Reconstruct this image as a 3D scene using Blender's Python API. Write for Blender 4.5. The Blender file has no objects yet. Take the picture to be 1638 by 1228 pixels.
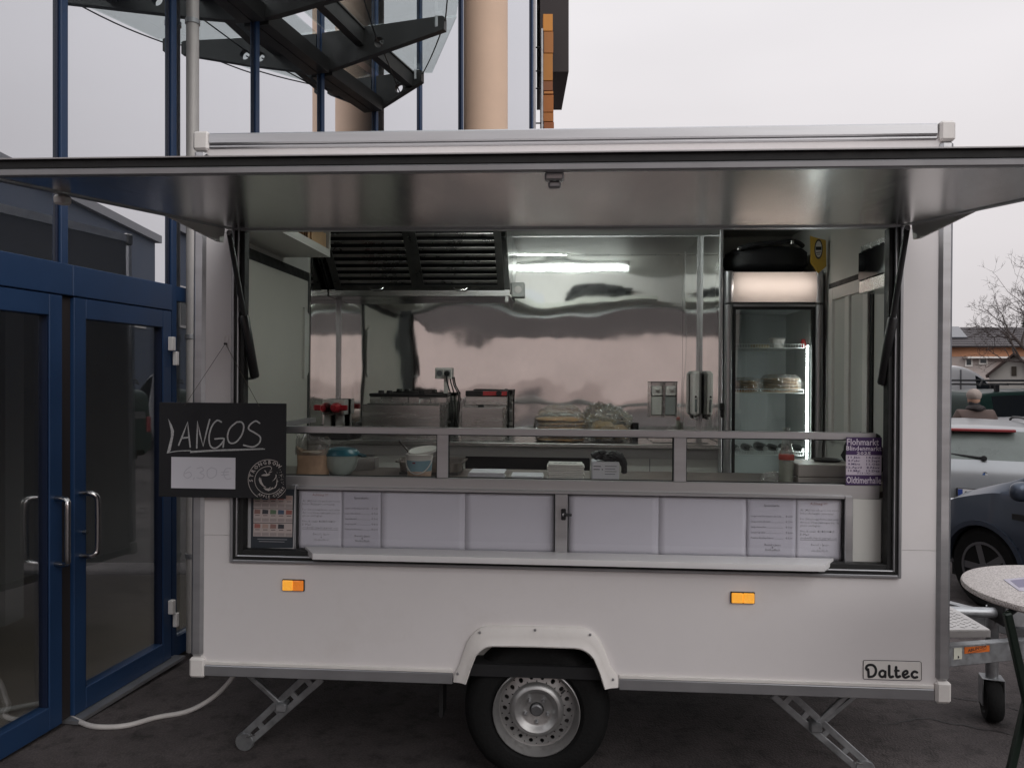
import bpy, bmesh, math, random
from mathutils import Vector, Matrix, noise
random.seed(7)
R = math.radians
scn = bpy.context.scene
COL = scn.collection

# ------------------------------------------------------------------ camera
F, CX, CY, EYE = 1210.0, 819.0, 605.0, 1.75          # focal length in photo pixels, principal axis, eye height
cam_d = bpy.data.cameras.new('camera'); cam = bpy.data.objects.new('camera', cam_d); COL.objects.link(cam)
cam.location = (0, 0, EYE); cam.rotation_euler = (R(90), 0, 0)
cam_d.sensor_width = 36; cam_d.lens = 36 * F / 1638; cam_d.shift_y = -(614 - CY) / 1638
cam_d.clip_start = .05; cam_d.clip_end = 3000
scn.camera = cam

# ------------------------------------------------------------------ sky, sun, exposure
SUN_EL, SUN_ROT = R(36), R(146)
wd = bpy.data.worlds.new('World'); scn.world = wd; wd.use_nodes = True
nt = wd.node_tree; nt.nodes.clear()
wo = nt.nodes.new('ShaderNodeOutputWorld'); bg = nt.nodes.new('ShaderNodeBackground')
sky = nt.nodes.new('ShaderNodeTexSky'); sky.sky_type = 'NISHITA'; sky.sun_disc = False
sky.sun_elevation = SUN_EL; sky.sun_rotation = SUN_ROT; sky.dust_density = 4
hs = nt.nodes.new('ShaderNodeHueSaturation'); hs.inputs['Saturation'].default_value = .12; hs.inputs['Value'].default_value = .9
tc = nt.nodes.new('ShaderNodeTexCoord'); sx = nt.nodes.new('ShaderNodeSeparateXYZ')
mx0 = nt.nodes.new('ShaderNodeMath'); mx0.operation = 'MAXIMUM'; mx0.inputs[1].default_value = 0
pw = nt.nodes.new('ShaderNodeMath'); pw.operation = 'POWER'; pw.inputs[1].default_value = 1.6
ov = nt.nodes.new('ShaderNodeMixRGB'); ov.inputs[1].default_value = (7.35, 6.95, 7.05, 1); ov.inputs[2].default_value = (14.0, 14.0, 14.6, 1)
no = nt.nodes.new('ShaderNodeTexNoise'); no.inputs['Scale'].default_value = 1.6; no.inputs['Detail'].default_value = 4; no.inputs['Roughness'].default_value = .45
mp = nt.nodes.new('ShaderNodeMapping'); mp.inputs['Scale'].default_value = (1, 1, 3)
mr = nt.nodes.new('ShaderNodeMapRange'); mr.inputs['To Min'].default_value = .92; mr.inputs['To Max'].default_value = 1.06; mr.inputs['From Min'].default_value = .3; mr.inputs['From Max'].default_value = .7
mul = nt.nodes.new('ShaderNodeMixRGB'); mul.blend_type = 'MULTIPLY'; mul.inputs[0].default_value = 1
mixs = nt.nodes.new('ShaderNodeMixRGB'); mixs.inputs[0].default_value = .08
lk = nt.links.new
lk(tc.outputs['Generated'], sx.inputs[0]); lk(sx.outputs['Z'], mx0.inputs[0]); lk(mx0.outputs[0], pw.inputs[0]); lk(pw.outputs[0], ov.inputs[0])
lk(tc.outputs['Generated'], mp.inputs[0]); lk(mp.outputs[0], no.inputs['Vector']); lk(no.outputs['Fac'], mr.inputs['Value'])
lk(ov.outputs[0], mul.inputs[1]); lk(mr.outputs[0], mul.inputs[2])
lk(sky.outputs[0], hs.inputs['Color']); lk(mul.outputs[0], mixs.inputs[1]); lk(hs.outputs[0], mixs.inputs[2])
lk(mixs.outputs[0], bg.inputs[0]); bg.inputs[1].default_value = .1
lk(bg.outputs[0], wo.inputs[0])
sd = bpy.data.lights.new('sun', 'SUN'); sd.energy = .95; sd.angle = R(50); sd.color = (1, .985, .97)
so = bpy.data.objects.new('sun', sd); COL.objects.link(so)
so.rotation_euler = (R(90) - SUN_EL, 0, R(180) - SUN_ROT)
so.location = (0, -5, 12)
scn.view_settings.view_transform = 'Standard'; scn.view_settings.look = 'None'
scn.view_settings.exposure = 0.0; scn.view_settings.gamma = 1; scn.view_settings.use_curve_mapping = False
scn.render.engine = 'CYCLES'
scn.cycles.max_bounces = 8; scn.cycles.transparent_max_bounces = 16
scn.cycles.glossy_bounces = 5; scn.cycles.sample_clamp_indirect = 6; scn.cycles.caustics_reflective = False; scn.cycles.caustics_refractive = False

# ------------------------------------------------------------------ materials
MATS = {}
def M(name, col, rough=.5, metal=0., bump=0., bscale=60., var=0., vscale=4., spec=.5, emit=None, es=0., coat=0., stretch=None, dirt=None, trans=0., alpha=1., ior=1.45, sss=0.):
    if name in MATS: return MATS[name]
    m = bpy.data.materials.new(name); m.use_nodes = True; MATS[name] = m
    t = m.node_tree; b = t.nodes['Principled BSDF']; L_ = t.links.new
    c = (*col, 1)
    b.inputs['Base Color'].default_value = c; b.inputs['Roughness'].default_value = rough; b.inputs['Metallic'].default_value = metal
    b.inputs['Specular IOR Level'].default_value = spec; b.inputs['Coat Weight'].default_value = coat
    b.inputs['Transmission Weight'].default_value = trans; b.inputs['Alpha'].default_value = alpha; b.inputs['IOR'].default_value = ior
    if emit: b.inputs['Emission Color'].default_value = (*emit, 1); b.inputs['Emission Strength'].default_value = es
    if var or bump or dirt:
        tcn = t.nodes.new('ShaderNodeTexCoord'); src = tcn.outputs['Object']
        if stretch:
            mp_ = t.nodes.new('ShaderNodeMapping'); mp_.inputs['Scale'].default_value = stretch; L_(src, mp_.inputs[0]); src = mp_.outputs[0]
    last = None
    if var:
        n = t.nodes.new('ShaderNodeTexNoise'); n.inputs['Scale'].default_value = vscale; n.inputs['Detail'].default_value = 6; n.inputs['Roughness'].default_value = .62
        L_(src, n.inputs['Vector'])
        mr_ = t.nodes.new('ShaderNodeMapRange'); mr_.inputs['From Min'].default_value = .28; mr_.inputs['From Max'].default_value = .72
        mr_.inputs['To Min'].default_value = 1 - var; mr_.inputs['To Max'].default_value = 1 + var
        L_(n.outputs['Fac'], mr_.inputs['Value'])
        mu = t.nodes.new('ShaderNodeMixRGB'); mu.blend_type = 'MULTIPLY'; mu.inputs[0].default_value = 1; mu.inputs[1].default_value = c
        L_(mr_.outputs[0], mu.inputs[2]); last = mu.outputs[0]; L_(last, b.inputs['Base Color'])
        mr2 = t.nodes.new('ShaderNodeMapRange'); mr2.inputs['From Min'].default_value = .3; mr2.inputs['From Max'].default_value = .7
        mr2.inputs['To Min'].default_value = max(0, rough * (1 - var * 1.2)); mr2.inputs['To Max'].default_value = min(1, rough * (1 + var * 1.2))
        L_(n.outputs['Fac'], mr2.inputs['Value']); L_(mr2.outputs[0], b.inputs['Roughness'])
    if dirt:   # (colour, amount, scale): blotches with a shape of their own
        dc, da, dsc = dirt
        n2 = t.nodes.new('ShaderNodeTexNoise'); n2.inputs['Scale'].default_value = dsc; n2.inputs['Detail'].default_value = 9; n2.inputs['Roughness'].default_value = .7
        L_(tcn.outputs['Object'], n2.inputs['Vector'])
        m3 = t.nodes.new('ShaderNodeMapRange'); m3.inputs['From Min'].default_value = .52; m3.inputs['From Max'].default_value = .75; m3.inputs['To Max'].default_value = da
        L_(n2.outputs['Fac'], m3.inputs['Value'])
        mx = t.nodes.new('ShaderNodeMixRGB'); mx.inputs[1].default_value = c; mx.inputs[2].default_value = (*dc, 1)
        if last: L_(last, mx.inputs[1])
        L_(m3.outputs[0], mx.inputs[0]); L_(mx.outputs[0], b.inputs['Base Color'])
    if bump:
        n = t.nodes.new('ShaderNodeTexNoise'); n.inputs['Scale'].default_value = bscale; n.inputs['Detail'].default_value = 4
        L_(src, n.inputs['Vector'])
        bp = t.nodes.new('ShaderNodeBump'); bp.inputs['Strength'].default_value = bump; bp.inputs['Distance'].default_value = .01
        L_(n.outputs['Fac'], bp.inputs['Height']); L_(bp.outputs[0], b.inputs['Normal'])
    return m
def glass(name, tint=(1, 1, 1), lo=.05, hi=.9, rough=0., power=4., refl=(1, 1, 1), bump=0., bscale=3., body=None, bodyfac=0.):
    """pane: transparent tinted body with a mirror layer that strengthens towards grazing angles"""
    if name in MATS: return MATS[name]
    m = bpy.data.materials.new(name); m.use_nodes = True; MATS[name] = m
    t = m.node_tree; t.nodes.clear(); L_ = t.links.new
    o = t.nodes.new('ShaderNodeOutputMaterial'); mix = t.nodes.new('ShaderNodeMixShader')
    tr = t.nodes.new('ShaderNodeBsdfTransparent'); tr.inputs[0].default_value = (*tint, 1)
    gl = t.nodes.new('ShaderNodeBsdfGlossy'); gl.inputs['Roughness'].default_value = rough; gl.inputs['Color'].default_value = (*refl, 1)
    lw = t.nodes.new('ShaderNodeLayerWeight'); lw.inputs['Blend'].default_value = .5
    p = t.nodes.new('ShaderNodeMath'); p.operation = 'POWER'; p.inputs[1].default_value = power
    mr_ = t.nodes.new('ShaderNodeMapRange'); mr_.inputs['To Min'].default_value = lo; mr_.inputs['To Max'].default_value = hi
    L_(lw.outputs['Facing'], p.inputs[0]); L_(p.outputs[0], mr_.inputs['Value']); L_(mr_.outputs[0], mix.inputs[0])
    base = tr
    if body:
        df = t.nodes.new('ShaderNodeBsdfDiffuse'); df.inputs[0].default_value = (*body, 1)
        mb = t.nodes.new('ShaderNodeMixShader'); mb.inputs[0].default_value = bodyfac
        L_(tr.outputs[0], mb.inputs[1]); L_(df.outputs[0], mb.inputs[2]); base = mb
    L_(base.outputs[0], mix.inputs[1]); L_(gl.outputs[0], mix.inputs[2]); L_(mix.outputs[0], o.inputs[0])
    if bump:
        tcn = t.nodes.new('ShaderNodeTexCoord'); n = t.nodes.new('ShaderNodeTexNoise'); n.inputs['Scale'].default_value = bscale
        L_(tcn.outputs['Object'], n.inputs['Vector'])
        bp = t.nodes.new('ShaderNodeBump'); bp.inputs['Strength'].default_value = bump; bp.inputs['Distance'].default_value = .02
        L_(n.outputs['Fac'], bp.inputs['Height']); L_(bp.outputs[0], gl.inputs['Normal'])
    return m

WHITE = M('white_panel', (.73, .70, .695), .36, var=.04, vscale=1.3, bump=.015, bscale=180, dirt=((.42, .38, .34), .2, 2.6))
WPLAST = M('white_plastic', (.74, .71, .68), .42, var=.04, vscale=9, dirt=((.4, .35, .3), .2, 7))
ALU = M('anodised_aluminium', (.50, .50, .51), .36, metal=.85, var=.10, vscale=3, stretch=(.3, 6, 6))
ALUG = M('grey_aluminium', (.33, .33, .34), .42, metal=.7, var=.1, vscale=4)
BRUSH = M('brushed_steel_sheet', (.60, .585, .57), .22, metal=1, var=.10, vscale=26, stretch=(1.2, .06, 1), bump=.02, bscale=160)
STEEL = M('mirror_steel', (.88, .89, .875), .05, metal=1, var=.08, vscale=2.5, bump=.006, bscale=9)
STEEL2 = M('satin_steel', (.52, .52, .51), .26, metal=1, var=.12, vscale=6, stretch=(.3, 4, 4))
STEELD = M('dark_reflection_steel', (.10, .098, .094), .33, metal=.8, var=.2, vscale=8)  # dark reflections of the stainless hood are put into this base colour
RUBBER = M('black_rubber', (.012, .012, .012), .6, var=.2, vscale=20)
BLACK = M('black_plastic', (.014, .014, .015), .4, var=.15, vscale=10)
BLACKM = M('matt_black', (.01, .01, .011), .75)
INNERW = M('inner_wall_white', (.60, .595, .56), .5, var=.03, vscale=2)
GALV = M('galvanised_steel', (.36, .37, .38), .42, metal=.75, var=.28, vscale=14)
TYRE = M('tyre_rubber', (.009, .009, .009), .85, spec=.2, bump=.3, bscale=80, var=.2, vscale=12)
RIM = M('silver_rim', (.34, .335, .33), .38, metal=.7, var=.12, vscale=10, dirt=((.09, .075, .06), .5, 12))
PAPER = M('white_paper', (.70, .69, .735), .8, var=.02, vscale=5, bump=.03, bscale=25)
PAPERB = M('thin_paper', (.60, .59, .64), .85, var=.03, vscale=6, bump=.05, bscale=18)
INK = M('black_ink', (.02, .02, .022), .8)
INKG = M('grey_ink', (.13, .13, .14), .8)
INKR = M('faded_red_ink', (.40, .22, .20), .8)
CHALK = M('chalk', (.50, .50, .50), .9, var=.35, vscale=160)
SLATE = M('chalkboard_black', (.012, .012, .014), .62, var=.25, vscale=6)
BLUE = M('blue_frame_paint', (.014, .042, .108), .45, var=.12, vscale=4)
BLUED = M('dark_blue_gasket', (.006, .012, .035), .45)
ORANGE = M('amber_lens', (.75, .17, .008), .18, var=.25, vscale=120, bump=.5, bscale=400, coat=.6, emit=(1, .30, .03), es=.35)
ORANGE2 = M('amber_lens_bright', (.92, .36, .02), .18, var=.25, vscale=120, bump=.5, bscale=400, coat=.6, emit=(1, .45, .05), es=.55)  # both amber lenses carry a weak emission so the markers look lit
CLEAR = glass('clear_screen_glass', (.97, .98, .975), .018, .6, power=5)

# ------------------------------------------------------------------ mesh helpers
BASE = {}
def base_of(p):
    return BASE.get(p.name, Vector((0, 0, 0))) if p else Vector((0, 0, 0))
class MB:
    def __init__(s): s.bm = bmesh.new()
    def _hull(s, vs, fs):
        v = [s.bm.verts.new(p) for p in vs]; out = []
        for f in fs: out.append(s.bm.faces.new([v[i] for i in f]))
        return v, out
    def pts8(s, p, bev=0, seg=1):
        v, f = s._hull(p, [(0, 3, 2, 1), (4, 5, 6, 7), (0, 1, 5, 4), (1, 2, 6, 5), (2, 3, 7, 6), (3, 0, 4, 7)])
        if bev > 0:
            es = list({e for q in f for e in q.edges})
            bmesh.ops.bevel(s.bm, geom=es, offset=bev, segments=seg, profile=.6, affect='EDGES', clamp_overlap=True)
        return s
    def box(s, x0, x1, y0, y1, z0, z1, bev=0, seg=1):
        if x0 > x1: x0, x1 = x1, x0
        if y0 > y1: y0, y1 = y1, y0
        if z0 > z1: z0, z1 = z1, z0
        return s.pts8([(x0, y0, z0), (x1, y0, z0), (x1, y1, z0), (x0, y1, z0), (x0, y0, z1), (x1, y0, z1), (x1, y1, z1), (x0, y1, z1)], bev, seg)
    def bar(s, p, q, w, h, up=(0, 0, 1), bev=0, w2=None, h2=None):
        p, q = Vector(p), Vector(q); d = (q - p).normalized(); u = Vector(up)
        a = d.cross(u).normalized(); u = a.cross(d)
        w2 = w if w2 is None else w2; h2 = h if h2 is None else h2
        P = []
        for c, ww, hh in ((p, w, h), (q, w2, h2)):
            P.append([c - a * ww / 2 - u * hh / 2, c + a * ww / 2 - u * hh / 2, c + a * ww / 2 + u * hh / 2, c - a * ww / 2 + u * hh / 2])
        return s.pts8(P[0] + P[1], bev)
    def cyl(s, p, q, r, r2=None, n=16, caps=True):
        return s.tube([p, q], r, n, r2=r2, caps=caps)
    def tube(s, pts, r, n=8, r2=None, caps=True, rad=None):
        pts = [Vector(p) for p in pts]; rings = []
        up = None
        for i, p in enumerate(pts):
            d = ((pts[min(i + 1, len(pts) - 1)] - pts[max(i - 1, 0)])).normalized()
            if up is None:
                up = Vector((0, 0, 1)) if abs(d.z) < .9 else Vector((1, 0, 0))
            a = d.cross(up).normalized(); up = a.cross(d).normalized()
            rr = rad[i] if rad else (r if r2 is None else r + (r2 - r) * i / (len(pts) - 1))
            rings.append([s.bm.verts.new(p + (a * math.cos(t) + up * math.sin(t)) * rr) for t in (2 * math.pi * k / n for k in range(n))])
        for A, B in zip(rings, rings[1:]):
            for k in range(n): s.bm.faces.new((A[k], A[(k + 1) % n], B[(k + 1) % n], B[k]))
        if caps: s.bm.faces.new(rings[0][::-1]); s.bm.faces.new(rings[-1])
        return s
    def lathe(s, prof, n=24, c=(0, 0, 0), axis='z', sc=(1, 1), caps=True):
        c = Vector(c); rings = []
        for r, h in prof:
            ring = []
            for k in range(n):
                t = 2 * math.pi * k / n; a, b = r * math.cos(t) * sc[0], r * math.sin(t) * sc[1]
                o = {'z': (a, b, h), 'y': (a, h, b), 'x': (h, a, b)}[axis]
                ring.append(s.bm.verts.new(c + Vector(o)))
            rings.append(ring)
        for A, B in zip(rings, rings[1:]):
            for k in range(n): s.bm.faces.new((A[k], A[(k + 1) % n], B[(k + 1) % n], B[k]))
        if caps and prof[0][0] > 1e-5: s.bm.faces.new(rings[0][::-1])
        if caps and prof[-1][0] > 1e-5: s.bm.faces.new(rings[-1])
        return s
    def prism(s, poly, a0, a1, plane='xz', bev=0):
        """extrude a 2D outline; plane xz goes along y, xy along z, yz along x"""
        def m3(p, a): return {'xz': (p[0], a, p[1]), 'xy': (p[0], p[1], a), 'yz': (a, p[0], p[1])}[plane]
        A = [s.bm.verts.new(m3(p, a0)) for p in poly]; B = [s.bm.verts.new(m3(p, a1)) for p in poly]
        n = len(poly); f = [s.bm.faces.new(A), s.bm.faces.new(B[::-1])]
        for i in range(n): f.append(s.bm.faces.new((A[i], B[i], B[(i + 1) % n], A[(i + 1) % n])))
        if bev:
            es = [e for e in f[0].edges] + [e for e in f[1].edges]
            bmesh.ops.bevel(s.bm, geom=es, offset=bev, segments=2, profile=.6, affect='EDGES', clamp_overlap=True)
        return s
    def band(s, outer, inner, a0, a1, plane='xz'):
        """closed-profile strip between two polylines of equal length, extruded"""
        def m3(p, a): return {'xz': (p[0], a, p[1]), 'xy': (p[0], p[1], a), 'yz': (a, p[0], p[1])}[plane]
        q = [[s.bm.verts.new(m3(p, a)) for p in l] for l in (outer, inner) for a in (a0, a1)]
        o0, o1, i0, i1 = q
        for k in range(len(outer) - 1):
            for a, b in ((o0, o1), (o1, i1), (i1, i0), (i0, o0)): s.bm.faces.new((a[k], b[k], b[k + 1], a[k + 1]))
        for k in (0, -1): s.bm.faces.new((o0[k], o1[k], i1[k], i0[k]))
        return s
    def sheet(s, fn, nu, nv, close_u=False):
        g = [[s.bm.verts.new(fn(i / nu, j / nv)) for j in range(nv + 1)] for i in range(nu + (0 if close_u else 1))]
        for i in range(nu):
            A, B = g[i], g[(i + 1) % len(g)]
            for j in range(nv): s.bm.faces.new((A[j], B[j], B[j + 1], A[j + 1]))
        return g
    def poly(s, vs, fs): s._hull(vs, fs); return s
    def quad(s, *p): s._hull(p, [tuple(range(len(p)))]); return s
    def solid(s, t):
        bmesh.ops.recalc_face_normals(s.bm, faces=s.bm.faces[:])
        bmesh.ops.solidify(s.bm, geom=s.bm.faces[:], thickness=t); return s
    def build(s, name, mat, parent=None, smooth=35, recalc=True, off=None, subs=0):
        if recalc: bmesh.ops.recalc_face_normals(s.bm, faces=s.bm.faces[:])
        b = base_of(parent) if off is None else Vector(off)
        if b.length: bmesh.ops.translate(s.bm, verts=s.bm.verts[:], vec=-b)
        me = bpy.data.meshes.new(name); s.bm.to_mesh(me); s.bm.free()
        if smooth:
            me.polygons.foreach_set('use_smooth', [True] * len(me.polygons)); me.set_sharp_from_angle(angle=R(smooth))
        me.materials.append(mat)
        o = bpy.data.objects.new(name, me); COL.objects.link(o)
        if parent: o.parent = parent; BASE[o.name] = b
        if subs:
            md = o.modifiers.new('subsurf', 'SUBSURF'); md.levels = subs; md.render_levels = subs
        return o
def tag(o, label, cat=None, group=None, kind=None):
    if label: o['label'] = label
    if cat: o['category'] = cat
    if group: o['group'] = group
    if kind: o['kind'] = kind
    return o
def catmull(pts, k=6):
    P = [Vector(p) for p in pts]; out = []
    for i in range(len(P) - 1):
        a, b, c, d = P[max(i - 1, 0)], P[i], P[i + 1], P[min(i + 2, len(P) - 1)]
        for j in range(k):
            t = j / k; out.append(.5 * ((2 * b) + (c - a) * t + (2 * a - 5 * b + 4 * c - d) * t * t + (3 * b - a - 3 * c + d) * t ** 3))
    out.append(P[-1]); return out
class Print:
    """flat print in a local x-z plane: ribbons, shapes and lettering joined into one mesh"""
    def __init__(s, y): s.bm = bmesh.new(); s.y = y
    def text(s, t, x, z, size, align='CENTER', bold=0, width=None, rot=0, squash=1, shear=0):
        cu = bpy.data.curves.new('t', 'FONT'); cu.body = t; cu.size = size; cu.align_x = align; cu.resolution_u = 2 if size > .03 else 1; cu.offset = bold; cu.shear = shear
        ob = bpy.data.objects.new('t', cu); me = bpy.data.meshes.new_from_object(ob)
        b2 = bmesh.new(); b2.from_mesh(me)
        if b2.verts:
            xs = [v.co.x for v in b2.verts]; k = squash
            if width: k = width / max(max(xs) - min(xs), 1e-6)
            mid = (max(xs) + min(xs)) / 2 if (width and align == 'CENTER') else (min(xs) if width else 0)
            for v in b2.verts:
                a, b = (v.co.x - mid) * k, v.co.y
                a, b = a * math.cos(rot) - b * math.sin(rot), a * math.sin(rot) + b * math.cos(rot)
                v.co = (x + a, s.y, z + b)
        m2 = bpy.data.meshes.new('t'); b2.to_mesh(m2); b2.free(); s.bm.from_mesh(m2)
        bpy.data.meshes.remove(m2); bpy.data.meshes.remove(me); bpy.data.objects.remove(ob); bpy.data.curves.remove(cu)
        return s
    def stroke(s, pts, w, round_=True, smooth=0, w2=None):
        P = [Vector((p[0], p[1])) for p in pts]
        if smooth: P = [Vector((v.x, v.y)) for v in catmull([(p.x, p.y, 0) for p in P], smooth)]
        L_, R_ = [], []
        for i, p in enumerate(P):
            d = (P[min(i + 1, len(P) - 1)] - P[max(i - 1, 0)]); d = d.normalized() if d.length > 1e-9 else Vector((1, 0)); n = Vector((-d.y, d.x))
            ww = w if w2 is None else w + (w2 - w) * i / (len(P) - 1)
            L_.append(s.bm.verts.new((p.x + n.x * ww / 2, s.y, p.y + n.y * ww / 2))); R_.append(s.bm.verts.new((p.x - n.x * ww / 2, s.y, p.y - n.y * ww / 2)))
        for i in range(len(P) - 1): s.bm.faces.new((L_[i], L_[i + 1], R_[i + 1], R_[i]))
        if round_:
            s.disc(P[0].x, P[0].y, w / 2, y=-.0002); s.disc(P[-1].x, P[-1].y, (w if w2 is None else w2) / 2, y=-.0002)
        return s
    def disc(s, x, z, r, n=10, y=0):
        s.bm.faces.new([s.bm.verts.new((x + r * math.cos(2 * math.pi * k / n), s.y + y, z + r * math.sin(2 * math.pi * k / n))) for k in range(n)]); return s
    def rect(s, x0, x1, z0, z1, y=0):
        s.bm.faces.new([s.bm.verts.new(p) for p in ((x0, s.y + y, z0), (x1, s.y + y, z0), (x1, s.y + y, z1), (x0, s.y + y, z1))]); return s
    def shape(s, pts, y=0):
        s.bm.faces.new([s.bm.verts.new((p[0], s.y + y, p[1])) for p in pts]); return s
    def build(s, name, mat, parent):
        b = base_of(parent); bmesh.ops.translate(s.bm, verts=s.bm.verts[:], vec=-b)
        for f in s.bm.faces:
            f.normal_update()
            if f.normal.y > 0: f.normal_flip()
        me = bpy.data.meshes.new(name); s.bm.to_mesh(me); s.bm.free(); me.materials.append(mat)
        o = bpy.data.objects.new(name, me); COL.objects.link(o); o.parent = parent; BASE[o.name] = b; return o

# ------------------------------------------------------------------ frames: world and trailer
TA, TT = math.atan2(-.206, 3.135), .0076
TM = Matrix.Translation((-1.376, 3.277, .491)) @ Matrix.Rotation(TA, 4, 'Z') @ Matrix.Rotation(TT, 4, 'Y')
TI = TM.inverted()
def L(px, py, d):
    """trailer-local (x, z) of a photo point that lies d metres behind the trailer's serving side"""
    c = TI @ Vector((0, 0, EYE)); r = TI.to_3x3() @ Vector(((px - CX) / F, 1, (CY - py) / F))
    p = c + r * ((d - c.y) / r.y); return p.x, p.z
def W(px, py, Y): return Vector(((px - CX) / F * Y, Y, EYE + (CY - py) / F * Y))
def g(x, y):
    """height of the gently sloping car park"""
    return -.0076 * (min(max(x, -8), 30) + 1) - .027 * max(0, min(y, 11) - 3.3) - .006 * max(0, min(y, 60) - 11)
def thing(name, label, cat, loc=(0, 0, 0), group=None, on=None, rz=0):
    """Empty at the thing's base; on='trailer' = coordinates of the trailer"""
    o = bpy.data.objects.new(name, None); o.empty_display_size = .2; COL.objects.link(o)
    if on == 'trailer': o.matrix_world = TM @ Matrix.Translation(loc); BASE[o.name] = Vector(loc)
    elif on == 'own': o.location = loc; o.rotation_euler = (0, 0, rz); BASE[o.name] = Vector((0, 0, 0))
    else: o.location = loc; BASE[o.name] = Vector(loc)
    return tag(o, label, cat, group)

# ------------------------------------------------------------------ ground
mg = bpy.data.materials.new('worn_asphalt'); mg.use_nodes = True; t = mg.node_tree; b = t.nodes['Principled BSDF']
tcn = t.nodes.new('ShaderNodeTexCoord')
n1 = t.nodes.new('ShaderNodeTexNoise'); n1.inputs['Scale'].default_value = .9; n1.inputs['Detail'].default_value = 8; n1.inputs['Roughness'].default_value = .65
n2 = t.nodes.new('ShaderNodeTexNoise'); n2.inputs['Scale'].default_value = 9; n2.inputs['Detail'].default_value = 6; n2.inputs['Roughness'].default_value = .7
n3 = t.nodes.new('ShaderNodeTexVoronoi'); n3.inputs['Scale'].default_value = 95
n4 = t.nodes.new('ShaderNodeTexNoise'); n4.inputs['Scale'].default_value = 240; n4.inputs['Detail'].default_value = 2
for n in (n1, n2, n3, n4): t.links.new(tcn.outputs['Object'], n.inputs['Vector'])
r1 = t.nodes.new('ShaderNodeValToRGB'); r1.color_ramp.elements[0].position = .3; r1.color_ramp.elements[0].color = (.040, .034, .034, 1); r1.color_ramp.elements[1].position = .7; r1.color_ramp.elements[1].color = (.135, .116, .114, 1)
r2 = t.nodes.new('ShaderNodeValToRGB'); r2.color_ramp.elements[0].position = .30; r2.color_ramp.elements[0].color = (.25, .25, .25, 1); r2.color_ramp.elements[1].position = .50; r2.color_ramp.elements[1].color = (1, 1, 1, 1)
r3 = t.nodes.new('ShaderNodeValToRGB'); r3.color_ramp.elements[0].position = 0; r3.color_ramp.elements[0].color = (1.25, 1.2, 1.2, 1); r3.color_ramp.elements[1].position = .6; r3.color_ramp.elements[1].color = (.72, .72, .72, 1)
m1 = t.nodes.new('ShaderNodeMixRGB'); m1.blend_type = 'MULTIPLY'; m1.inputs[0].default_value = .8
m2 = t.nodes.new('ShaderNodeMixRGB'); m2.blend_type = 'MULTIPLY'; m2.inputs[0].default_value = .8
t.links.new(n1.outputs['Fac'], r1.inputs[0]); t.links.new(n2.outputs['Fac'], r2.inputs[0]); t.links.new(n3.outputs['Distance'], r3.inputs[0])
t.links.new(r1.outputs[0], m1.inputs[1]); t.links.new(r2.outputs[0], m1.inputs[2]); t.links.new(m1.outputs[0], m2.inputs[1]); t.links.new(r3.outputs[0], m2.inputs[2])
t.links.new(m2.outputs[0], b.inputs['Base Color']); b.inputs['Roughness'].default_value = .85; b.inputs['Specular IOR Level'].default_value = .3
bp = t.nodes.new('ShaderNodeBump'); bp.inputs['Strength'].default_value = .7; bp.inputs['Distance'].default_value = .006
t.links.new(n3.outputs['Distance'], bp.inputs['Height']); bp2 = t.nodes.new('ShaderNodeBump'); bp2.inputs['Strength'].default_value = .4; bp2.inputs['Distance'].default_value = .004
t.links.new(n4.outputs['Fac'], bp2.inputs['Height']); t.links.new(bp.outputs[0], bp2.inputs['Normal']); t.links.new(bp2.outputs[0], b.inputs['Normal'])
mb = MB()
gx = [-900, -300, -100, -40, -20] + list(range(-8, 31, 2)) + [40, 60, 100, 300, 900]
gy = [-400, -100, -40, -20, -10, -5, 0, 3.3] + list(range(5, 61, 5)) + [80, 120, 250, 600, 1500]
vs = [[mb.bm.verts.new((x, y, g(x, y))) for y in gy] for x in gx]
for i in range(len(gx) - 1):
    for j in range(len(gy) - 1): mb.bm.faces.new((vs[i][j], vs[i + 1][j], vs[i + 1][j + 1], vs[i][j + 1]))
tag(mb.build('ground', mg), None, kind='structure')
# tar-sealed cracks in the asphalt
mb = MB()
for pts in ([(2.25, 4.45), (2.4, 4.3), (2.62, 4.22), (2.8, 4.05)], [(1.9, 3.9), (2.15, 3.97), (2.3, 3.93), (2.7, 3.72), (3.3, 3.7)]):
    P = catmull([(x, y, 0) for x, y in pts], 6); P = [p + Vector((random.uniform(-.02, .02), random.uniform(-.02, .02), 0)) for p in P]
    for a, b_ in zip(P, P[1:]):
        d = (b_ - a).normalized(); n = Vector((-d.y, d.x, 0)) * random.uniform(.002, .005)
        mb.quad(*[(q.x, q.y, g(q.x, q.y) + .004) for q in (a - n, b_ - n, b_ + n, a + n)])
tag(mb.build('asphalt_cracks', M('tar', (.012, .011, .011), .6)), None, kind='structure')

# ------------------------------------------------------------------ food trailer (trailer coordinates: x along serving side, y into it, z up)
LEN, DEP, HGT = 3.142, 2.06, 2.28
OX0, OX1, OZ0, OZ1 = .165, 2.953, .476, 1.895
T = thing('food_trailer', 'white catering trailer with raised serving hatch and single steel wheel', 'trailer', (0, 0, 0), on='trailer')
def tb(name, mat, *boxes, bev=0, parent=None):
    m_ = MB()
    for q in boxes: m_.box(*q, bev)
    return m_.build(name, mat, parent or T)
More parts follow.
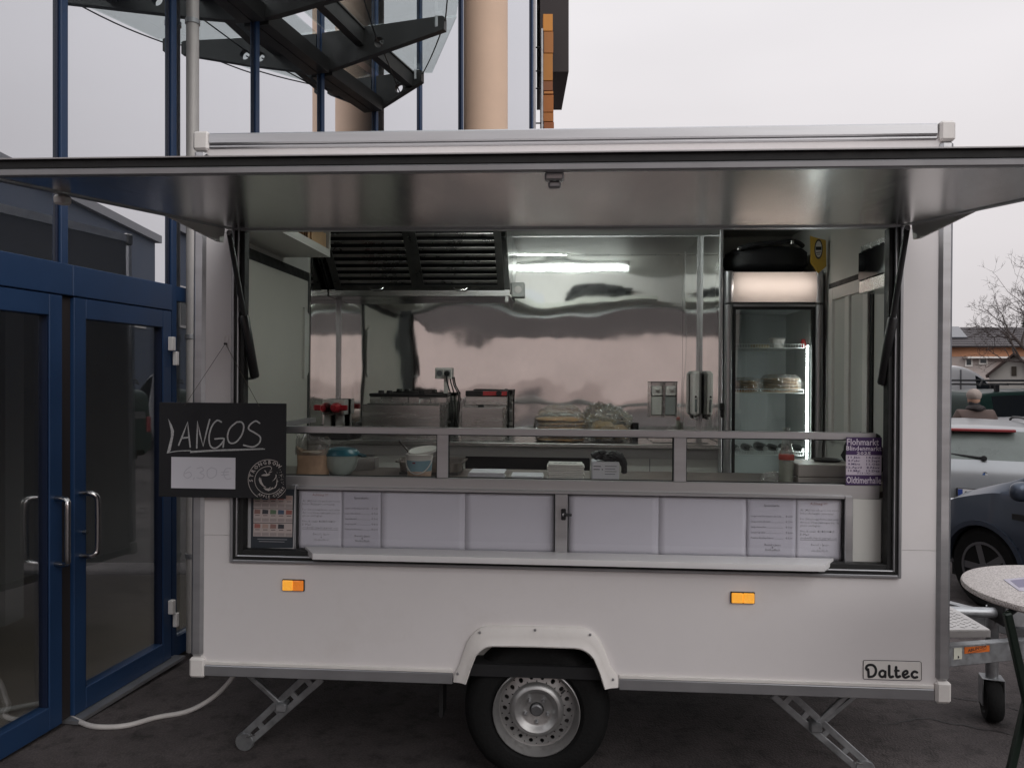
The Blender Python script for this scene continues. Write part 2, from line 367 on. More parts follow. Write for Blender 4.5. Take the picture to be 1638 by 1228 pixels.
# wheel arch outline traced on the side panel
ARO = [L(x, y, 0) for x, y in ((725, 1088), (726, 1078), (735, 1060), (747, 1025), (755, 1013), (763, 1006), (772, 1001), (783, 999), (857, 1000), (929, 1002), (941, 1005), (951, 1012), (959, 1022), (966, 1036), (977, 1065), (989, 1082), (989, 1097))]
ARI = [L(x, y, 0) for x, y in ((747, 1089), (749, 1083), (755, 1065), (763, 1045), (769, 1038), (776, 1033), (781, 1031), (789, 1030), (857, 1031), (918, 1033), (928, 1034.5), (936, 1038), (943, 1043), (949, 1050), (958, 1071), (963, 1088), (966, 1097))]
ym = .028
arch_in = [(x, z) for x, z in ARI if z > .0]
bottom = [(.0, .0)] + [(arch_in[0][0] - .02, 0.)] + [(x, z + .015) for x, z in arch_in] + [(arch_in[-1][0] + .02, 0.)] + [(LEN, .0), (LEN, .582), (OX1, .582), (OX1, OZ0), (OX0, OZ0), (OX0, .582), (0, .582)]
MB().prism(bottom, 0, ym).build('side_panel', WHITE, T)
tb('side_panel', WHITE, (0, OX0, 0, ym, .5835, 1.888)); tb('side_panel', WHITE, (OX1, LEN, 0, ym, .5835, 1.888))
MB().prism([(0, 1.8895), (OX0, 1.8895), (OX0, OZ1 + .03), (OX1, OZ1 + .03), (OX1, 1.8895), (LEN, 1.8895), (LEN, HGT), (0, HGT)], 0, ym).build('side_panel', WHITE, T)
tb('panel_core', INKG, (.04, OX0 - .005, ym + .001, .038, .04, HGT - .05)); tb('panel_core', INKG, (OX1 + .005, LEN - .04, ym + .001, .038, .04, HGT - .05))
tb('end_wall', WHITE, (0, .028, .03, DEP, .0, HGT)); 
tb('end_wall', WHITE, (LEN - .028, LEN, .03, DEP, .0, HGT))
tb('rear_wall', WHITE, (.03, LEN - .03, DEP - .03, DEP, 0, HGT))
tb('roof', WHITE, (.01, LEN - .01, .01, DEP - .01, HGT, HGT + .03)); tb('ceiling', INNERW, (.03, LEN - .03, .04, DEP - .03, 2.235, 2.275))
tb('floor', BLACKM, (.03, LEN - .03, .03, DEP - .03, .0, .05)); tb('chassis', GALV, (.25, 2.9, .45, .53, -.11, -.004), (.25, 2.9, 1.5, 1.58, -.11, -.004), (1.42, 1.54, .25, 1.85, -.19, -.11), (.2, 2.95, .98, 1.04, -.1, -.004))
tb('wheel_box', BLACKM, (1.1, 1.86, .04, .33, .3, .31), (1.1, 1.11, .04, .33, -.01, .3), (1.85, 1.86, .04, .33, -.01, .3), (1.1, 1.86, .33, .34, -.01, .31))
# aluminium corner profiles and white corner caps
for x0, x1 in ((-.014, .040), (LEN - .040, LEN + .014)):
    for y0, y1 in ((-.014, .04), (DEP - .04, DEP + .014)):
        tb('corner_profile', ALU, (x0, x1, y0, y1, .058, HGT - .035), bev=.012)
        for z0, z1 in ((-.032, .056), (HGT - .038, HGT + .045)):
            e = .004
            tb('corner_cap', WPLAST, (x0 - e, x1 + e * (3 if x0 < 0 else 1), y0 - e, y1 + e, z0, z1), bev=.010)
for y0, y1 in ((-.013, .035), (DEP - .035, DEP + .013)):
    tb('roof_rail', ALU, (.048, LEN - .048, y0, y1, HGT - .012, HGT + .036), (.048, LEN - .048, y0 + .004, y1 - .004, HGT - .030, HGT - .0125), bev=.006)
for x0, x1 in ((.048, 1.128), (1.826, LEN - .048)):
    tb('sill_rail', ALUG, (x0, x1, -.013, .03, -.022, .024), bev=.003); tb('sill_trim', WPLAST, (x0, x1, -.010, .0, .0245, .040), bev=.002)
tb('sill_rail', ALUG, (.048, LEN - .048, DEP - .03, DEP + .013, -.022, .024)); 
for x0, x1 in ((-.013, .03), (LEN - .03, LEN + .013)): tb('sill_rail', ALUG, (x0, x1, .058, DEP - .045, -.022, .024)); tb('roof_rail', ALU, (x0, x1, .058, DEP - .045, HGT - .02, HGT + .035))
# bulging arch trim
m_ = MB()
O_ = [Vector((x, z)) for x, z in ARO]; I_ = [Vector((x, z)) for x, z in ARI]
def ring(k): return [(O_[i] + (I_[i] - O_[i]) * k) for i in range(len(O_))]
lay = [(0, .0), (0, -.010), (.08, -.016), (.5, -.020), (.72, -.026), (.93, -.034), (1, -.030), (1, .03)]
gr = [[m_.bm.verts.new((p.x, y, p.y)) for p in ring(k)] for k, y in lay]
for A, B in zip(gr, gr[1:]):
    for i in range(len(A) - 1): m_.bm.faces.new((A[i], A[i + 1], B[i + 1], B[i]))
arch = m_.build('arch_trim', WPLAST, T, smooth=50)
for px, py in ((767.5, 1011), (856, 1007), (944, 1014.5), (732, 1077), (980.5, 1086)):
    x, z = L(px, py, -.018); MB().lathe([(.0001, -.0235), (.005, -.0225), (.0055, -.015)], 10, (x, 0, z), 'y').build('screw', ALUG, arch)
# wheel
WX, WZ, WY = 1.481, -.160, .055
wh = MB().lathe([(.190, .012), (.205, -.004), (.235, -.010), (.268, -.006), (.292, .012), (.312, .045), (.318, .09), (.312, .14), (.292, .17), (.2, .18), (.186, .17), (.186, .02), (.190, .012)], 64, (WX, WY, WZ), 'y', caps=False).build('wheel', TYRE, T)
m_ = MB(); prof = [(.186, .170), (.186, .004), (.1875, -.002), (.184, -.004), (.179, .006), (.170, .022), (.166, .034)]
m_.lathe(prof + [(.165, .05), (.156, .052)], 64, (WX, WY, WZ), 'y', caps=False)
rimb = m_.build('rim', RIM, wh, smooth=30)
# pierced disc of the rim: holes are real gaps
m_ = MB(); nh = 18; rin, rout = .118, .158
def ringy(r): return .050 - .012 * max(0, (.158 - r) / .04)
for h in range(nh):
    a0, a1 = 2 * math.pi * (h - .5) / nh, 2 * math.pi * (h + .5) / nh; ac = 2 * math.pi * h / nh; rc = .1385; hr = .0105
    N = 16; inner = []; outer = []
    for k in range(N):
        t_ = 2 * math.pi * k / N
        inner.append((rc + hr * math.cos(t_), ac + hr * .88 * math.sin(t_) / rc))
        ct, st = math.cos(t_), math.sin(t_); sc = 1 / max(abs(ct) / ((rout - rin) / 2), abs(st) / ((a1 - a0) / 2 * rc))
        outer.append((rc - .0005 + ct * sc, ac + st * sc / rc))
    iv = [m_.bm.verts.new((WX + r * math.cos(a), WY + ringy(r), WZ + r * math.sin(a))) for r, a in inner]
    ov_ = [m_.bm.verts.new((WX + r * math.cos(a), WY + ringy(r), WZ + r * math.sin(a))) for r, a in outer]
    bv = [m_.bm.verts.new((WX + r * math.cos(a), WY + ringy(r) + .008, WZ + r * math.sin(a))) for r, a in inner]
    for k in range(N):
        j = (k + 1) % N; m_.bm.faces.new((ov_[k], ov_[j], iv[j], iv[k])); m_.bm.faces.new((iv[k], iv[j], bv[j], bv[k]))
m_.lathe([(.1185, .038), (.112, .030), (.104, .020), (.094, .017), (.084, .022), (.074, .034), (.066, .038), (.034, .038), (.030, .040)], 64, (WX, WY, WZ), 'y', caps=False)
m_.build('rim_disc', RIM, wh, smooth=40)
MB().lathe([(.0001, .022), (.020, .022), (.0255, .026), (.027, .032), (.027, .045)], 32, (WX, WY, WZ), 'y').build('hub_cap', M('hub_grey', (.16, .16, .165), .4, metal=.6, var=.2, vscale=30), wh)
for k in range(5):
    a = R(90 + 36 + 72 * k); c = (WX + .050 * math.cos(a), WY, WZ + .050 * math.sin(a))
    MB().lathe([(.0001, .018), (.0055, .019), (.0075, .024), (.0085, .038)], 6, c, 'y').build('wheel_bolt', GALV, wh)
MB().tube([(WX + .122, WY + .02, WZ + .094), (WX + .105, WY + .01, WZ + .083)], .004, 8).build('valve', RUBBER, wh)
MB().lathe([(.0001, .10), (.11, .10), (.11, .16), (.0001, .16)], 32, (WX, WY, WZ), 'y').build('brake_drum', BLACKM, wh)
# far wheel
MB().lathe([(.12, 0), (.29, .0), (.318, .05), (.318, .12), (.29, .17), (.12, .17)], 40, (WX, 1.83, WZ), 'y').build('wheel', TYRE, T)
# amber side markers
for k, (a, b_) in enumerate((((453, 926), (487, 944)), ((1169, 946), (1206, 964)))):
    x0, z1 = L(*a, 0); x1, z0 = L(*b_, 0)
    mk = tb('side_marker', BLACK, (x0 - .002, x1 + .002, -.008, 0, z0 - .002, z1 + .002), bev=.002)
    xm = (x0 + x1) / 2
    tb('marker_lens', ORANGE2, (x0 + .001, xm, -.016, -.007, z0 + .001, z1 - .001), bev=.003, parent=mk); tb('marker_lens', ORANGE2 if k else ORANGE, (xm + .0004, x1 - .001, -.016, -.007, z0 + .001, z1 - .001), bev=.003, parent=mk)
# maker's badge: rounded lettering in a rounded frame
lx0, lz1 = L(1380, 1056, 0); lx1, lz0 = L(1474, 1087, 0)
def Z(px, py): # crop of the badge, 13.65 px per photo pixel
    return L(1380 + px / 13.65, 1040 + py / 13.65, 0)
p = Print(-.0025)
fr = [Z(*q) for q in ((22, 205), (12, 225), (8, 400), (8, 600), (22, 618), (640, 640), (1245, 652), (1275, 625), (1278, 420), (1275, 260), (1240, 232), (640, 215), (22, 205))]
p.stroke(fr, .0024)
lw = 58 / 13.65 / F * 3.1
p.stroke([Z(*q) for q in ((95, 415), (70, 380), (95, 325), (160, 305), (230, 320), (275, 380), (285, 440), (265, 510), (215, 555), (150, 565), (125, 560), (122, 470), (110, 400))], lw * .92, smooth=4)
p.stroke([Z(*q) for q in ((490, 470), (460, 440), (415, 432), (370, 465), (362, 510), (385, 555), (430, 568), (470, 545), (488, 500), (487, 440), (487, 500), (487, 570))], lw * .9, smooth=3)
p.stroke([Z(*q) for q in ((573, 328), (573, 450), (575, 530), (600, 572), (650, 560))], lw, smooth=4)
p.stroke([Z(*q) for q in ((723, 355), (724, 470), (728, 540), (755, 572), (805, 555))], lw, smooth=4); p.stroke([Z(*q) for q in ((700, 432), (780, 432))], lw * .8)
p.stroke([Z(*q) for q in ((880, 525), (930, 515), (972, 480), (960, 440), (925, 440), (885, 470), (870, 515), (885, 560), (930, 585), (1000, 555))], lw * .88, smooth=4)
p.stroke([Z(*q) for q in ((1180, 470), (1130, 450), (1085, 475), (1065, 520), (1085, 565), (1130, 585), (1180, 572))], lw * .95, smooth=4)
p.build('maker_badge', INK, T)
tb('badge_plate', WPLAST, (lx0, lx1, -.0015, 0, lz0, lz1))
# riveted cover strip high on the wall, edge clip
tb('cover_strip', WPLAST, (L(1275, 240, 0)[0], L(1415, 240, 0)[0], -.006, 0, 2.02, L(1300, 243, 0)[1]), bev=.004)
for px in (1279, 1325, 1367, 1413):
    x, z = L(px, 249, 0); MB().lathe([(.0001, -.010), (.004, -.009), (.005, -.005)], 8, (x, 0, z), 'y').build('rivet', ALUG, T)
x, z = L(335, 256, 0); MB().tube([(x - .012, -.02, z - .03), (x - .012, -.025, z + .005), (x, -.027, z + .012), (x + .012, -.025, z + .005), (x + .012, -.02, z - .03)], .006, 8).build('hatch_clip', BLACK, T)

# serving opening: black gasket between two bright frames
def frame(name, mat, x0, x1, z0, z1, w, y0, y1, top=True, parent=None, bev=.002):
    m_ = MB(); m_.box(x0, x0 + w, y0, y1, z0, z1, bev).box(x1 - w, x1, y0, y1, z0, z1, bev).box(x0 + w + .0002, x1 - w - .0002, y0, y1, z0, z0 + w, bev)
    if top: m_.box(x0 + w + .0002, x1 - w - .0002, y0, y1, z1 - w, z1, bev)
    return m_.build(name, mat, parent or T)
frame('opening_frame', ALUG, OX0 - .006, OX1 + .006, OZ0 - .006, OZ1 + .03, .012, -.016, .03)
frame('gasket', RUBBER, OX0 + .0065, OX1 - .0065, OZ0 + .0065, OZ1 + .018, .012, -.008, .03)
frame('opening_frame', ALU, OX0 + .019, OX1 - .019, OZ0 + .019, OZ1 + .006, .006, -.014, .03)
frame('gasket', RUBBER, OX0 + .0255, OX1 - .0255, OZ0 + .0255, OZ1, .019, .002, .05, top=False)
tb('jamb_lining', BLACKM, (OX0 + .026, OX0 + .036, .0505, .064, OZ0, OZ1)); tb('jamb_lining', BLACKM, (OX1 - .036, OX1 - .026, .0505, .064, OZ0, OZ1))
tb('header', ALU, (OX0, OX1, -.01, .03, OZ1 + .001, OZ1 + .028))
# raised hatch
PH = math.atan2(.150, 1.42)
def A(x, s, n): return (x, -.018 - s * math.cos(PH) - n * math.sin(PH), 1.902 - s * math.sin(PH) + n * math.cos(PH))
def abox(m_, x0, x1, s0, s1, n0, n1, bev=0): return m_.pts8([A(x0, s1, n0), A(x1, s1, n0), A(x1, s0, n0), A(x0, s0, n0), A(x0, s1, n1), A(x1, s1, n1), A(x1, s0, n1), A(x0, s0, n1)], bev)
HS = 1.43; hx0, hx1 = .148, 2.970
hatch = abox(MB(), hx0 + .03, hx1 - .03, .012, HS - .03, .0, .030).build('serving_hatch', BRUSH, T)
m_ = MB(); abox(m_, hx0, hx1, HS - .029, HS, -.004, .013, .003); m_.build('edge_profile', ALUG, hatch)
m_ = MB(); abox(m_, hx0, hx1, HS - .026, HS - .003, .0135, .034, .002); m_.build('edge_gasket', RUBBER, hatch)
m_ = MB(); abox(m_, hx0, hx1, HS - .028, HS + .006, .0345, .0375); m_.build('edge_lip', ALU, hatch)
for x0, x1 in ((hx0, hx0 + .0295), (hx1 - .0295, hx1)):
    m_ = MB(); abox(m_, x0, x1, .0, HS - .0295, -.004, .030, .003); m_.build('edge_profile', ALUG, hatch)
m_ = MB(); abox(m_, hx0, hx1, -.004, .0115, -.003, .033, .002); m_.build('hinge_profile', ALU, hatch)
abox(MB(), hx0, hx1, 0, HS - .03, .0305, .036).build('outer_skin', WHITE, hatch)
for x in (hx0 - .012, hx1 + .004):
    m_ = MB(); q = [A(x, .03, .0), A(x, .50, .0), A(x, .10, -.062), A(x, .05, -.062)]; q2 = [(v[0] + .008, v[1], v[2]) for v in q]
    m_.poly(q + q2, [(0, 1, 2, 3), (7, 6, 5, 4), (0, 4, 5, 1), (1, 5, 6, 2), (2, 6, 7, 3), (3, 7, 4, 0)]); m_.build('strut_bracket', WPLAST, hatch)
m_ = MB(); abox(m_, 1.535, 1.580, HS - .075, HS - .031, -.020, -.001, .004); lat = m_.build('latch', ALU, hatch)
m_ = MB(); abox(m_, 1.543, 1.573, HS - .070, HS - .045, -.036, -.0205, .004); m_.build('latch_tongue', ALUG, hatch)
x, _ = L(97, 305, -1.3)
m_ = MB(); abox(m_, hx0 - .012, hx0 + .022, 1.08, 1.12, -.032, -.0045, .006); m_.build('catch', WPLAST, hatch)
m_ = MB(); abox(m_, hx1 - .03, hx1 + .02, 1.07, 1.13, -.045, -.0045, .006); m_.build('catch', WPLAST, hatch)
# gas struts
for (a, b_, sx_) in (((367, 373), (408, 604), 1), ((1451, 365), (1411, 615), -1)):
    x0, z0 = L(*a, -.085); x1, z1 = L(*b_, .045); p0, p1 = Vector((x0, -.085, z0)), Vector((x1, .045, z1)); pm = p0.lerp(p1, .56)
    st = MB().cyl(p0, p1, .0115, n=12).build('gas_strut', BLACK, T)
    MB().tube([pm, pm.lerp(p1, .02), p1.lerp(pm, .03), p1], .0, 16, rad=[.017, .020, .020, .016]).build('strut_cylinder', M('strut_black', (.012, .012, .013), .33), st)
    MB().lathe([(.0001, -.014), (.010, -.010), (.012, 0), (.010, .010), (.0001, .014)], 12, p0).build('strut_joint', ALUG, st)
    MB().tube([p1 + Vector((0, 0, 0)), p1 + Vector((-.05 * sx_, .03, -.005))], .007, 8).build('strut_pin', ALUG, st)

# lower front: framed glazed panels with papers behind, fold-out shelf
D1 = .075
def lx(px, py=790, d=D1): return L(px, py, d)[0]
def lz(px, py, d=D1): return L(px, py, d)[1]
xa, xb, xc, xd = lx(474), lx(888), lx(908), lx(1350); zt, zb = lz(888, 789), .500
m_ = MB(); fw = .014
m_.box(lx(468), xa + .004, D1 - .02, D1 + .03, zb, zt + .02, .002).box(xb, xc, D1 - .02, D1 + .03, zb, zt, .002).box(xd - .002, lx(1362), D1 - .02, D1 + .03, zb, zt + .012, .002)
m_.box(xa + .0045, xd - .0025, D1 - .019, D1 + .03, zt + .0005, zt + .014, .002).box(xa + .0045, xb - .0005, D1 - .019, D1 + .03, zb, zb + .012, .002).box(xc + .0005, xd - .0025, D1 - .019, D1 + .03, zb, zb + .012, .002)
lowf = m_.build('lower_panel_frame', ALU, T)
for a, b_ in ((xa + .004, xb), (xc, xd - .002)):
    frame('glazing_gasket', RUBBER, a + .0008, b_ - .0008, zb + .0125, zt, .0035, D1 - .008, D1 + .02, parent=lowf, bev=0)
    tb('pane', glass('lower_pane_glass', (.97, .97, .98), .03, .8), (a + .005, b_ - .005, D1 - .002, D1 + .001, zb + .017, zt - .004), parent=lowf)
    tb('backing_board', INNERW, (a, b_, D1 + .020, D1 + .026, zb, zt), parent=lowf)
tb('infill_panel', INNERW, (lx(1362) + .001, OX1 - .04, D1 - .004, D1 + .02, zb, .775)); tb('infill_panel', INNERW, (OX0 + .04, lx(468) - .001, D1 + .01, D1 + .03, zb, .775))
# bolt on the middle stile
bx, bz = L(903, 822, D1 - .02)
bl = tb('door_bolt', BLACK, (bx - .014, bx + .006, D1 - .032, D1 - .0202, bz - .024, bz + .024), bev=.003)
MB().tube([(bx - .004, D1 - .036, bz), (bx + .022, D1 - .036, bz), (bx + .030, D1 - .036, bz - .001)], .0055, 10).build('bolt_knob', BLACK, bl); MB().lathe([(.0001, -.040), (.006, -.038), (.006, -.03)], 12, (bx - .004, D1, bz), 'y').build('bolt_rivet', ALU, bl)
# shelf
sh = [(L(488, 876, D1 - .02)[0], D1 - .022), (L(1333, 895, D1 - .02)[0], D1 - .022), (L(1319, 905, -.075)[0], -.075), (L(500, 884, -.075)[0], -.075)]
MB().prism(sh, .505, .531, 'xy', bev=.002).build('fold_out_shelf', M('shelf_white', (.75, .74, .74), .35, var=.03, vscale=5), T)
tb('shelf_support', RUBBER, (.4, 2.75, .0, D1 - .025, .488, .5045))
# glazed spit guard above the counter
D2 = .11
gz = lambda px, py: L(px, py, D2)[1]
GT0, GT1, GB0, GB1 = gz(700, 694.5), gz(700, 683.5), gz(700, 785), gz(700, 763)
gx0, gx1 = OX0 + .055, OX1 - .055
grd = MB().box(gx0, gx1, D2 - .02, D2 + .012, GT0, GT1, .002).build('guard_rail', ALU, T)
tb('counter_fascia', M('fascia_aluminium', (.46, .45, .45), .40, metal=.6, var=.08, vscale=3, stretch=(.3, 6, 6)), (OX0 + .042, OX1 - .042, D2 - .028, D2 + .03, GB0, GB1), bev=.003)
for a, b_ in ((700, 718), (1077, 1097)): tb('guard_post', ALU, (L(a, 700, D2)[0], L(b_, 700, D2)[0], D2 - .0195, D2 + .0115, GB1, GT0), bev=.002, parent=grd)
xs_ = [gx0, L(700, 700, D2)[0], L(718, 700, D2)[0], L(1077, 700, D2)[0], L(1097, 700, D2)[0], gx1]
for a, b_ in ((0, 1), (2, 3), (4, 5)):
    tb('pane', CLEAR, (xs_[a] + .003, xs_[b_] - .003, D2 - .004, D2 - .001, GB1 + .003, GT0 - .003), parent=grd)
    frame('glazing_gasket', RUBBER, xs_[a], xs_[b_], GB1, GT0, .0035, D2 - .010, D2 + .004, parent=grd, bev=0)
m_ = MB(); m_.bar((OX0 + .07, D2 + .02, GT1 - .016), (OX0 + .085, .80, GT1 - .012), .03, .024).bar((OX0 + .085, .79, GT1 - .02), (OX0 + .085, .79, .80), .025, .025)
m_.build('guard_return_rail', ALUG, T)
# ---- interior shell
tb('wall_lining', INNERW, (.0285, .034, .04, 1.37, .05, 2.234)); tb('wall_lining', INNERW, (LEN - .034, LEN - .0285, .04, 2.02, .05, 2.234))
tb('wall_lining', INNERW, (2.52, LEN - .035, 2.012, 2.018, .05, 2.234))
def wavy(name, x0, x1, z0, z1, y, amp, seed, nu=70, nv=40, axis='x', ph=0.):
    """thin mirror sheet that bellies between its rivets"""
    m_ = MB()
    def fn(u, v):
        x, z = x0 + (x1 - x0) * u, z0 + (z1 - z0) * v
        e = math.sin(math.pi * u) ** .35 * math.sin(math.pi * v) ** .35
        q = noise.noise(Vector((x * 1.7 + seed, z * 2.6, seed))) + .35 * noise.noise(Vector((x * 4.1 + seed, z * 4.5, seed + 7)))
        q += .20 * noise.noise(Vector((x * 10 + seed, z * 6, 2.))) * max(.12, 1.2 - v * 1.5) + .05 * noise.noise(Vector((x * 26 + seed, z * 5, 4.))) + .35 * math.sin(x * 5 + ph) * math.sin(z * 7 + seed) + .25 * math.sin(x * 16 + ph + 2 * math.sin(z * 3)) * (1 - v) * .6
        return (x, y - .004 - amp * e * q, z) if axis == 'x' else (y + .004 + amp * e * q, x, z)
    m_.sheet(fn, nu, nv); return m_.build(name, STEEL, T, smooth=180)
BY = 1.965
wavy('steel_back_panel', .04, 2.385, .86, 2.102, BY, .0036, 3.1, 170, 90)
wavy('steel_back_panel', 2.3865, 2.51, .86, 2.102, BY, .0012, 9.4, 12, 40)
wavy('steel_back_panel', .04, 2.51, 2.104, 2.232, BY - .003, .0012, 5.5, 80, 10, ph=1)
wavy('steel_end_panel', 1.375, BY - .004, .86, 2.232, .034, .0030, 2.2, 30, 50, axis='y')
tb('joint_strip', ALU, (.036, .052, BY - .022, BY - .006, .86, 2.2)); tb('joint_strip', ALU, (.05, 2.5, BY - .012, BY - .008, 2.226, 2.236))
for k in range(9):
    x = 1.27 + k * .155
    for z in (2.106, 2.222): MB().lathe([(.0001, -.005), (.003, -.004), (.0035, 0)], 8, (x, BY - .010, z), 'y').build('rivet', ALUG, T)
# partition beside the fridge, clad in steel, with corner angle
tb('partition', INNERW, (2.507, 2.514, 1.34, 2.0, .05, 2.23)); wavy('steel_partition_panel', 1.345, BY - .006, .86, 2.225, 2.494, .0018, 4.4, 20, 40, axis='y')
tb('joint_strip', ALU, (2.478, 2.497, BY - .012, BY - .0085, .86, 2.23)); tb('partition_edge', ALU, (2.497, 2.517, 1.320, 1.339, .05, 2.23), bev=.003)
for k in range(8):
    z = 1.0 + k * .165
    for x in (2.484,): MB().lathe([(.0001, -.005), (.003, -.004), (.0035, 0)], 8, (x, BY - .013, z), 'y').build('rivet', ALUG, T)
tb('partition_hook', BLACK, (2.500, 2.530, 1.296, 1.3195, 1.09, 1.135), (2.506, 2.526, 1.300, 1.3195, 1.05, 1.089), bev=.004)
# entry door in the left end wall, seen from inside
d0, d1, dz = .16, 1.34, 1.90
tb('door_seal', RUBBER, (.0345, .042, d0, d1, dz - .055, dz), (.0345, .042, d1 - .05, d1, .06, dz - .056))
tb('door_leaf', M('door_cream', (.56, .55, .50), .5, var=.03, vscale=2), (.0345, .048, d0, d1 - .052, .06, dz - .057)); MB().prism([(1.20, 1.68), (1.275, 1.64), (1.275, 1.30), (1.235, 1.26), (1.20, 1.26)], .0485, .062, 'yz').build('door_plate', INNERW, T)
# high shelf on the left wall
m_ = MB(); m_.box(.036, .305, .16, .90, 1.925, 1.937).box(.293, .305, .16, .899, 1.9375, 1.965).box(.036, .305, .888, .90, 1.9375, 2.12)
m_.build('high_shelf', INNERW, T)
# inner shelf above the opening and the lamp
tb('header_shelf', INNERW, (.55, 2.45, .042, .21, 1.975, 1.987), (.55, 2.45, .200, .210, 1.9875, 2.01))
LAMP = M('tube_light', (1, 1, 1), .5, emit=(.93, 1, .95), es=66)
tl = tb('ceiling_lamp', WPLAST, (.95, 2.12, .80, .86, 2.195, 2.234), bev=.004)
MB().cyl((.97, .83, 2.18), (2.10, .83, 2.18), .013, n=12).build('lamp_tube', LAMP, tl)
# extractor hood with two baffle filters
HX0, HX1 = .045, 1.238
hood = MB().prism([(1.30, 2.232), (1.955, 2.232), (1.955, 1.835), (1.73, 1.835), (1.73, 1.845)], HX0, HX0 + .006, 'yz').prism([(1.30, 2.232), (1.955, 2.232), (1.955, 1.835), (1.73, 1.835), (1.73, 1.845)], HX1 - .006, HX1, 'yz').box(HX0 + .006, HX1 - .006, 1.95, 1.955, 1.84, 2.23).build('extractor_hood', STEELD, T)
tb('hood_lip', STEEL2, (HX0, HX1, 1.715, 1.729, 1.802, 1.842), parent=hood); tb('hood_gutter', STEELD, (HX0, HX1, 1.73, 1.955, 1.80, 1.806), parent=hood)
tb('hood_drain', STEEL2, (HX1 - .03, HX1 - .01, 1.72, 1.74, 1.765, 1.8), parent=hood)
def hp(x, s, n):  # point on the sloping filter plane, s from bottom edge upwards, n towards the viewer
    a = Vector((0, 1.725, 1.845)); b_ = Vector((0, 1.315, 2.228)); d = (b_ - a); l_ = d.length; d.normalize(); nn = Vector((0, -d.z, d.y))
    return Vector((x, 0, 0)) + a + d * (s * l_) + nn * n
slat_me = None
for fx0, fx1 in ((.13, .60), (.68, 1.16)):
    m_ = MB()
    for (a, b_, s0, s1) in ((fx0 - .045, fx0, 0, 1), (fx1, fx1 + .045, 0, 1), (fx0, fx1, 0, .07), (fx0, fx1, .93, 1)):
        m_.pts8([hp(a, s0, 0), hp(b_, s0, 0), hp(b_, s1, 0), hp(a, s1, 0), hp(a, s0, .012), hp(b_, s0, .012), hp(b_, s1, .012), hp(a, s1, .012)])
    flt = m_.build('filter', STEELD, hood)
    MB().pts8([hp(fx0 - .04, 0, -.03), hp(fx1 + .04, 0, -.03), hp(fx1 + .04, 1, -.03), hp(fx0 - .04, 1, -.03), hp(fx0 - .04, 0, -.025), hp(fx1 + .04, 0, -.025), hp(fx1 + .04, 1, -.025), hp(fx0 - .04, 1, -.025)]).build('filter_back', BLACKM, flt)
    for k in range(9):
        s0 = .10 + k * .094
        MB().pts8([hp(fx0, s0, -.006), hp(fx1, s0, -.006), hp(fx1, s0 + .05, .004), hp(fx0, s0 + .05, .004), hp(fx0, s0, .006), hp(fx1, s0, .006), hp(fx1, s0 + .05, .012), hp(fx0, s0 + .05, .012)], .003).build('slat', M('baffle_steel', (.30, .29, .28), .3, metal=.9, var=.2, vscale=8), flt)
    for s0 in (.045, .955):
        xm = (fx0 + fx1) / 2
        MB().tube([hp(xm - .045, s0, .012), hp(xm - .03, s0, .03), hp(xm + .03, s0, .03), hp(xm + .045, s0, .012)], .004, 8).build('filter_handle', STEEL2, flt)
# counters
tb('rear_worktop', STEEL2, (.04, 2.505, 1.30, 1.955, .862, .887), bev=.004); tb('rear_cabinet', INNERW, (.45, 1.0, 1.34, 1.95, .05, .83)); tb('rear_cabinet', INNERW, (1.75, 2.5, 1.34, 1.95, .05, .83))
tb('worktop_apron', M('apron_grey', (.42, .41, .40), .5), (.04, 2.505, 1.33, 1.345, .80, .8615)); tb('cabinet_recess', BLACKM, (1.001, 1.749, 1.5, 1.95, .05, .83))
tb('recess_panel', M('recess_shade_black', (.02, .02, .022), .35, metal=.3), (1.002, 1.748, 1.36, 1.37, .68, .80)); tb('recess_panel', INNERW, (1.002, 1.748, 1.36, 1.38, .05, .679)); tb('cabinet_split', INKG, (2.1, 2.104, 1.3385, 1.3399, .06, .80))  # upper black panel stands in for the shade inside the open recess
tb('front_worktop', M('worktop_brown', (.13, .105, .095), .35, var=.12, vscale=6), (.05, LEN - .05, D2 + .031, .72, .772, .800), bev=.003); tb('front_cabinet', INNERW, (.05, LEN - .05, .14, .69, .05, .771))
tb('sink_bay', STEEL2, (2.13, 2.46, 1.42, 1.80, .8875, .893), bev=.002)
# right end wall: window frame, wall cupboard, cable duct
rw = LEN - .0345
def ry(px):  # depth at which the sightline over px meets the right lining
    c = TI @ Vector((0, 0, EYE)); r = TI.to_3x3() @ Vector(((px - CX) / F, 1, 0)); return c.y + r.y * (rw - c.x) / r.x
wy0, wy1 = ry(1393), ry(1330); wz1 = L(1335, 462, wy1)[1]
tb('window_seal', RUBBER, (rw - .008, rw, wy0 - .035, wy1 + .03, wz1, wz1 + .03), (rw - .008, rw, wy0 - .035, wy0, .93, wz1 - .0005), (rw - .008, rw, wy1, wy1 + .03, .93, wz1 - .0005))
wf = tb('window_frame', WPLAST, (rw - .02, rw - .001, wy0 + .002, wy0 + .06, .93, wz1 - .002), (rw - .02, rw - .001, wy1 - .06, wy1 - .002, .93, wz1 - .002), (rw - .02, rw - .001, wy0 + .061, wy1 - .061, wz1 - .07, wz1 - .002), (rw - .02, rw - .001, (wy0 + wy1) / 2 - .03, (wy0 + wy1) / 2 + .03, .93, wz1 - .071), bev=.003)
tb('window_blind', INNERW, (rw - .006, rw - .001, wy0 + .03, wy1 - .03, .93, wz1 - .03), parent=wf)

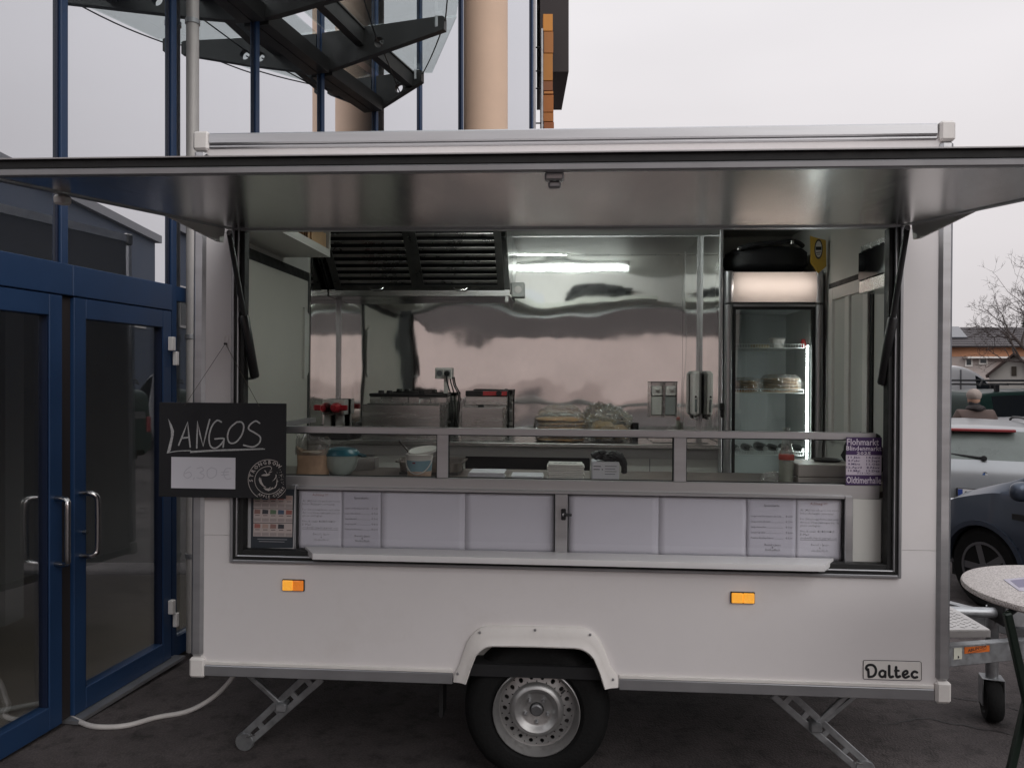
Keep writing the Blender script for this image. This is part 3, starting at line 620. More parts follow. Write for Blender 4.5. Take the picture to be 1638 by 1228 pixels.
# ------------------------------------------------------------------ things in and on the trailer
def blob(c, r, amp=.1, seed=0, fr=3., nu=28, nv=18, flat=None, pw_=1., mb=None):
    m_ = mb or MB(); c = Vector(c); r = Vector(r)
    def fn(u, v):
        th, ph = 2 * math.pi * u, math.pi * (v * .998 + .001)
        def sp(q): return math.copysign(abs(q) ** pw_, q)
        d = Vector((sp(math.cos(th)) * sp(math.sin(ph)), sp(math.sin(th)) * sp(math.sin(ph)), sp(math.cos(ph))))
        k = 1 + amp * noise.noise(Vector((d.x * fr + seed, d.y * fr, d.z * fr))) + amp * .5 * noise.noise(Vector((d.x * fr * 2.3, d.y * fr * 2.3 + seed, d.z * fr * 2.3)))
        p = c + Vector((d.x * r.x, d.y * r.y, d.z * r.z)) * k
        if flat is not None and p.z < flat: p.z = flat
        return p
    m_.sheet(fn, nu, nv, close_u=True); return m_
def tt(name, label, cat, base, group=None): return thing(name, label, cat, base, group, on='trailer')
PLASTIC = glass('crinkled_clear_film', (.90, .90, .89), .10, .8, .08, 2.2, bump=1.0, bscale=70, body=(.6, .6, .58), bodyfac=.10)
MILKY = glass('milky_film', (.75, .75, .74), .10, .6, .15, 2.5, body=(.6, .58, .55), bodyfac=.18)
BREAD = M('fried_dough', (.42, .235, .095), .6, var=.35, vscale=30, bump=.4, bscale=45)

# wall appliance with black glass front, right end wall
x_f = rw - .13
def xy_(px, x):
    c = TI @ Vector((0, 0, EYE)); r = TI.to_3x3() @ Vector(((px - CX) / F, 1, 0)); return c.y + r.y * (x - c.x) / r.x
ay0, ay1 = .10, xy_(1373, x_f); az0 = L(1373, 450, ay1)[1]; az1 = L(1373, 405, ay1)[1]
ap = tt('wall_heater', 'wall heater with black glass front and silver edges above the side window', 'heater', (rw - .06, (ay0 + ay1) / 2, az0 - .06))
tb('housing', STEEL2, (x_f, rw - .002, ay0, ay1, az0 - .06, az0), (x_f, rw - .002, ay0, ay1, az1 + .0005, az1 + .03), (x_f + .012, rw - .002, ay0, ay1, az0 + .0005, az1), bev=.003, parent=ap)
tb('glass_front', M('black_glass', (.008, .008, .009), .06, spec=.6), (x_f - .004, x_f + .0115, ay0, ay1, az0 + .001, az1 - .0005), bev=.002, parent=ap)

# fridge
fx0, fx1, fy0, fy1, fz0, fz1 = 2.522, 3.082, 1.28, 1.93, .052, 1.900
fd = tt('display_fridge', 'tall silver display fridge with glass door and lit header', 'fridge', ((fx0 + fx1) / 2, (fy0 + fy1) / 2, fz0))
SILV = M('fridge_silver', (.42, .42, .43), .3, metal=.8, var=.05, vscale=4); FG = M('fridge_grey', (.12, .12, .13), .4, metal=.3)
LINER = M('fridge_liner', (.40, .425, .42), .4, var=.03, vscale=3)
tb('cabinet', FG, (fx0, fx0 + .02, fy0 + .05, fy1, fz0, fz1), (fx1 - .02, fx1, fy0 + .05, fy1, fz0, fz1), (fx0 + .02, fx1 - .02, fy1 - .02, fy1, fz0, fz1), (fx0 + .02, fx1 - .02, fy0 + .05, fy1 - .02, fz1 - .02, fz1), bev=0, parent=fd)
tb('liner', LINER, (fx0 + .021, fx0 + .034, fy0 + .06, fy1 - .03, .35, 1.70), (fx1 - .034, fx1 - .021, fy0 + .06, fy1 - .03, .35, 1.70), (fx0 + .035, fx1 - .035, fy1 - .03, fy1 - .021, .35, 1.70), (fx0 + .021, fx1 - .021, fy0 + .06, fy1 - .021, 1.70, 1.715), (fx0 + .021, fx1 - .021, fy0 + .06, fy1 - .021, .33, .35), parent=fd)
hzb = L(1200, 484, fy0)[1]
hd = MB().prism([(fx0 + .047, hzb), (fx1 - .047, hzb), (fx1 - .047, fz1 - .004), (fx0 + .047, fz1 - .004)], fy0 + .055, fy0 + .062).build('header', WPLAST, fd)
m_ = MB(); m_.sheet(lambda u, v: (fx0 + .045 + (fx1 - fx0 - .09) * u, fy0 + .004 - .016 * math.sin(math.pi * v), hzb + .004 + (fz1 - hzb - .010) * v), 24, 14)
mt_ = bpy.data.materials.new('header_diffuser'); mt_.use_nodes = True; t2 = mt_.node_tree; t2.nodes.clear(); o2 = t2.nodes.new('ShaderNodeOutputMaterial'); x2 = t2.nodes.new('ShaderNodeMixShader'); x2.inputs[0].default_value = .45
d2_ = t2.nodes.new('ShaderNodeBsdfPrincipled'); d2_.inputs['Base Color'].default_value = (.42, .41, .41, 1); d2_.inputs['Metallic'].default_value = .5; d2_.inputs['Roughness'].default_value = .35; l2 = t2.nodes.new('ShaderNodeBsdfTranslucent'); l2.inputs[0].default_value = (.9, .80, .74, 1)
t2.links.new(d2_.outputs[0], x2.inputs[1]); t2.links.new(l2.outputs[0], x2.inputs[2]); t2.links.new(x2.outputs[0], o2.inputs[0])
m_.build('light_panel', mt_, hd, smooth=80)
MB().cyl((fx0 + .06, fy0 + .035, (hzb + fz1) / 2 + .005), (fx1 - .06, fy0 + .035, (hzb + fz1) / 2 + .005), .008, n=10).build('header_tube', M('header_tube_light', (1, 1, 1), .5, emit=(1, .92, .86), es=9), hd)
MB().box(fx0 + .047, fx1 - .047, fy0 + .006, fy0 + .054, hzb, hzb + .004).build('header_floor', FG, hd); MB().box(fx0 + .047, fx1 - .047, fy0 + .006, fy0 + .054, fz1 - .006, fz1 - .002).build('header_lid', FG, hd)
for a in (fx0, fx1 - .046):
    m_ = MB(); m_.lathe([(.023, hzb), (.023, fz1)], 24, (a + .023, fy0 + .02, 0)); m_.build('header_post', SILV, fd)
    m_ = MB(); m_.lathe([(.023, .18), (.023, hzb - .012)], 24, (a + .023, fy0 + .02, 0)); m_.build('door_post', SILV, fd)
tb('door_rail', SILV, (fx0 + .047, fx1 - .047, fy0 + .004, fy0 + .03, hzb - .022, hzb - .010), parent=fd); tb('door_rail', SILV, (fx0 + .047, fx1 - .047, fy0 + .004, fy0 + .03, .18, .24), parent=fd)
tb('plinth', FG, (fx0, fx1, fy0 + .03, fy0 + .06, fz0, .175), parent=fd)
frame('door_gasket', RUBBER, fx0 + .047, fx1 - .047, .24, hzb - .0225, .016, fy0 + .010, fy0 + .04, parent=fd, bev=0)
tb('door_glass', glass('fridge_glass', (.93, .96, .95), .05, .7, power=3.), (fx0 + .063, fx1 - .063, fy0 + .016, fy0 + .020, .256, hzb - .039), parent=fd)
sx0, sx1 = fx0 + .04, fx1 - .085
WIRE = M('white_wire', (.72, .74, .73), .35)
shz = [L(1200, 556, fy0 + .09)[1], L(1200, 628, fy0 + .09)[1], L(1200, 727, fy0 + .09)[1]]
for z in shz:
    m_ = MB(); n_ = 28
    m_.box(sx0, sx1, fy0 + .085, fy0 + .089, z - .0025, z + .001).box(sx0, sx1, fy0 + .085, fy0 + .089, z + .020, z + .0235)
    for k in range(n_ + 1):
        x = sx0 + (sx1 - sx0) * k / n_; m_.box(x - .0013, x + .0013, fy0 + .0858, fy0 + .0885, z, z + .021)
        m_.box(x - .0012, x + .0012, fy0 + .0886, fy1 - .04, z - .001, z + .0005)
    m_.box(sx0, sx1, fy1 - .05, fy1 - .046, z - .004, z - .0012); m_.build('wire_shelf', WIRE, fd)
zl0, zl1 = .45, L(1298, 552, fy0 + .06)[1]
ls = tb('light_bar', WIRE, (fx1 - .066, fx1 - .052, fy0 + .062, fy0 + .080, zl0, zl1), parent=fd)
m_ = MB(); n_ = 60
for k in range(n_):
    z = zl0 + (zl1 - zl0) * (k + .2) / n_; m_.box(fx1 - .074, fx1 - .0662, fy0 + .062, fy0 + .080, z, z + (zl1 - zl0) / n_ * .62)
m_.build('light_diodes', M('led_white', (1, 1, 1), .5, emit=(.97, 1, .99), es=26), ls)
# things in the fridge
def bread_pack(label, x0, x1, y0, y1, z0, n, group, h=.017, bag=True):
    t_ = tt('bread_pack', label, 'bread', ((x0 + x1) / 2, (y0 + y1) / 2, z0), group)
    for k in range(n):
        c = ((x0 + x1) / 2 + random.uniform(-.008, .008), (y0 + y1) / 2, z0 + h * (k + .5))
        blob(c, ((x1 - x0) / 2, (y1 - y0) / 2, h * .62), .10, k * 3.1 + x0 * 9, 2.2, 26, 10, pw_=.75).build('flatbread', BREAD, t_)
    if bag:
        blob(((x0 + x1) / 2, (y0 + y1) / 2, z0 + h * n * .55), ((x1 - x0) / 2 + .012, (y1 - y0) / 2 + .01, h * n * .72), .13, x0 * 5, 4, 40, 24, flat=z0 + .001, pw_=.62).build('bag', PLASTIC, t_, smooth=25)
    return t_
z = shz[1] + .003
bread_pack('bagged stack of flatbreads on the left of the middle fridge shelf', L(1172, 600, 1.5)[0], L(1212, 600, 1.5)[0], 1.38, 1.62, z, 4, None)
bread_pack('bagged stack of flatbreads on the right of the middle fridge shelf', L(1222, 600, 1.5)[0], L(1276, 600, 1.5)[0], 1.38, 1.62, z, 5, None)
z = shz[0] + .003; x = L(1243, 540, 1.55)[0]
tp = tt('food_tub', 'small white lidded tub on the top fridge shelf', 'tub', (x, 1.55, z)); MB().lathe([(.035, z), (.044, z + .05), (.046, z + .052)], 24, (x, 1.55, 0)).build('tub', WPLAST, tp); MB().lathe([(.048, z + .053), (.048, z + .060), (.044, z + .064), (.0001, z + .066)], 24, (x, 1.55, 0)).build('lid', WPLAST, tp)
x = L(1285, 540, 1.5)[0]; tp = tt('sauce_pot', 'little red sauce pot on the top fridge shelf', 'pot', (x, 1.5, z)); MB().lathe([(.014, z), (.018, z + .03), (.012, z + .045), (.012, z + .055), (.0001, z + .056)], 16, (x, 1.5, 0)).build('pot', M('red_plastic', (.45, .03, .03), .35), tp)
x = L(1215, 540, 1.5)[0]; tp = tt('cheese_pack', 'flat pale packet lying on the top fridge shelf', 'packet', (x, 1.5, z)); blob((x, 1.5, z + .012), (.055, .06, .014), .1, 4, 2, 24, 10, pw_=.6).build('packet', M('pale_yellow', (.5, .42, .28), .5), tp)
z = shz[2] + .006
DARKGLASS = M('dark_bottle_glass', (.015, .02, .018), .08, spec=.6); CAPS = M('silver_cap', (.5, .5, .5), .3, metal=.8)
for k, px in enumerate((1178, 1200, 1222, 1243, 1262, 1282)):
    x = L(px, 712, 1.45)[0]; r_ = .022 if k != 2 else .027
    lab = 'dark drinks bottle lying in the fridge, ' + ('first', 'second', 'third', 'fourth', 'fifth', 'sixth')[k] + ' from the left'
    t_ = tt('drinks_bottle', lab, 'bottle', (x, 1.45, z), 'bottles lying on the lowest fridge shelf'); zc = z + r_
    MB().lathe([(.0001, .19), (r_, .185), (r_, .06), (r_ * .5, .02), (r_ * .48, 0)], 20, (x, 1.42, zc), 'y').build('bottle', DARKGLASS, t_)
    MB().lathe([(r_ * .52, .004), (r_ * .54, -.012), (.0001, -.014)], 16, (x, 1.42, zc), 'y').build('cap', CAPS, t_)
# on the fridge: black bag, shield sign
t_ = tt('black_bag', 'black equipment bag with strap handle lying on top of the fridge', 'bag', (2.80, 1.55, 1.902))
blob((2.80, 1.50, 1.985), (.235, .16, .085), .10, 2, 2.2, 34, 20, flat=1.9022, pw_=.6).build('bag', M('black_nylon', (.012, .012, .014), .6, bump=.2, bscale=30), t_)
MB().tube(catmull([(2.62, 1.36, 2.045), (2.70, 1.33, 2.062), (2.82, 1.33, 2.072), (2.93, 1.34, 2.080), (2.99, 1.38, 2.06)], 5), .014, 8).build('strap', M('black_nylon', (.012, .012, .014), .6), t_)
MB().box(2.605, 2.628, 1.345, 1.365, 2.030, 2.050, .004).build('buckle', STEEL2, t_); MB().box(2.905, 2.922, 1.320, 1.330, 2.064, 2.085, .002).build('clip', STEEL2, t_)
sc_ = [L(*q, 1.26) for q in ((1296, 377), (1309, 382), (1321, 384), (1322, 426), (1309, 437), (1297, 421))]
cxm = sum(q[0] for q in sc_) / 6; czm = (sc_[0][1] + sc_[3][1]) / 2 + .01
t_ = tt('shield_sign', 'small yellow shield sign with round dark emblem on the fridge', 'sign', (cxm, 1.26, 1.902))
MB().prism(sc_, 1.258, 1.268, bev=.002).build('shield', M('shield_yellow', (.52, .33, .05), .45), t_)
p = Print(1.2565); p.shape([(cxm + .038 * math.cos(a) * .62, czm + .052 * math.sin(a) * 1.1) for a in (2 * math.pi * k / 24 for k in range(24))]); p.build('emblem_ring', M('emblem_dark', (.05, .045, .04), .5), t_)
p = Print(1.2560); p.shape([(cxm + .029 * math.cos(a) * .62, czm + .042 * math.sin(a) * 1.1) for a in (2 * math.pi * k / 24 for k in range(24))]); p.build('emblem_disc', M('emblem_white', (.55, .53, .5), .5), t_)
p = Print(1.2555); p.rect(cxm - .016, cxm + .016, czm - .006, czm + .014); p.stroke([(cxm - .012, czm - .020), (cxm + .012, czm - .018)], .005); p.stroke([(cxm - .009, czm - .031), (cxm + .008, czm - .030)], .004); p.build('emblem_mark', INK, t_)

# rear worktop: two fryers
RWT = .8872
fa0, fa1 = L(580, 660, 1.38)[0], L(703, 660, 1.38)[0]; ftz = L(640, 647, 1.38)[1]
t_ = tt('double_fryer', 'stainless double-tank fryer with two lift handles on the rear worktop', 'fryer', ((fa0 + fa1) / 2, 1.55, RWT))
tb('tank', STEEL2, (fa0, fa1, 1.38, 1.72, RWT, ftz), bev=.004, parent=t_); tb('front_edge', STEEL2, (fa0 - .002, fa0 + .003, 1.376, 1.3795, RWT + .002, ftz), (fa1 - .003, fa1 + .002, 1.376, 1.3795, RWT + .002, ftz), parent=t_)
hz_ = L(640, 629, 1.70)[1]; ha0, ha1 = L(594, 640, 1.70)[0], L(716, 640, 1.70)[0]
tb('control_head', STEEL2, (ha0, (ha0 + ha1) / 2 - .002, 1.66, 1.80, ftz + .001, hz_ - .02), ((ha0 + ha1) / 2 + .002, ha1, 1.66, 1.80, ftz + .001, hz_ - .02), bev=.003, parent=t_)
tb('control_top', BLACK, (ha0 - .004, ha1 + .004, 1.655, 1.80, hz_ - .0195, hz_), bev=.004, parent=t_)
for q in (.13, .24, .66): x = ha0 + (ha1 - ha0) * q; MB().lathe([(.020, hz_ + .0005), (.018, hz_ + .018), (.0001, hz_ + .019)], 20, (x, 1.70, 0)).build('control_knob', BLACK, t_)
for q in (.27, .76):
    x = ha0 + (ha1 - ha0) * q; z = ftz + .004
    MB().tube([(x - .034, 1.56, z), (x - .034, 1.55, z + .03), (x + .034, 1.55, z + .03), (x + .034, 1.56, z)], .006, 10).build('lid_handle', STEEL2, t_)
tb('lid', STEEL2, (fa0 + .02, (fa0 + fa1) / 2 - .01, 1.41, 1.64, ftz + .0005, ftz + .006), ((fa0 + fa1) / 2 + .01, fa1 - .02, 1.41, 1.64, ftz + .0005, ftz + .006), bev=.002, parent=t_)
sa0, sa1 = L(738, 660, 1.40)[0], L(805, 660, 1.40)[0]; stz = L(770, 651, 1.40)[1]
t_ = tt('small_fryer', 'small stainless fryer with red and black control panel', 'fryer', ((sa0 + sa1) / 2, 1.55, RWT))
tb('tank', STEEL2, (sa0, sa1, 1.40, 1.68, RWT, stz), bev=.004, parent=t_)
shz_ = L(780, 625, 1.70)[1]; sb0, sb1 = L(745, 640, 1.70)[0], L(812, 640, 1.70)[0]
tb('control_head', STEEL2, (sb0, sb1, 1.685, 1.80, stz + .001, shz_ - .035), bev=.003, parent=t_); tb('control_panel', BLACK, (sb0, sb1, 1.68, 1.80, shz_ - .0345, shz_), bev=.003, parent=t_)
REDP = M('red_panel', (.42, .045, .05), .4)
tb('red_plate', REDP, (sb0 + (sb1 - sb0) * .42, sb1 - .004, 1.676, 1.6795, shz_ - .030, shz_ - .003), bev=.001, parent=t_)
MB().lathe([(.017, -.022), (.019, 0)], 20, (sb0 + (sb1 - sb0) * .8, 1.676, shz_ - .014), 'y').build('control_knob', BLACK, t_)
for q in (.12, .30, .86): x = sa0 + (sa1 - sa0) * q; MB().tube([(x - .008, 1.42, stz), (x - .008, 1.42, stz + .025), (x + .008, 1.42, stz + .025), (x + .008, 1.42, stz)], .004, 8).build('basket_hook', STEEL2, t_)
MB().bar((sa0 + (sa1 - sa0) * .4, 1.41, stz + .006), (sa0 + (sa1 - sa0) * .52, 1.43, stz + .006), .02, .018, bev=.004).build('basket_grip', BLACK, t_)
MB().cyl((sb1 + .006, 1.70, RWT), (sb1 + .006, 1.70, shz_), .006, n=10).build('side_rod', BLACK, t_)
# sockets with plug and leads
p0 = L(697, 588, 1.95); p1 = L(724, 606, 1.95); xm = (p0[0] + p1[0]) / 2
t_ = tt('wall_socket', 'white double wall socket on the steel back wall', 'socket', (xm, 1.955, p1[1]))
tb('plate', WPLAST, (p0[0], p1[0], 1.918, 1.957, p1[1], p0[1]), bev=.005, parent=t_)
for k in (0, 1):
    x = p0[0] + (p1[0] - p0[0]) * (.27 + .46 * k); z = (p0[1] + p1[1]) / 2
    tb('insert', M('socket_grey', (.35, .35, .34), .4), (x - .024, x + .024, 1.914, 1.9175, z - .024, z + .024), bev=.003, parent=t_)
    if k == 0: MB().lathe([(.018, -.001), (.020, .002)], 24, (x, 1.9135, z), 'y').build('socket_well', FG, t_)
t_ = tt('power_lead', 'black plug and pair of leads hanging from the double socket', 'cable', (x, 1.9, RWT))
MB().lathe([(.010, -.035), (.018, -.028), (.020, 0)], 20, (x, 1.912, z), 'y').build('plug', BLACK, t_)
MB().tube(catmull([(x, 1.885, z - .005), (x + .005, 1.88, z - .06), (x + .03, 1.885, z - .15), (x + .04, 1.89, z - .26), (x + .03, 1.88, RWT + .01)], 6), .0045, 8).build('lead', BLACK, t_)
MB().tube(catmull([(x + .035, 1.93, z - .025), (x + .045, 1.925, z - .08), (x + .075, 1.92, z - .15), (x + .07, 1.92, z - .28), (x + .06, 1.91, RWT + .01)], 6), .0045, 8).build('lead', BLACK, t_)
tb('cable_duct', WPLAST, (xm - .0, xm + .026, 1.940, 1.956, RWT + .1, p1[1] - .001)); 
p0 = L(819, 453, 1.95); p1 = L(839, 476, 1.95)
t_ = tt('switch_box', 'square grey switch box on the steel wall beside the hood', 'switch', ((p0[0] + p1[0]) / 2, 1.955, p1[1]))
tb('box', M('switch_grey', (.50, .51, .49), .45), (p0[0], p1[0], 1.905, 1.957, p1[1], p0[1]), bev=.005, parent=t_); MB().lathe([(.022, -.002), (.026, .002)], 24, ((p0[0] + p1[0]) / 2, 1.9035, (p0[1] + p1[1]) / 2), 'y').build('cover', WPLAST, t_)
# red industrial plug in the corner
x, z = L(538, 652, 1.80)
t_ = tt('industrial_plug', 'red industrial plug on a white conduit in the steel corner', 'plug', (x, 1.85, RWT))
REDC = M('cee_red', (.50, .02, .035), .35); MB().lathe([(.0001, -.07), (.020, -.068), (.031, -.05), (.034, -.02), (.034, .02), (.026, .04)], 24, (x, 1.80, z), 'y').build('plug_cap', REDC, t_)
MB().bar((x, 1.80, z), (x + .075, 1.80, z), .036, .036, bev=.006).build('plug_body', REDC, t_); tb('socket_box', WPLAST, (x - .04, x + .045, 1.842, 1.93, z - .05, z + .055), bev=.004, parent=t_); tb('conduit', WPLAST, (x - .018, x + .03, 1.85, 1.90, RWT, z - .051), parent=t_)
# dispensers
for k, (a, b_) in enumerate(((1040, 1060), (1062, 1082))):
    x0, z1 = L(a, 611, 1.90); x1, z0 = L(b_, 664, 1.90)
    t_ = tt('soap_dispenser', ('soap dispenser with milky bottle, left one of the pair above the sink', 'soap dispenser with grey bottle, right one of the pair above the sink')[k], 'dispenser', ((x0 + x1) / 2, 1.95, z0), 'soap dispensers above the sink')
    tb('bracket', STEEL2, (x0, x0 + .003, 1.87, 1.953, z0 - .015, z1), (x1 - .003, x1, 1.87, 1.953, z0 - .015, z1), (x0 + .0035, x1 - .0035, 1.945, 1.953, z0 - .015, z1), parent=t_)
    zm = z0 + (z1 - z0) * .58
    tb('bottle', M('milky_white' if k == 0 else 'grey_soap', (.62, .62, .58) if k == 0 else (.30, .32, .31), .3), (x0 + .005, x1 - .005, 1.875, 1.94, z0, zm), bev=.006, parent=t_)
    tb('pump_head', WPLAST, (x0 + .008, x1 - .008, 1.865, 1.935, zm + .001, z1 - .025), bev=.006, parent=t_); tb('pump_spout', WPLAST, ((x0 + x1) / 2 - .012, (x0 + x1) / 2 + .012, 1.845, 1.8645, zm + .035, zm + .055), bev=.004, parent=t_)
    MB().tube([(x0 + .003, 1.88, z1 - .02), (x0 + .003, 1.85, z1 + .002), (x1 - .003, 1.85, z1 + .002), (x1 - .003, 1.88, z1 - .02)], .0025, 8).build('lever', BLACK, t_)
x0, z1 = L(1107, 593, 1.86); x1, z0 = L(1144, 671, 1.86); x1 = min(x1, 2.49)
t_ = tt('towel_dispenser', 'tall white towel dispenser with grey window in the corner by the fridge', 'dispenser', ((x0 + x1) / 2, 1.95, z0))
tb('casing', WPLAST, (x0, x1, 1.82, 1.953, z0 + .02, z1), bev=.018, parent=t_); tb('window', M('smoke_grey', (.22, .24, .24), .2), (x0 + .012, x1 - .03, 1.814, 1.8195, z0 + .05, z0 + (z1 - z0) * .42), bev=.003, parent=t_)
MB().lathe([(.0001, -.006), (.006, -.005), (.007, 0)], 12, ((x0 + x1) / 2 - .01, 1.8195, z0 + (z1 - z0) * .47), 'y').build('lock', BLACK, t_); tb('nozzle', WPLAST, (x0 + .02, x1 - .02, 1.84, 1.93, z0, z0 + .0195), bev=.006, parent=t_)
# bread bags and cup on the rear worktop
bread_pack('clear bag of flat langos breads on the rear worktop', L(858, 690, 1.5)[0], L(935, 690, 1.5)[0], 1.36, 1.62, RWT, 6, None, h=.024)
x0, x1 = L(948, 690, 1.5)[0], L(1003, 690, 1.5)[0]
t_ = tt('bread_bag', 'open crumpled clear bag with pale bread on the rear worktop', 'bag', ((x0 + x1) / 2, 1.5, RWT))
blob(((x0 + x1) / 2 - .04, 1.5, RWT + .06), (.075, .10, .06), .15, 5, 2, 24, 14, flat=RWT, pw_=.7).build('bread', M('pale_dough', (.50, .36, .20), .6, var=.2, vscale=20), t_); blob(((x0 + x1) / 2 + .055, 1.5, RWT + .05), (.06, .10, .05), .15, 8, 2, 24, 14, flat=RWT, pw_=.7).build('bread', M('pale_dough2', (.5, .36, .2), .6), t_)
blob(((x0 + x1) / 2, 1.5, RWT + .085), (.125, .12, .10), .42, 11, 4.5, 52, 32, flat=RWT + .001, pw_=.7).build('bag', PLASTIC, t_, smooth=20)
x = L(1014, 690, 1.5)[0]; t_ = tt('black_cup', 'small dark cup next to the crumpled bread bag', 'cup', (x, 1.5, RWT)); MB().lathe([(.0001, RWT), (.026, RWT), (.030, RWT + .115), (.027, RWT + .115), (.024, RWT + .01), (.0001, RWT + .01)], 24, (x, 1.5, 0)).build('cup', M('dark_steel', (.06, .06, .062), .25, metal=.8), t_)
x0 = L(505, 700, 1.5)[0]; t_ = tt('black_tray', 'black tray with a crumpled white cloth left of the double fryer', 'tray', (x0 + .12, 1.5, RWT))
MB().box(x0, x0 + .25, 1.36, 1.68, RWT, RWT + .035, .006).build('tray', BLACK, t_); blob((x0 + .09, 1.48, RWT + .045), (.07, .09, .022), .5, 3, 3.5, 30, 16, flat=RWT + .0355).build('cloth', M('cloth_white', (.5, .5, .5), .9), t_)
# packets on the high shelf and the header shelf
x0 = .06
t_ = tt('skewer_bundle', 'bundle of pale wooden skewers on the high left shelf', 'bundle', (.2, .8, 1.9375))
for k in range(14):
    x = .155 + .010 * k; MB().bar((x, .62 + random.uniform(-.02, .02), 1.99 + .004 * (k % 3)), (x, .875, 1.99 + .004 * (k % 3) + random.uniform(-.01, .01)), .008, .10, bev=.002).build('skewer', M('pale_wood', (.5, .33, .19), .65, var=.2, vscale=12), t_)
t_ = tt('red_packet', 'small red packet at the front of the high left shelf', 'packet', (.2, .5, 1.9375)); blob((.20, .50, 1.985), (.06, .07, .047), .15, 6, 2, 20, 12, flat=1.9376, pw_=.6).build('packet', M('packet_red', (.45, .03, .05), .4), t_)
t_ = tt('black_bag', 'dark soft bag on the inner shelf over the hatch', 'bag', (1.9, .13, 1.9875)); blob((1.90, .125, 2.045), (.26, .072, .06), .3, 4, 3, 34, 16, flat=1.9877, pw_=.7).build('bag', M('black_nylon', (.012, .012, .014), .6), t_)
t_ = tt('carton', 'pale carton on the inner shelf over the hatch', 'box', (1.3, .12, 1.9875)); MB().box(1.22, 1.40, .06, .18, 1.9876, 2.06, .002).build('carton', PAPER, t_)

# front counter things
CT = .8003
def spot(px, d, py=740): return L(px, py, d)[0]
# flour bag
x = spot(500, .36); t_ = tt('flour_bag', 'open paper flour bag in a clear sleeve, leftmost on the counter', 'bag', (x, .36, CT))
PEACH = M('flour_paper', (.55, .36, .24), .75, var=.18, vscale=14, bump=.5, bscale=16)
m_ = MB(); hb = .125
def fbag(u, v):
    a = 2 * math.pi * u; r_ = .074 - .006 * math.sin(math.pi * v) + .004 * noise.noise(Vector((math.cos(a) * 2, math.sin(a) * 2, v * 4)))
    q = .55; cx_, sy_ = math.copysign(abs(math.cos(a)) ** q, math.cos(a)), math.copysign(abs(math.sin(a)) ** q, math.sin(a))
    return (x + r_ * cx_, .36 + r_ * .7 * sy_, CT + hb * v + (.014 * math.sin(a * 2 + 1) + .012 * noise.noise(Vector((math.cos(a) * 2, math.sin(a) * 2, 5)))) * v ** 3)
m_.sheet(fbag, 44, 14, close_u=True); m_.build('paper', PEACH, t_, smooth=60); blob((x, .36, CT + .095), (.066, .046, .02), .15, 2, 3, 24, 10, pw_=.7).build('flour', M('flour', (.62, .50, .40), .9), t_)
m_ = MB()
def fsl(u, v):
    a = 2 * math.pi * u; w_ = 1 + .25 * v * noise.noise(Vector((math.cos(a) * 1.6, math.sin(a) * 1.6, v * 3 + 2))); return (x + .078 * w_ * math.copysign(abs(math.cos(a)) ** .6, math.cos(a)), .36 + .056 * w_ * math.copysign(abs(math.sin(a)) ** .6, math.sin(a)), CT + .10 + .085 * v * (1 + .7 * noise.noise(Vector((math.cos(a) * 1.3, math.sin(a) * 1.3, 1)))))
m_.sheet(fsl, 44, 8, close_u=True); m_.build('clear_sleeve', MILKY, t_, smooth=60)
# bowl
x = spot(546, .42); t_ = tt('mixing_bowl', 'clear mixing bowl with dark teal lid next to the flour bag', 'bowl', (x, .42, CT))
MB().lathe([(.0001, CT), (.045, CT), (.070, CT + .03), (.082, CT + .075), (.085, CT + .092)], 32, (x, .42, 0)).build('bowl', M('milky_bowl', (.40, .46, .43), .3, var=.1, vscale=12), t_); MB().lathe([(.080, CT + .0925), (.090, CT + .0935), (.088, CT + .102), (.070, CT + .122), (.035, CT + .130), (.0001, CT + .131)], 32, (x, .42, 0)).build('lid', M('teal_plastic', (.005, .10, .14), .28), t_)
MB().bar((x + .08, .42, CT + .098), (x + .118, .40, CT + .090), .035, .010, bev=.003).build('lid_grip', M('teal_dark', (.004, .05, .07), .3), t_)
# steel board with hole
x0, x1 = spot(560, .60), spot(603, .66); t_ = tt('steel_board', 'thick steel board with a hanging hole behind the teal bowl', 'board', ((x0 + x1) / 2, .6, CT))
MB().prism([(x0 - .03, .46), (x1, .62), (x1, .70), (x0 - .05, .70)], CT, CT + .058, 'xy', bev=.003).build('board', M('board_grey', (.24, .22, .21), .4, metal=.3, var=.1, vscale=8), t_); MB().lathe([(.0001, .001), (.016, .001), (.016, 0)], 20, ((x0 + x1) / 2 + .0, .66, CT + .0581)).build('hole', BLACKM, t_)
# gastronorm pan
x0, x1 = spot(634, .50, 730), spot(744, .50, 730); t_ = tt('steel_pan', 'shallow steel pan behind the yoghurt bucket', 'pan', ((x0 + x1) / 2, .53, CT)); zr = CT + .062
m_ = MB()
def pan(u, v):
    k = [(1.0, zr), (1.0, zr - .004), (.90, zr - .004), (.86, CT + .012), (.0, CT + .012)]; q = k[int(round(v * 4))]
    a = 2 * math.pi * u; cx_, sy_ = math.copysign(abs(math.cos(a)) ** .35, math.cos(a)), math.copysign(abs(math.sin(a)) ** .35, math.sin(a)); return ((x0 + x1) / 2 + (x1 - x0) / 2 * q[0] * cx_, .55 + .13 * q[0] * sy_, q[1])
m_.sheet(pan, 48, 4, close_u=True); m_.build('pan', M('warm_steel', (.30, .27, .25), .28, metal=.9, var=.1, vscale=6), t_, smooth=40); MB().box((x0 + x1) / 2 - (x1 - x0) * .42, (x0 + x1) / 2 + (x1 - x0) * .42, .55 - .108, .55 + .108, CT, CT + .011).build('foot', STEELD, t_)
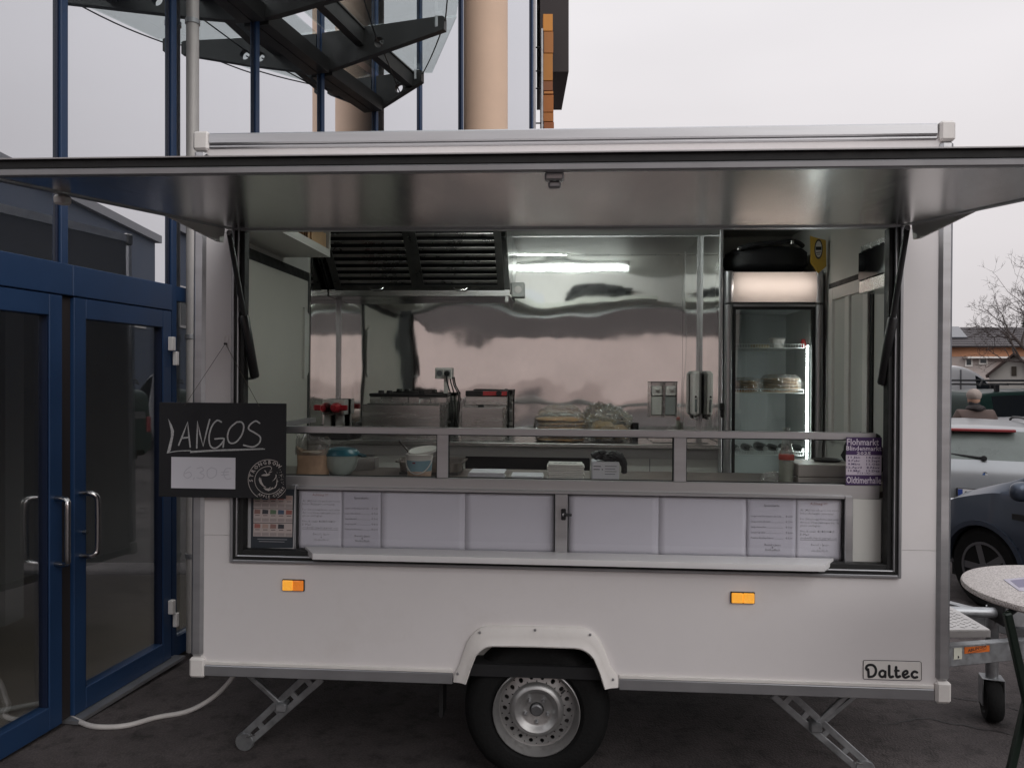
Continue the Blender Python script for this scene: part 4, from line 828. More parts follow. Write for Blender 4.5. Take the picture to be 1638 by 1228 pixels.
# bucket
x = spot(671, .33, 745); t_ = tt('yoghurt_bucket', 'white and blue plastic bucket with open lid and spatula', 'bucket', (x, .33, CT))
MB().lathe([(.0001, CT), (.054, CT), (.057, CT + .035)], 32, (x, .33, 0)).build('lower_body', M('bucket_peach', (.60, .42, .32), .4, var=.2, vscale=18), t_); MB().lathe([(.057, CT + .0352), (.0605, CT + .085)], 32, (x, .33, 0)).build('blue_label', M('bucket_blue', (.25, .40, .47), .4, var=.08, vscale=12), t_)
MB().lathe([(.0608, CT + .0852), (.063, CT + .108), (.066, CT + .112), (.063, CT + .114), (.060, CT + .108), (.058, CT + .07), (.0001, CT + .068)], 32, (x, .33, 0)).build('rim', WPLAST, t_)
m_ = MB(); m_.lathe([(.0001, 0), (.064, 0), (.068, -.005), (.068, .006), (.064, .004)], 32, (0, 0, 0)); bmesh.ops.rotate(m_.bm, verts=m_.bm.verts[:], matrix=Matrix.Rotation(R(-7), 3, 'Y') @ Matrix.Rotation(R(10), 3, 'X')); bmesh.ops.translate(m_.bm, verts=m_.bm.verts[:], vec=(x + .012, .35, CT + .126)); m_.build('lid', WPLAST, t_)
MB().tube([(x + .062 * math.cos(a), .33 - .064 * math.sin(a) - .004, CT + .10 - .075 * math.sin(a)) for a in (math.pi * k / 16 for k in range(17))], .0028, 8).build('bail_handle', WPLAST, t_); MB().bar((x - .035, .345, CT + .10), (x - .105, .36, CT + .170), .010, .008, bev=.002).build('spatula', M('spatula_brown', (.05, .04, .035), .45), t_)
p = Print(.33 - .0612); p.rect(x - .022, x - .008, CT + .072, CT + .079); p.build('brand_patch', M('dark_red', (.2, .03, .03), .5), t_)
# papers, napkins, gloves
for k, (a, b_, d, h, lab) in enumerate(((752, 806, .36, .034, 'short stack of white paper bags, left of the counter papers'), (820, 868, .36, .020, 'thin stack of white paper sheets in the middle of the counter'))):
    t_ = tt('paper_stack', lab, 'paper', (spot((a + b_) / 2, d), d, CT)); n_ = 5
    for q in range(n_):
        x0, x1 = spot(a, d) + random.uniform(-.006, .010), spot(b_, d) + random.uniform(-.008, .006)
        MB().box(x0, x1, d - .06, d + .08 + random.uniform(-.01, .01), CT + h * q / n_, CT + h * (q + .85) / n_, .0015).build('paper_sheet', PAPER, t_)
x0, x1 = spot(876, .34), spot(934, .34); t_ = tt('napkin_stack', 'thick stack of printed white napkins on the counter', 'napkins', ((x0 + x1) / 2, .36, CT))
for q in range(9): MB().box(x0 + random.uniform(-.004, .004), x1 + random.uniform(-.006, .004), .30, .43, CT + .0085 * q, CT + .0085 * q + .0078, .0025).build('napkin', M('napkin_white', (.68, .66, .63), .9, var=.04, vscale=20), t_)
m_ = MB(); zt_ = CT + .0768
for q in range(5): m_.bar((x0 + .03 + .022 * q, .335, zt_), (x0 + .045 + .022 * q, .36, zt_), .006, .0008)
m_.build('print', INKG, t_)
x0, x1 = spot(947, .32), spot(990, .32); gzt = L(968, 738, .32)[1]; t_ = tt('glove_box', 'white cardboard box of disposable gloves on the counter', 'box', ((x0 + x1) / 2, .36, CT))
MB().box(x0, x1, .30, .42, CT, gzt, .002).build('carton', PAPER, t_)
p = Print(.2985)
for q in range(2): p.rect(x0 + .006, x0 + .040 - .006 * q, gzt - .022 - .014 * q, gzt - .018 - .014 * q)
for q in range(4): p.rect(x0 + .058, x1 - .012 - .006 * (q % 2), gzt - .020 - .012 * q, gzt - .0175 - .012 * q)
p.disc(x0 + .046, gzt - .034, .003); p.build('box_print', INKG, t_)
t_ = tt('rubber_gloves', 'black rubber gloves draped over the white glove box', 'gloves', ((x0 + x1) / 2 + .02, .35, gzt))
GLV = M('glove_black', (.010, .010, .011), .5, bump=.3, bscale=40)
m_ = MB(); blob(((x0 + x1) / 2 + .022, .35, gzt + .022), (.058, .045, .024), .35, 3, 3, 30, 18, flat=gzt + .0005, mb=m_); m_.build('palm', GLV, t_)
for dx, dz, r_ in ((-.065, .022, .014), (-.05, .008, .011), (-.03, .036, .012)): MB().tube(catmull([((x0 + x1) / 2 + .02, .34, gzt + .022), ((x0 + x1) / 2 + dx * .5, .325, gzt + .025 + dz * .5), ((x0 + x1) / 2 + dx, .315, gzt + dz * .8 + .006)], 5), .01, 10, rad=[.014] * 5 + [r_] * 5 + [.005]).build('finger', GLV, t_)
MB().tube(catmull([((x0 + x1) / 2 + .04, .33, gzt + .03), (x1 + .012, .325, gzt + .012), (x1 + .024, .325, gzt - .02), (x1 + .024, .325, gzt - .055)], 5), .014, 10, rad=[.022] * 5 + [.018] * 5 + [.014] * 5 + [.006]).build('cuff', GLV, t_)
# bottle
x = spot(1258, .36); t_ = tt('plastic_bottle', 'clear plastic bottle with a red band in front of the fridge', 'bottle', (x, .36, CT)); zb_ = lambda py: L(1258, py, .36)[1]
CB = glass('bottle_clear', (.88, .90, .88), .10, .8, .02, 2.5, body=(.6, .62, .58), bodyfac=.18); MB().lathe([(.032, CT), (.034, CT + .004), (.034, zb_(733)), (.033, zb_(728)), (.014, zb_(697)), (.013, zb_(688)), (.016, zb_(687)), (.016, zb_(683))], 28, (x, .36, 0)).build('bottle', CB, t_)
MB().lathe([(.0335, zb_(735)), (.0345, zb_(734)), (.0345, zb_(727)), (.0325, zb_(726))], 28, (x, .36, 0)).build('red_band', M('band_red', (.42, .06, .04), .4), t_); MB().lathe([(.0001, CT + .002), (.0315, CT + .002), (.0325, zb_(737)), (.0001, zb_(737))], 28, (x, .36, 0)).build('contents', M('milky_liquid', (.42, .44, .36), .4), t_)
# cash box and dish, black pouch, foil
x0, x1 = spot(1273, .34), spot(1368, .34); zt_ = L(1310, 743, .30)[1]; t_ = tt('cash_box', 'off-white metal cash box on the right of the counter', 'box', ((x0 + x1) / 2, .4, CT)); BEIGE = M('box_beige', (.52, .48, .45), .45, var=.06, vscale=6)
MB().box(x0, x1, .30, .54, CT, CT + .034, .003).build('box', BEIGE, t_); MB().box(x0, x1, .30, .54, CT + .0365, zt_, .004).build('lid', BEIGE, t_); MB().box(x0 + .003, x1 - .003, .303, .537, CT + .0341, CT + .0364).build('seam', M('rusty_seam', (.06, .04, .03), .8), t_)
xm = spot(1324, .42); t_ = tt('black_dish', 'flat black dish lying on the cash box', 'dish', (xm, .42, zt_)); MB().lathe([(.0001, zt_ + .001), (.055, zt_ + .001), (.070, zt_ + .012), (.067, zt_ + .014), (.052, zt_ + .006), (.0001, zt_ + .006)], 32, (xm, .43, 0), sc=(1, .8)).build('dish', BLACK, t_)
x = spot(1388, .62); t_ = tt('black_pouch', 'slack black bag behind the purple flyer', 'bag', (x, .60, CT)); blob((x, .60, CT + .105), (.115, .07, .105), .3, 7, 2.2, 30, 20, flat=CT, pw_=.75).build('pouch', M('pouch_black', (.014, .014, .015), .55), t_)
x = spot(1236, .38); t_ = tt('foil_ball', 'crumpled clear film beside the bottle', 'film', (x, .38, CT)); blob((x, .38, CT + .022), (.048, .035, .024), .6, 9, 4, 34, 20, flat=CT + .001).build('film', PLASTIC, t_, smooth=15)

# ------------------------------------------------------------------ papers behind the lower panes
ZP0, ZP1 = zb + .014, zt - .002
def sheet_paper(name, label, cat, xa_, xb_, mat, d, group=None, bow=.003, seed=1.):
    t_ = tt(name, label, cat, ((xa_ + xb_) / 2, d, ZP0), group); m_ = MB()
    m_.sheet(lambda u, v: (xa_ + (xb_ - xa_) * u, d + bow * math.sin(math.pi * u) * (.4 + .6 * noise.noise(Vector((u * 2, v * 2, seed)))) + .0006 * math.sin(9 * v + seed), ZP0 + (ZP1 - ZP0) * v), 12, 12)
    m_.solid(.0004); m_.build('paper', mat, t_, smooth=180); return t_
NOT = [('Ab 2025 bin ich auch mit einem', 0), ('Imbiss Anhänger unterwegs.', 0), None, ('Für Geburtstagsfeiern und jeder', 0), ('Art von Veranstaltungen bin ich', 0), ('gerne verfügbar.', 0), None, ('Mein Kontakt: 0650/8144017', 0), ('E-Mail:', 0), ('steckerlfischlackl@gmail.com', 1)]
def notice(label, xa_, xb_, d, group):
    t_ = sheet_paper('notice_sheet', label, 'notice', xa_, xb_, PAPER, d, group, .0006); w_ = xb_ - xa_; h_ = ZP1 - ZP0; xl = xa_ + w_ * .09
    h_ *= .90; zlo = ZP1 - h_; p = Print(d - .0022); p.text('Achtung !!!!', (xa_ + xb_) / 2, ZP1 - h_ * .12, .015); p.build('heading', INKR, t_)
    p = Print(d - .0022); z_ = ZP1 - h_ * .235
    for q in NOT:
        if q:
            p.text(q[0], xl, z_, .0135, 'LEFT', bold=-.0003, width=w_ * min(.86, .029 * len(q[0])))
            if q[1]: p.rect(xl, xl + w_ * .82, z_ - .0045, z_ - .0036)
            z_ -= h_ * .0585
        else: z_ -= h_ * .045
    for s_, dz_ in (("Bernd´s Jause", .145), ('&', .09), ('Steckerlfisch', .04)): p.text(s_, (xa_ + xb_) / 2 + .005, zlo + h_ * dz_, .0135, bold=-.0003)
    p.build('lettering', INK, t_)
MEN = [('Langos mit Knoblauch (A,G,A)', '€ 6,30'), ('Langosrahm (A,G,A)', '€ 7,00'), ('Langoskäserahm', '€ 7,00'), ('Langosspezial', '€ 8,00'), ('Pommes Knoblauchsauce', '€ 5,00')]
def menu(label, xa_, xb_, d, group):
    t_ = sheet_paper('menu_sheet', label, 'menu', xa_, xb_, PAPERB, d, group, .003, 2.); w_ = xb_ - xa_; h_ = ZP1 - ZP0
    p = Print(d - .0030); p.text('Speisekarte', (xa_ + xb_) / 2, ZP1 - h_ * .145, .014)
    for k, (a, b_) in enumerate(MEN):
        z_ = ZP1 - h_ * (.315 + .088 * k); p.text(a, xa_ + w_ * .08, z_, .010, 'LEFT', width=w_ * (.022 * len(a))); p.text(b_, xb_ - w_ * .07, z_, .0105, 'RIGHT')
        p.rect(xa_ + w_ * .10 + w_ * .022 * len(a), xb_ - w_ * .26, z_, z_ + .0006)
    for s_, dz_ in (("Bernd´s Jause", .22), ('&', .18), ('Steckerlfisch', .14)): p.text(s_, (xa_ + xb_) / 2 + .005, ZP0 + h_ * dz_, .0125)
    p.build('lettering', INKG, t_)
X_ = lambda px: L(px, 830, D1 + .008)[0]
gN, gM, gB = 'notices behind the lower panes', 'menus behind the lower panes', 'blank sheets behind the lower panes'
notice('printed notice with heading at the left end of the lower panes', xa + .0075, X_(547), D1 + .012, gN); menu('printed menu right next to the left notice', X_(547) + .001, X_(609), D1 + .008, gM)
sheet_paper('blank_sheet', 'blank white paper sheet right of the left menu', 'paper', X_(609) + .0005, X_(743.6), PAPER, D1 + .012, gB, .0, 3.); sheet_paper('blank_sheet', 'blank white paper sheet left of the black bolt', 'paper', X_(743.7), xb - .0045, PAPER, D1 + .012, gB, .0, 3.)
sheet_paper('blank_sheet', 'blank white paper sheet right of the black bolt', 'paper', xc + .0045, X_(1053.6), PAPER, D1 + .012, gB, .0, 5.); sheet_paper('blank_sheet', 'blank white paper sheet left of the right menu', 'paper', X_(1053.7), X_(1197), PAPER, D1 + .012, gB, .0, 5.)
menu('printed menu left of the right-hand notice', X_(1195), X_(1273), D1 + .008, gM); notice('printed notice with heading at the right end of the lower panes', X_(1274), xd - .0065, D1 + .012, gN)

# ------------------------------------------------------------------ allergen chart, left
dA = .05
q0, q1, q2, q3 = L(397, 783, dA), L(473, 783, dA), L(470, 880, dA), L(396, 882, dA)
t_ = tt('allergen_chart', 'dark bordered picture chart in a clear sleeve left of the lower panes', 'poster', ((q0[0] + q1[0]) / 2, dA, q3[1]))
MB().prism([q3, q2, q1, q0], dA, dA + .002).build('sleeve_back', M('sleeve_grey', (.44, .44, .45), .5), t_)
Q = lambda px, py: L(380 + px / 6.825, 780 + py / 6.825, dA)
p = Print(dA - .0008); p.shape([Q(145, 655), Q(605, 655), Q(622, 15), Q(150, 15)]); p.build('dark_field', M('chart_dark', (.035, .042, .052), .5), t_)
p = Print(dA - .0014); p.shape([Q(172, 527), Q(598, 535), Q(604, 85), Q(178, 70)]); p.build('light_field', M('chart_pale', (.50, .43, .41), .6), t_)
cols_ = [(.32, .12, .10), (.05, .05, .06), (.36, .14, .12), (.12, .18, .11), (.42, .30, .26), (.07, .10, .16), (.28, .16, .14)]
pr = {}
for r_ in range(4):
    for c_ in range(5):
        y0_ = (-75, 75, 232, 388)[r_] + c_ * 2; x0_ = 180 + c_ * 86
        ci = (r_ * 3 + c_ * 2) % len(cols_)
        if y0_ > 30 and not (r_ == 3 and c_ == 4): pr.setdefault(ci, Print(dA - .0020)).shape([Q(x0_ + 4, y0_ + 50), Q(x0_ + 70, y0_ + 50), Q(x0_ + 72, y0_ + 6), Q(x0_ + 8, y0_)])
        if y0_ > -20: pr.setdefault(99, Print(dA - .0020)).shape([Q(x0_ + 14, y0_ + 70), Q(x0_ + 64, y0_ + 70), Q(x0_ + 64, y0_ + 62), Q(x0_ + 14, y0_ + 62)]); pr.setdefault(98, Print(dA - .0020)).shape([Q(x0_ + 2, y0_ + 132), Q(x0_ + 76, y0_ + 132), Q(x0_ + 76, y0_ + 96), Q(x0_ + 2, y0_ + 96)])
for y0_ in (222, 380): pr.setdefault(97, Print(dA - .0022)).shape([Q(172, y0_ + 4), Q(604, y0_ + 8), Q(604, y0_ + 2), Q(172, y0_ - 2)])
for ci, q in pr.items(): tag(q.build('chart_picture', M('chart_%d' % ci, cols_[ci] if ci < 90 else {99: (.14, .10, .10), 98: (.36, .31, .30), 97: (.03, .03, .04)}[ci], .6), t_), None, kind='stuff')
p = Print(dA - .0016); x_, z_ = Q(380, 560); p.rect(x_ - .066, x_ + .066, z_ - .001, z_ + .001); p.rect(x_ - .06, x_ + .055, z_ - .011, z_ - .009); p.build('chart_caption', M('caption_pale', (.40, .40, .42), .6), t_)
MB().prism([Q(65, 475), Q(95, 475), Q(95, 335), Q(65, 335)], dA - .004, dA - .001).build('sleeve_tab', WPLAST, t_)

# ------------------------------------------------------------------ purple flea-market flyer, right
dF = D2 - .032
Q = lambda px, py: L(1340 + px / 13.644, 690 + py / 13.644, dF)
t_ = tt('market_flyer', 'purple and white flea market flyer with dates on the spit guard', 'flyer', ((Q(180, 0)[0] + Q(960, 0)[0]) / 2, dF, Q(0, 1165)[1]))
PUR = M('flyer_purple', (.060, .028, .105), .55); FWH = M('flyer_white', (.58, .52, .60), .6)
MB().prism([Q(178, 1165), Q(945, 1172), Q(965, 130), Q(190, 125)], dF, dF + .0012).build('flyer', PUR, t_)
p = Print(dF - .0006); p.shape([Q(178, 945), Q(953, 952), Q(957, 518), Q(178, 508)]); p.build('date_field', FWH, t_)
k_ = 1 / 13.644 / F * 3.1
def ft(p, s, px, py, hpx, wpx, bold=.0006): x_, z_ = Q(px, py); p.text(s, x_, z_, hpx * k_ * 1.40, bold=bold * .55, width=wpx * k_)
p = Print(dF - .0006); ft(p, 'Flohmarkt', 550, 295, 145, 690, .0009); ft(p, 'Blindenmarkt', 570, 415, 105, 760, .0007); ft(p, '2025', 570, 500, 62, 310, .0006); ft(p, 'Oldtimerhalle', 565, 1128, 150, 750, .0009); p.build('lettering', M('flyer_letter', (.66, .60, .68), .6), t_)
p = Print(dF - .0011)
for k, (a, b_) in enumerate((('11.Jän', '14.Juni'), ('8.Febr', '13.Sept'), ('8.März', '11.Okt'), ('12.April', '8.Nov'), ('10.Mai', '13.Dez'))): ft(p, a, 355, 583 + 73 * k, 46, 265 if k != 3 else 330, .0004); ft(p, b_, 770, 588 + 73 * k, 46, 290, .0004)
ft(p, '7-13 Uhr', 565, 925, 36, 290, .0003); p.build('dates', PUR, t_)

# ------------------------------------------------------------------ chalkboard hanging at the left corner
dS = -.045
S = lambda px, py: L(240 + px / 3.15, 530 + py / 3.15, dS)
s00, s11 = S(42, 832), S(686, 363)
t_ = tt('chalkboard', 'black chalkboard reading LANGOS hanging by a string at the left corner', 'sign', ((s00[0] + s11[0]) / 2, dS, s00[1]))
MB().box(s00[0], s11[0], dS, dS + .008, s00[1], s11[1], .002).build('board', SLATE, t_)
hk = S(362, 60); m_ = MB(); m_.tube([(S(176, 372)[0], dS - .002, S(176, 372)[1]), (hk[0], -.012, hk[1])], .0011, 6).tube([(S(552, 378)[0], dS - .002, S(552, 378)[1]), (hk[0], -.012, hk[1])], .0011, 6); m_.build('string', M('string_brown', (.10, .085, .07), .9), t_)
MB().lathe([(.0001, -.02), (.005, -.018), (.003, -.012), (.003, 0)], 10, (hk[0], 0, hk[1]), 'y').build('hook', BLACK, t_)
MB().tube([(hk[0] + .010 * math.cos(a), -.004, hk[1] + .020 + .014 * math.sin(a)) for a in (2 * math.pi * k / 14 for k in range(15))], .0012, 6).build('hook_loop', WPLAST, t_)
p = Print(dS - .0012); cw = .0065
for st, sm in (([(145, 572), (168, 515), (190, 456), (196, 520), (203, 582)], 0), ([(160, 537), (198, 533)], 0), ([(236, 586), (238, 520), (240, 452), (252, 515), (268, 578), (284, 510), (301, 444)], 0), ([(360, 456), (338, 448), (312, 478), (298, 530), (304, 574), (326, 588), (352, 574), (374, 540), (328, 541)], 5), ([(374, 540), (369, 582)], 0), ([(438, 456), (404, 486), (391, 528), (402, 560), (432, 558), (462, 522), (473, 480), (462, 457), (438, 456)], 5), ([(553, 462), (532, 451), (504, 470), (498, 492), (528, 510), (556, 532), (550, 562), (518, 581), (472, 572)], 5), ([(204, 609), (330, 601), (460, 597), (578, 592)], 3), ([(206, 604), (330, 597), (460, 593), (570, 590)], 3), ([(88, 611), (140, 602), (206, 600)], 3)):
    p.stroke([S(*q) for q in st], cw * (.6 if st[0][1] > 590 else 1), smooth=sm)
p.shape([S(*q) for q in ((92, 438), (110, 470), (121, 500), (120, 520), (112, 560), (104, 600), (85, 614), (96, 570), (106, 530), (106, 500))]); p.build('chalk_lettering', CHALK, t_)
a, b_ = S(107, 788), S(431, 636); MB().box(a[0], b_[0], dS - .0014, dS - .0002, a[1], b_[1]).build('price_slip', PAPER, t_)
p = Print(dS - .0022)
for st, sm in (([(205, 680), (180, 700), (172, 725), (190, 738), (210, 725), (200, 708), (178, 715)], 4), ([(225, 735), (220, 745)], 0), ([(238, 690), (262, 684), (270, 700), (252, 710), (274, 724), (262, 740), (238, 736)], 4), ([(310, 685), (290, 700), (292, 730), (312, 738), (334, 722), (334, 695), (310, 685)], 4), ([(410, 690), (385, 690), (372, 715), (385, 742), (410, 740)], 4), ([(362, 708), (398, 706)], 0), ([(362, 722), (396, 720)], 0)): p.stroke([S(*q) for q in st], .004, smooth=sm)
p.build('price_lettering', M('pencil_grey', (.57, .56, .61), .8), t_)
E_ = lambda px, py: L(380 + px / 13.64, 720 + py / 13.64, dS)
EM = M('emblem_cream', (.46, .42, .40), .7); p = Print(dS - .0014)
cu = (660, 635)
def arc(cx_, cy_, r_, a0, a1, n=40): return [E_(cx_ + r_ * math.cos(R(a0 + (a1 - a0) * k / n)), cy_ - r_ * math.sin(R(a0 + (a1 - a0) * k / n))) for k in range(n + 1)]
p.stroke(arc(672, 640, 437, 62, 238), .0028); p.stroke(arc(672, 640, 437, 298, 332), .0022); p.stroke(arc(680, 650, 302, 92, 322), .0026)
p.stroke([E_(*q) for q in ((668, 346), (715, 350), (745, 385), (738, 420), (705, 445))], .0040, smooth=4, w2=.0015)
for k, ch in enumerate('STRONGBOW'):
    a = 183 - k * 16.2; x_, z_ = E_(672 + 340 * math.cos(R(a)), 640 - 340 * math.sin(R(a))); p.text(ch, x_, z_, .0225, bold=.0006, rot=R(a - 90))
for k, ch in enumerate('APPLE CIDERS'):
    a = 239 + k * 8.4; x_, z_ = E_(672 + 400 * math.cos(R(a)), 640 - 400 * math.sin(R(a))); p.text(ch, x_, z_, .0165, bold=.0003, rot=R(a + 90))
for sh_ in (((512, 552), (560, 522), (640, 512), (600, 455), (575, 437), (612, 435), (650, 512), (720, 512), (690, 545), (630, 562)), ((670, 505), (700, 465), (770, 455), (730, 480)), ((465, 640), (478, 585), (492, 590), (490, 660), (510, 590), (530, 680), (575, 765), (630, 800), (600, 808), (540, 770), (490, 715)), ((562, 812), (640, 830), (690, 825), (715, 795), (725, 812), (690, 850), (730, 835), (760, 805), (800, 828), (760, 845), (680, 888), (610, 862)), ((800, 815), (845, 745), (862, 590), (872, 660), (898, 676), (872, 684), (860, 760), (830, 815), (800, 830)), ((835, 515), (855, 540), (850, 590), (810, 640), (752, 680), (800, 630), (832, 580))): p.shape([E_(*q) for q in sh_])
for q in range(26): a = random.uniform(-.3, .9); r_ = random.uniform(230, 345); x_, z_ = E_(672 + r_ * math.cos(a), 640 - r_ * math.sin(a)); p.disc(x_, z_, random.uniform(.0008, .0020), 5)
p.build('emblem', EM, t_)

# ------------------------------------------------------------------ corner steadies, drawbar, jockey wheel (parts of the trailer)
def V3(px, py, d): x_, z_ = L(px, py, d); return Vector((x_, d, z_))
def gl(x, y):  # ground height in trailer coordinates
    w_ = TM @ Vector((x, y, 0)); return (TI @ Vector((w_.x, w_.y, g(w_.x, w_.y)))).z
def steady(top, foot, br_a, br_b, d):
    a, b_ = V3(*top, d), V3(*foot, d); b_.z = gl(b_.x, d) + .05
    ax = (b_ - a).normalized(); side = Vector((0, 1, 0)); m_ = MB(); o_ = .030
    perp = ax.cross(side).normalized() * o_
    for q in (-1, 1): m_.bar(a + perp * q, b_ + perp * q * .75, .030, .013, up=(0, 1, 0), bev=.003)
    for k in (.12, .32, .55, .78, .97): c = a.lerp(b_, k); m_.bar(c - perp, c + perp, .024, .010, up=(0, 1, 0))
    leg_ = m_.build('support_leg', GALV, T)
    c, d2 = V3(*br_a, d), V3(*br_b, d); MB().bar(c, d2, .022, .022, bev=.004).build('brace', GALV, leg_)
    MB().box(d2.x - .025, d2.x + .025, d - .03, d + .03, d2.z - .02, d2.z + .02, .005).build('brace_joint', GALV, leg_)
    MB().lathe([(.0001, -.012), (.040, -.012), (.044, -.006), (.044, .006), (.040, .012), (.0001, .012)], 28, (b_.x, d, b_.z - .005), 'y').build('foot_wheel', GALV, leg_)
    MB().bar((b_.x + (.02 if a.x > b_.x else -.02), d - .03, b_.z + .03), (b_.x + (.06 if a.x > b_.x else -.06), d - .03, b_.z + .04), .006, .004).build('foot_pin', STEEL2, leg_)
steady((508, 1078), (392, 1182), (393, 1074), (452, 1128), .30)
steady((1243, 1104), (1383, 1222), (1361, 1104), (1303, 1160), .26)
MB().bar(V3(1310, 1160, .5), V3(1375, 1105, .5), .018, .018).build('steady_rod', GALV, T)
tb('step_bracket', BLACK, (L(1385, 1112, .3)[0], L(1405, 1112, .3)[0], .28, .33, -.05, -.02)); tb('mud_flap', RUBBER, (L(708, 1100, .3)[0], L(714, 1100, .3)[0], .2, .30, -.26, -.02))
def wl(X, Y, Zz): return TI @ Vector((X, Y, Zz))
# drawbar beams run from under the box to the coupling on the centre line
bA = [W(1490, 1049, 3.42), W(1638, 1036, 3.78)]; dirb = (bA[1] - bA[0]).normalized()
p0 = TI @ (bA[0] - dirb * .5); p1 = TI @ (bA[1] + dirb * .45)
beam = MB().bar(p0, p1, .05, .095, bev=.004).build('drawbar', GALV, T); 
MB().bar(Vector((p0.x, 2 * 1.03 - p0.y, p0.z)), Vector((p1.x, 2 * 1.03 - p1.y, p1.z)), .05, .095, bev=.004).build('drawbar', GALV, T)
MB().bar(p0.lerp(p1, .25) + Vector((0, -.027, .046)), p1 + Vector((0, -.027, .046)), .012, .008).build('beam_flange', GALV, beam)
dl = (p1 - p0).normalized()
def onbeam(px, h):  # point on the near face of the beam
    c = TI @ Vector((0, 0, EYE)); r = TI.to_3x3() @ Vector(((px - CX) / F, 1, 0)); n_ = Vector((dl.y, -dl.x, 0)); q = p0 + n_ * .026
    k = (q - c).dot(n_) / r.dot(n_); v = c + r * k; return Vector((v.x, v.y, p0.z + (v - p0).dot(dl) * dl.z + h))
def plate(a, b_, z0, z1, name, mat, e=.001):
    n_ = Vector((dl.y, -dl.x, 0)) * e; A_, B_ = onbeam(a, 0), onbeam(b_, 0); m_ = MB()
    m_.pts8([A_ + Vector((0, 0, z0)), B_ + Vector((0, 0, z0)), B_ + n_ + Vector((0, 0, z0)), A_ + n_ + Vector((0, 0, z0)), A_ + Vector((0, 0, z1)), B_ + Vector((0, 0, z1)), B_ + n_ + Vector((0, 0, z1)), A_ + n_ + Vector((0, 0, z1))]); return m_.build(name, mat, beam)
plate(1529, 1542, -.030, .026, 'type_tag', M('tag_cream', (.52, .52, .44), .5)); plate(1546, 1586, -.008, .030, 'dealer_sticker', M('sticker_orange', (.55, .13, .02), .45))
q0_, q1_ = onbeam(1546, 0), onbeam(1586, 0); ang = math.atan2(q1_.y - q0_.y, q1_.x - q0_.x); p = Print(0); ww = (q1_ - q0_).length
p.text('ABLINGER', 0, .006, .020, bold=.0003, width=ww * .75); p.rect(-ww * .38, ww * .38, -.001, .0005); p.rect(-ww * .3, ww * .35, -.005, -.004)
mid = (q0_ + q1_) / 2 + Vector((dl.y, -dl.x, 0)) * .0018
for v in p.bm.verts: v.co = mid + Matrix.Rotation(ang, 3, 'Z') @ v.co
p.build('sticker_lettering', INK, beam)
q0_ = onbeam(1535.5, -.020) + Vector((dl.y, -dl.x, 0)) * .0012; MB().lathe([(.0001, -.0006), (.006, -.0006), (.006, 0)], 14, q0_, 'y').build('tag_hole', INK, beam)
# chequer plate step between the box and the beams
cp = [Vector((LEN + .018, .36)), Vector((LEN + .39, .40)), Vector((LEN + .39, 1.66)), Vector((LEN + .018, 1.70))]; zc = p0.z + .052
CHQ = M('chequer_plate', (.50, .49, .48), .32, metal=.85, var=.15, vscale=10)
ck = MB().prism([(v.x, v.y) for v in cp], zc, zc + .006, 'xy').build('step_plate', CHQ, T)
m_ = MB()
for i in range(14):
    for j in range(36):
        x_, y_ = LEN + .02 + i * .026, .42 + j * .035 + (i % 2) * .017
        if y_ < 1.62: a = R(45 if (i + j) % 2 else -45); d_ = Vector((math.cos(a), math.sin(a), 0)) * .010; m_.bar(Vector((x_, y_, zc + .0068)) - d_, Vector((x_, y_, zc + .0068)) + d_, .005, .0018)
tag(m_.build('raised_tread', CHQ, ck), None, kind='stuff')
MB().bar((LEN + .018, .355, zc - .012), (LEN + .39, .395, zc - .012), .004, .030).build('plate_lip', CHQ, ck)
# overrun coupling, hand brake
yc = .86; zh = p0.z + .01
MB().box(LEN + .68, LEN + .82, yc - .09, yc + .09, zh - .07, zh + .06, .02).build('coupling_housing', GALV, T); MB().box(LEN + .82, LEN + 1.35, yc - .05, yc + .05, zh - .05, zh + .05, .012).build('coupling', GALV, T)
MB().box(LEN + .665, LEN + .68, yc - .075, yc + .075, zh - .06, zh + .045, .006).build('coupling_bellows', RUBBER, T); MB().cyl((LEN + .1, yc, zh - .01), (LEN + .67, yc, zh - .01), .026, n=16).build('coupling_shaft', GALV, T)
hb0, hb1 = TI @ W(1553, 1002, 4.05), TI @ W(1521, 985, 4.0); hbk = MB().cyl(hb0, hb0.lerp(hb1, .55), .006, n=10).build('hand_brake', STEEL2, T); MB().tube([hb0.lerp(hb1, .5), hb1], .011, 12).build('brake_grip', RUBBER, hbk)
for q in (LEN + .75, LEN + 1.0): MB().lathe([(.014, zh + .05), (.014, zh + .072), (.0001, zh + .073)], 6, (q, yc - .03, 0)).build('coupling_bolt', GALV, T)
# jockey wheel
jb = W(1586, 1138, 3.97); jx, jy = TI @ Vector((jb.x, jb.y, 0)), 0; jx, jy = jx.x, jx.y; jz = gl(jx, jy)
jk = MB().cyl((jx, jy, jz + .20), (jx, jy, jz + .60), .030, n=16).build('jockey_wheel', GALV, T)
MB().cyl((jx + .062, jy + .03, zh - .02), (jx + .062, jy + .03, jz + .74), .022, n=14).build('jockey_crank_tube', GALV, jk)
MB().prism([(jx - .005, zh - .09), (jx + .11, zh - .09), (jx + .09, zh + .03), (jx + .04, zh + .03)], jy - .035, jy + .05).build('clamp', GALV, jk)
yaw = R(74); m_ = MB(); m_.lathe([(.0001, -.030), (.060, -.032), (.070, -.040), (.098, -.038), (.109, -.024), (.112, 0), (.109, .024), (.098, .038), (.070, .040), (.060, .032), (.0001, .030)], 32, (0, 0, 0), 'y')
bmesh.ops.rotate(m_.bm, verts=m_.bm.verts[:], matrix=Matrix.Rotation(yaw, 3, 'Z')); bmesh.ops.translate(m_.bm, verts=m_.bm.verts[:], vec=(jx, jy, jz + .112)); m_.build('tyre', TYRE, jk)
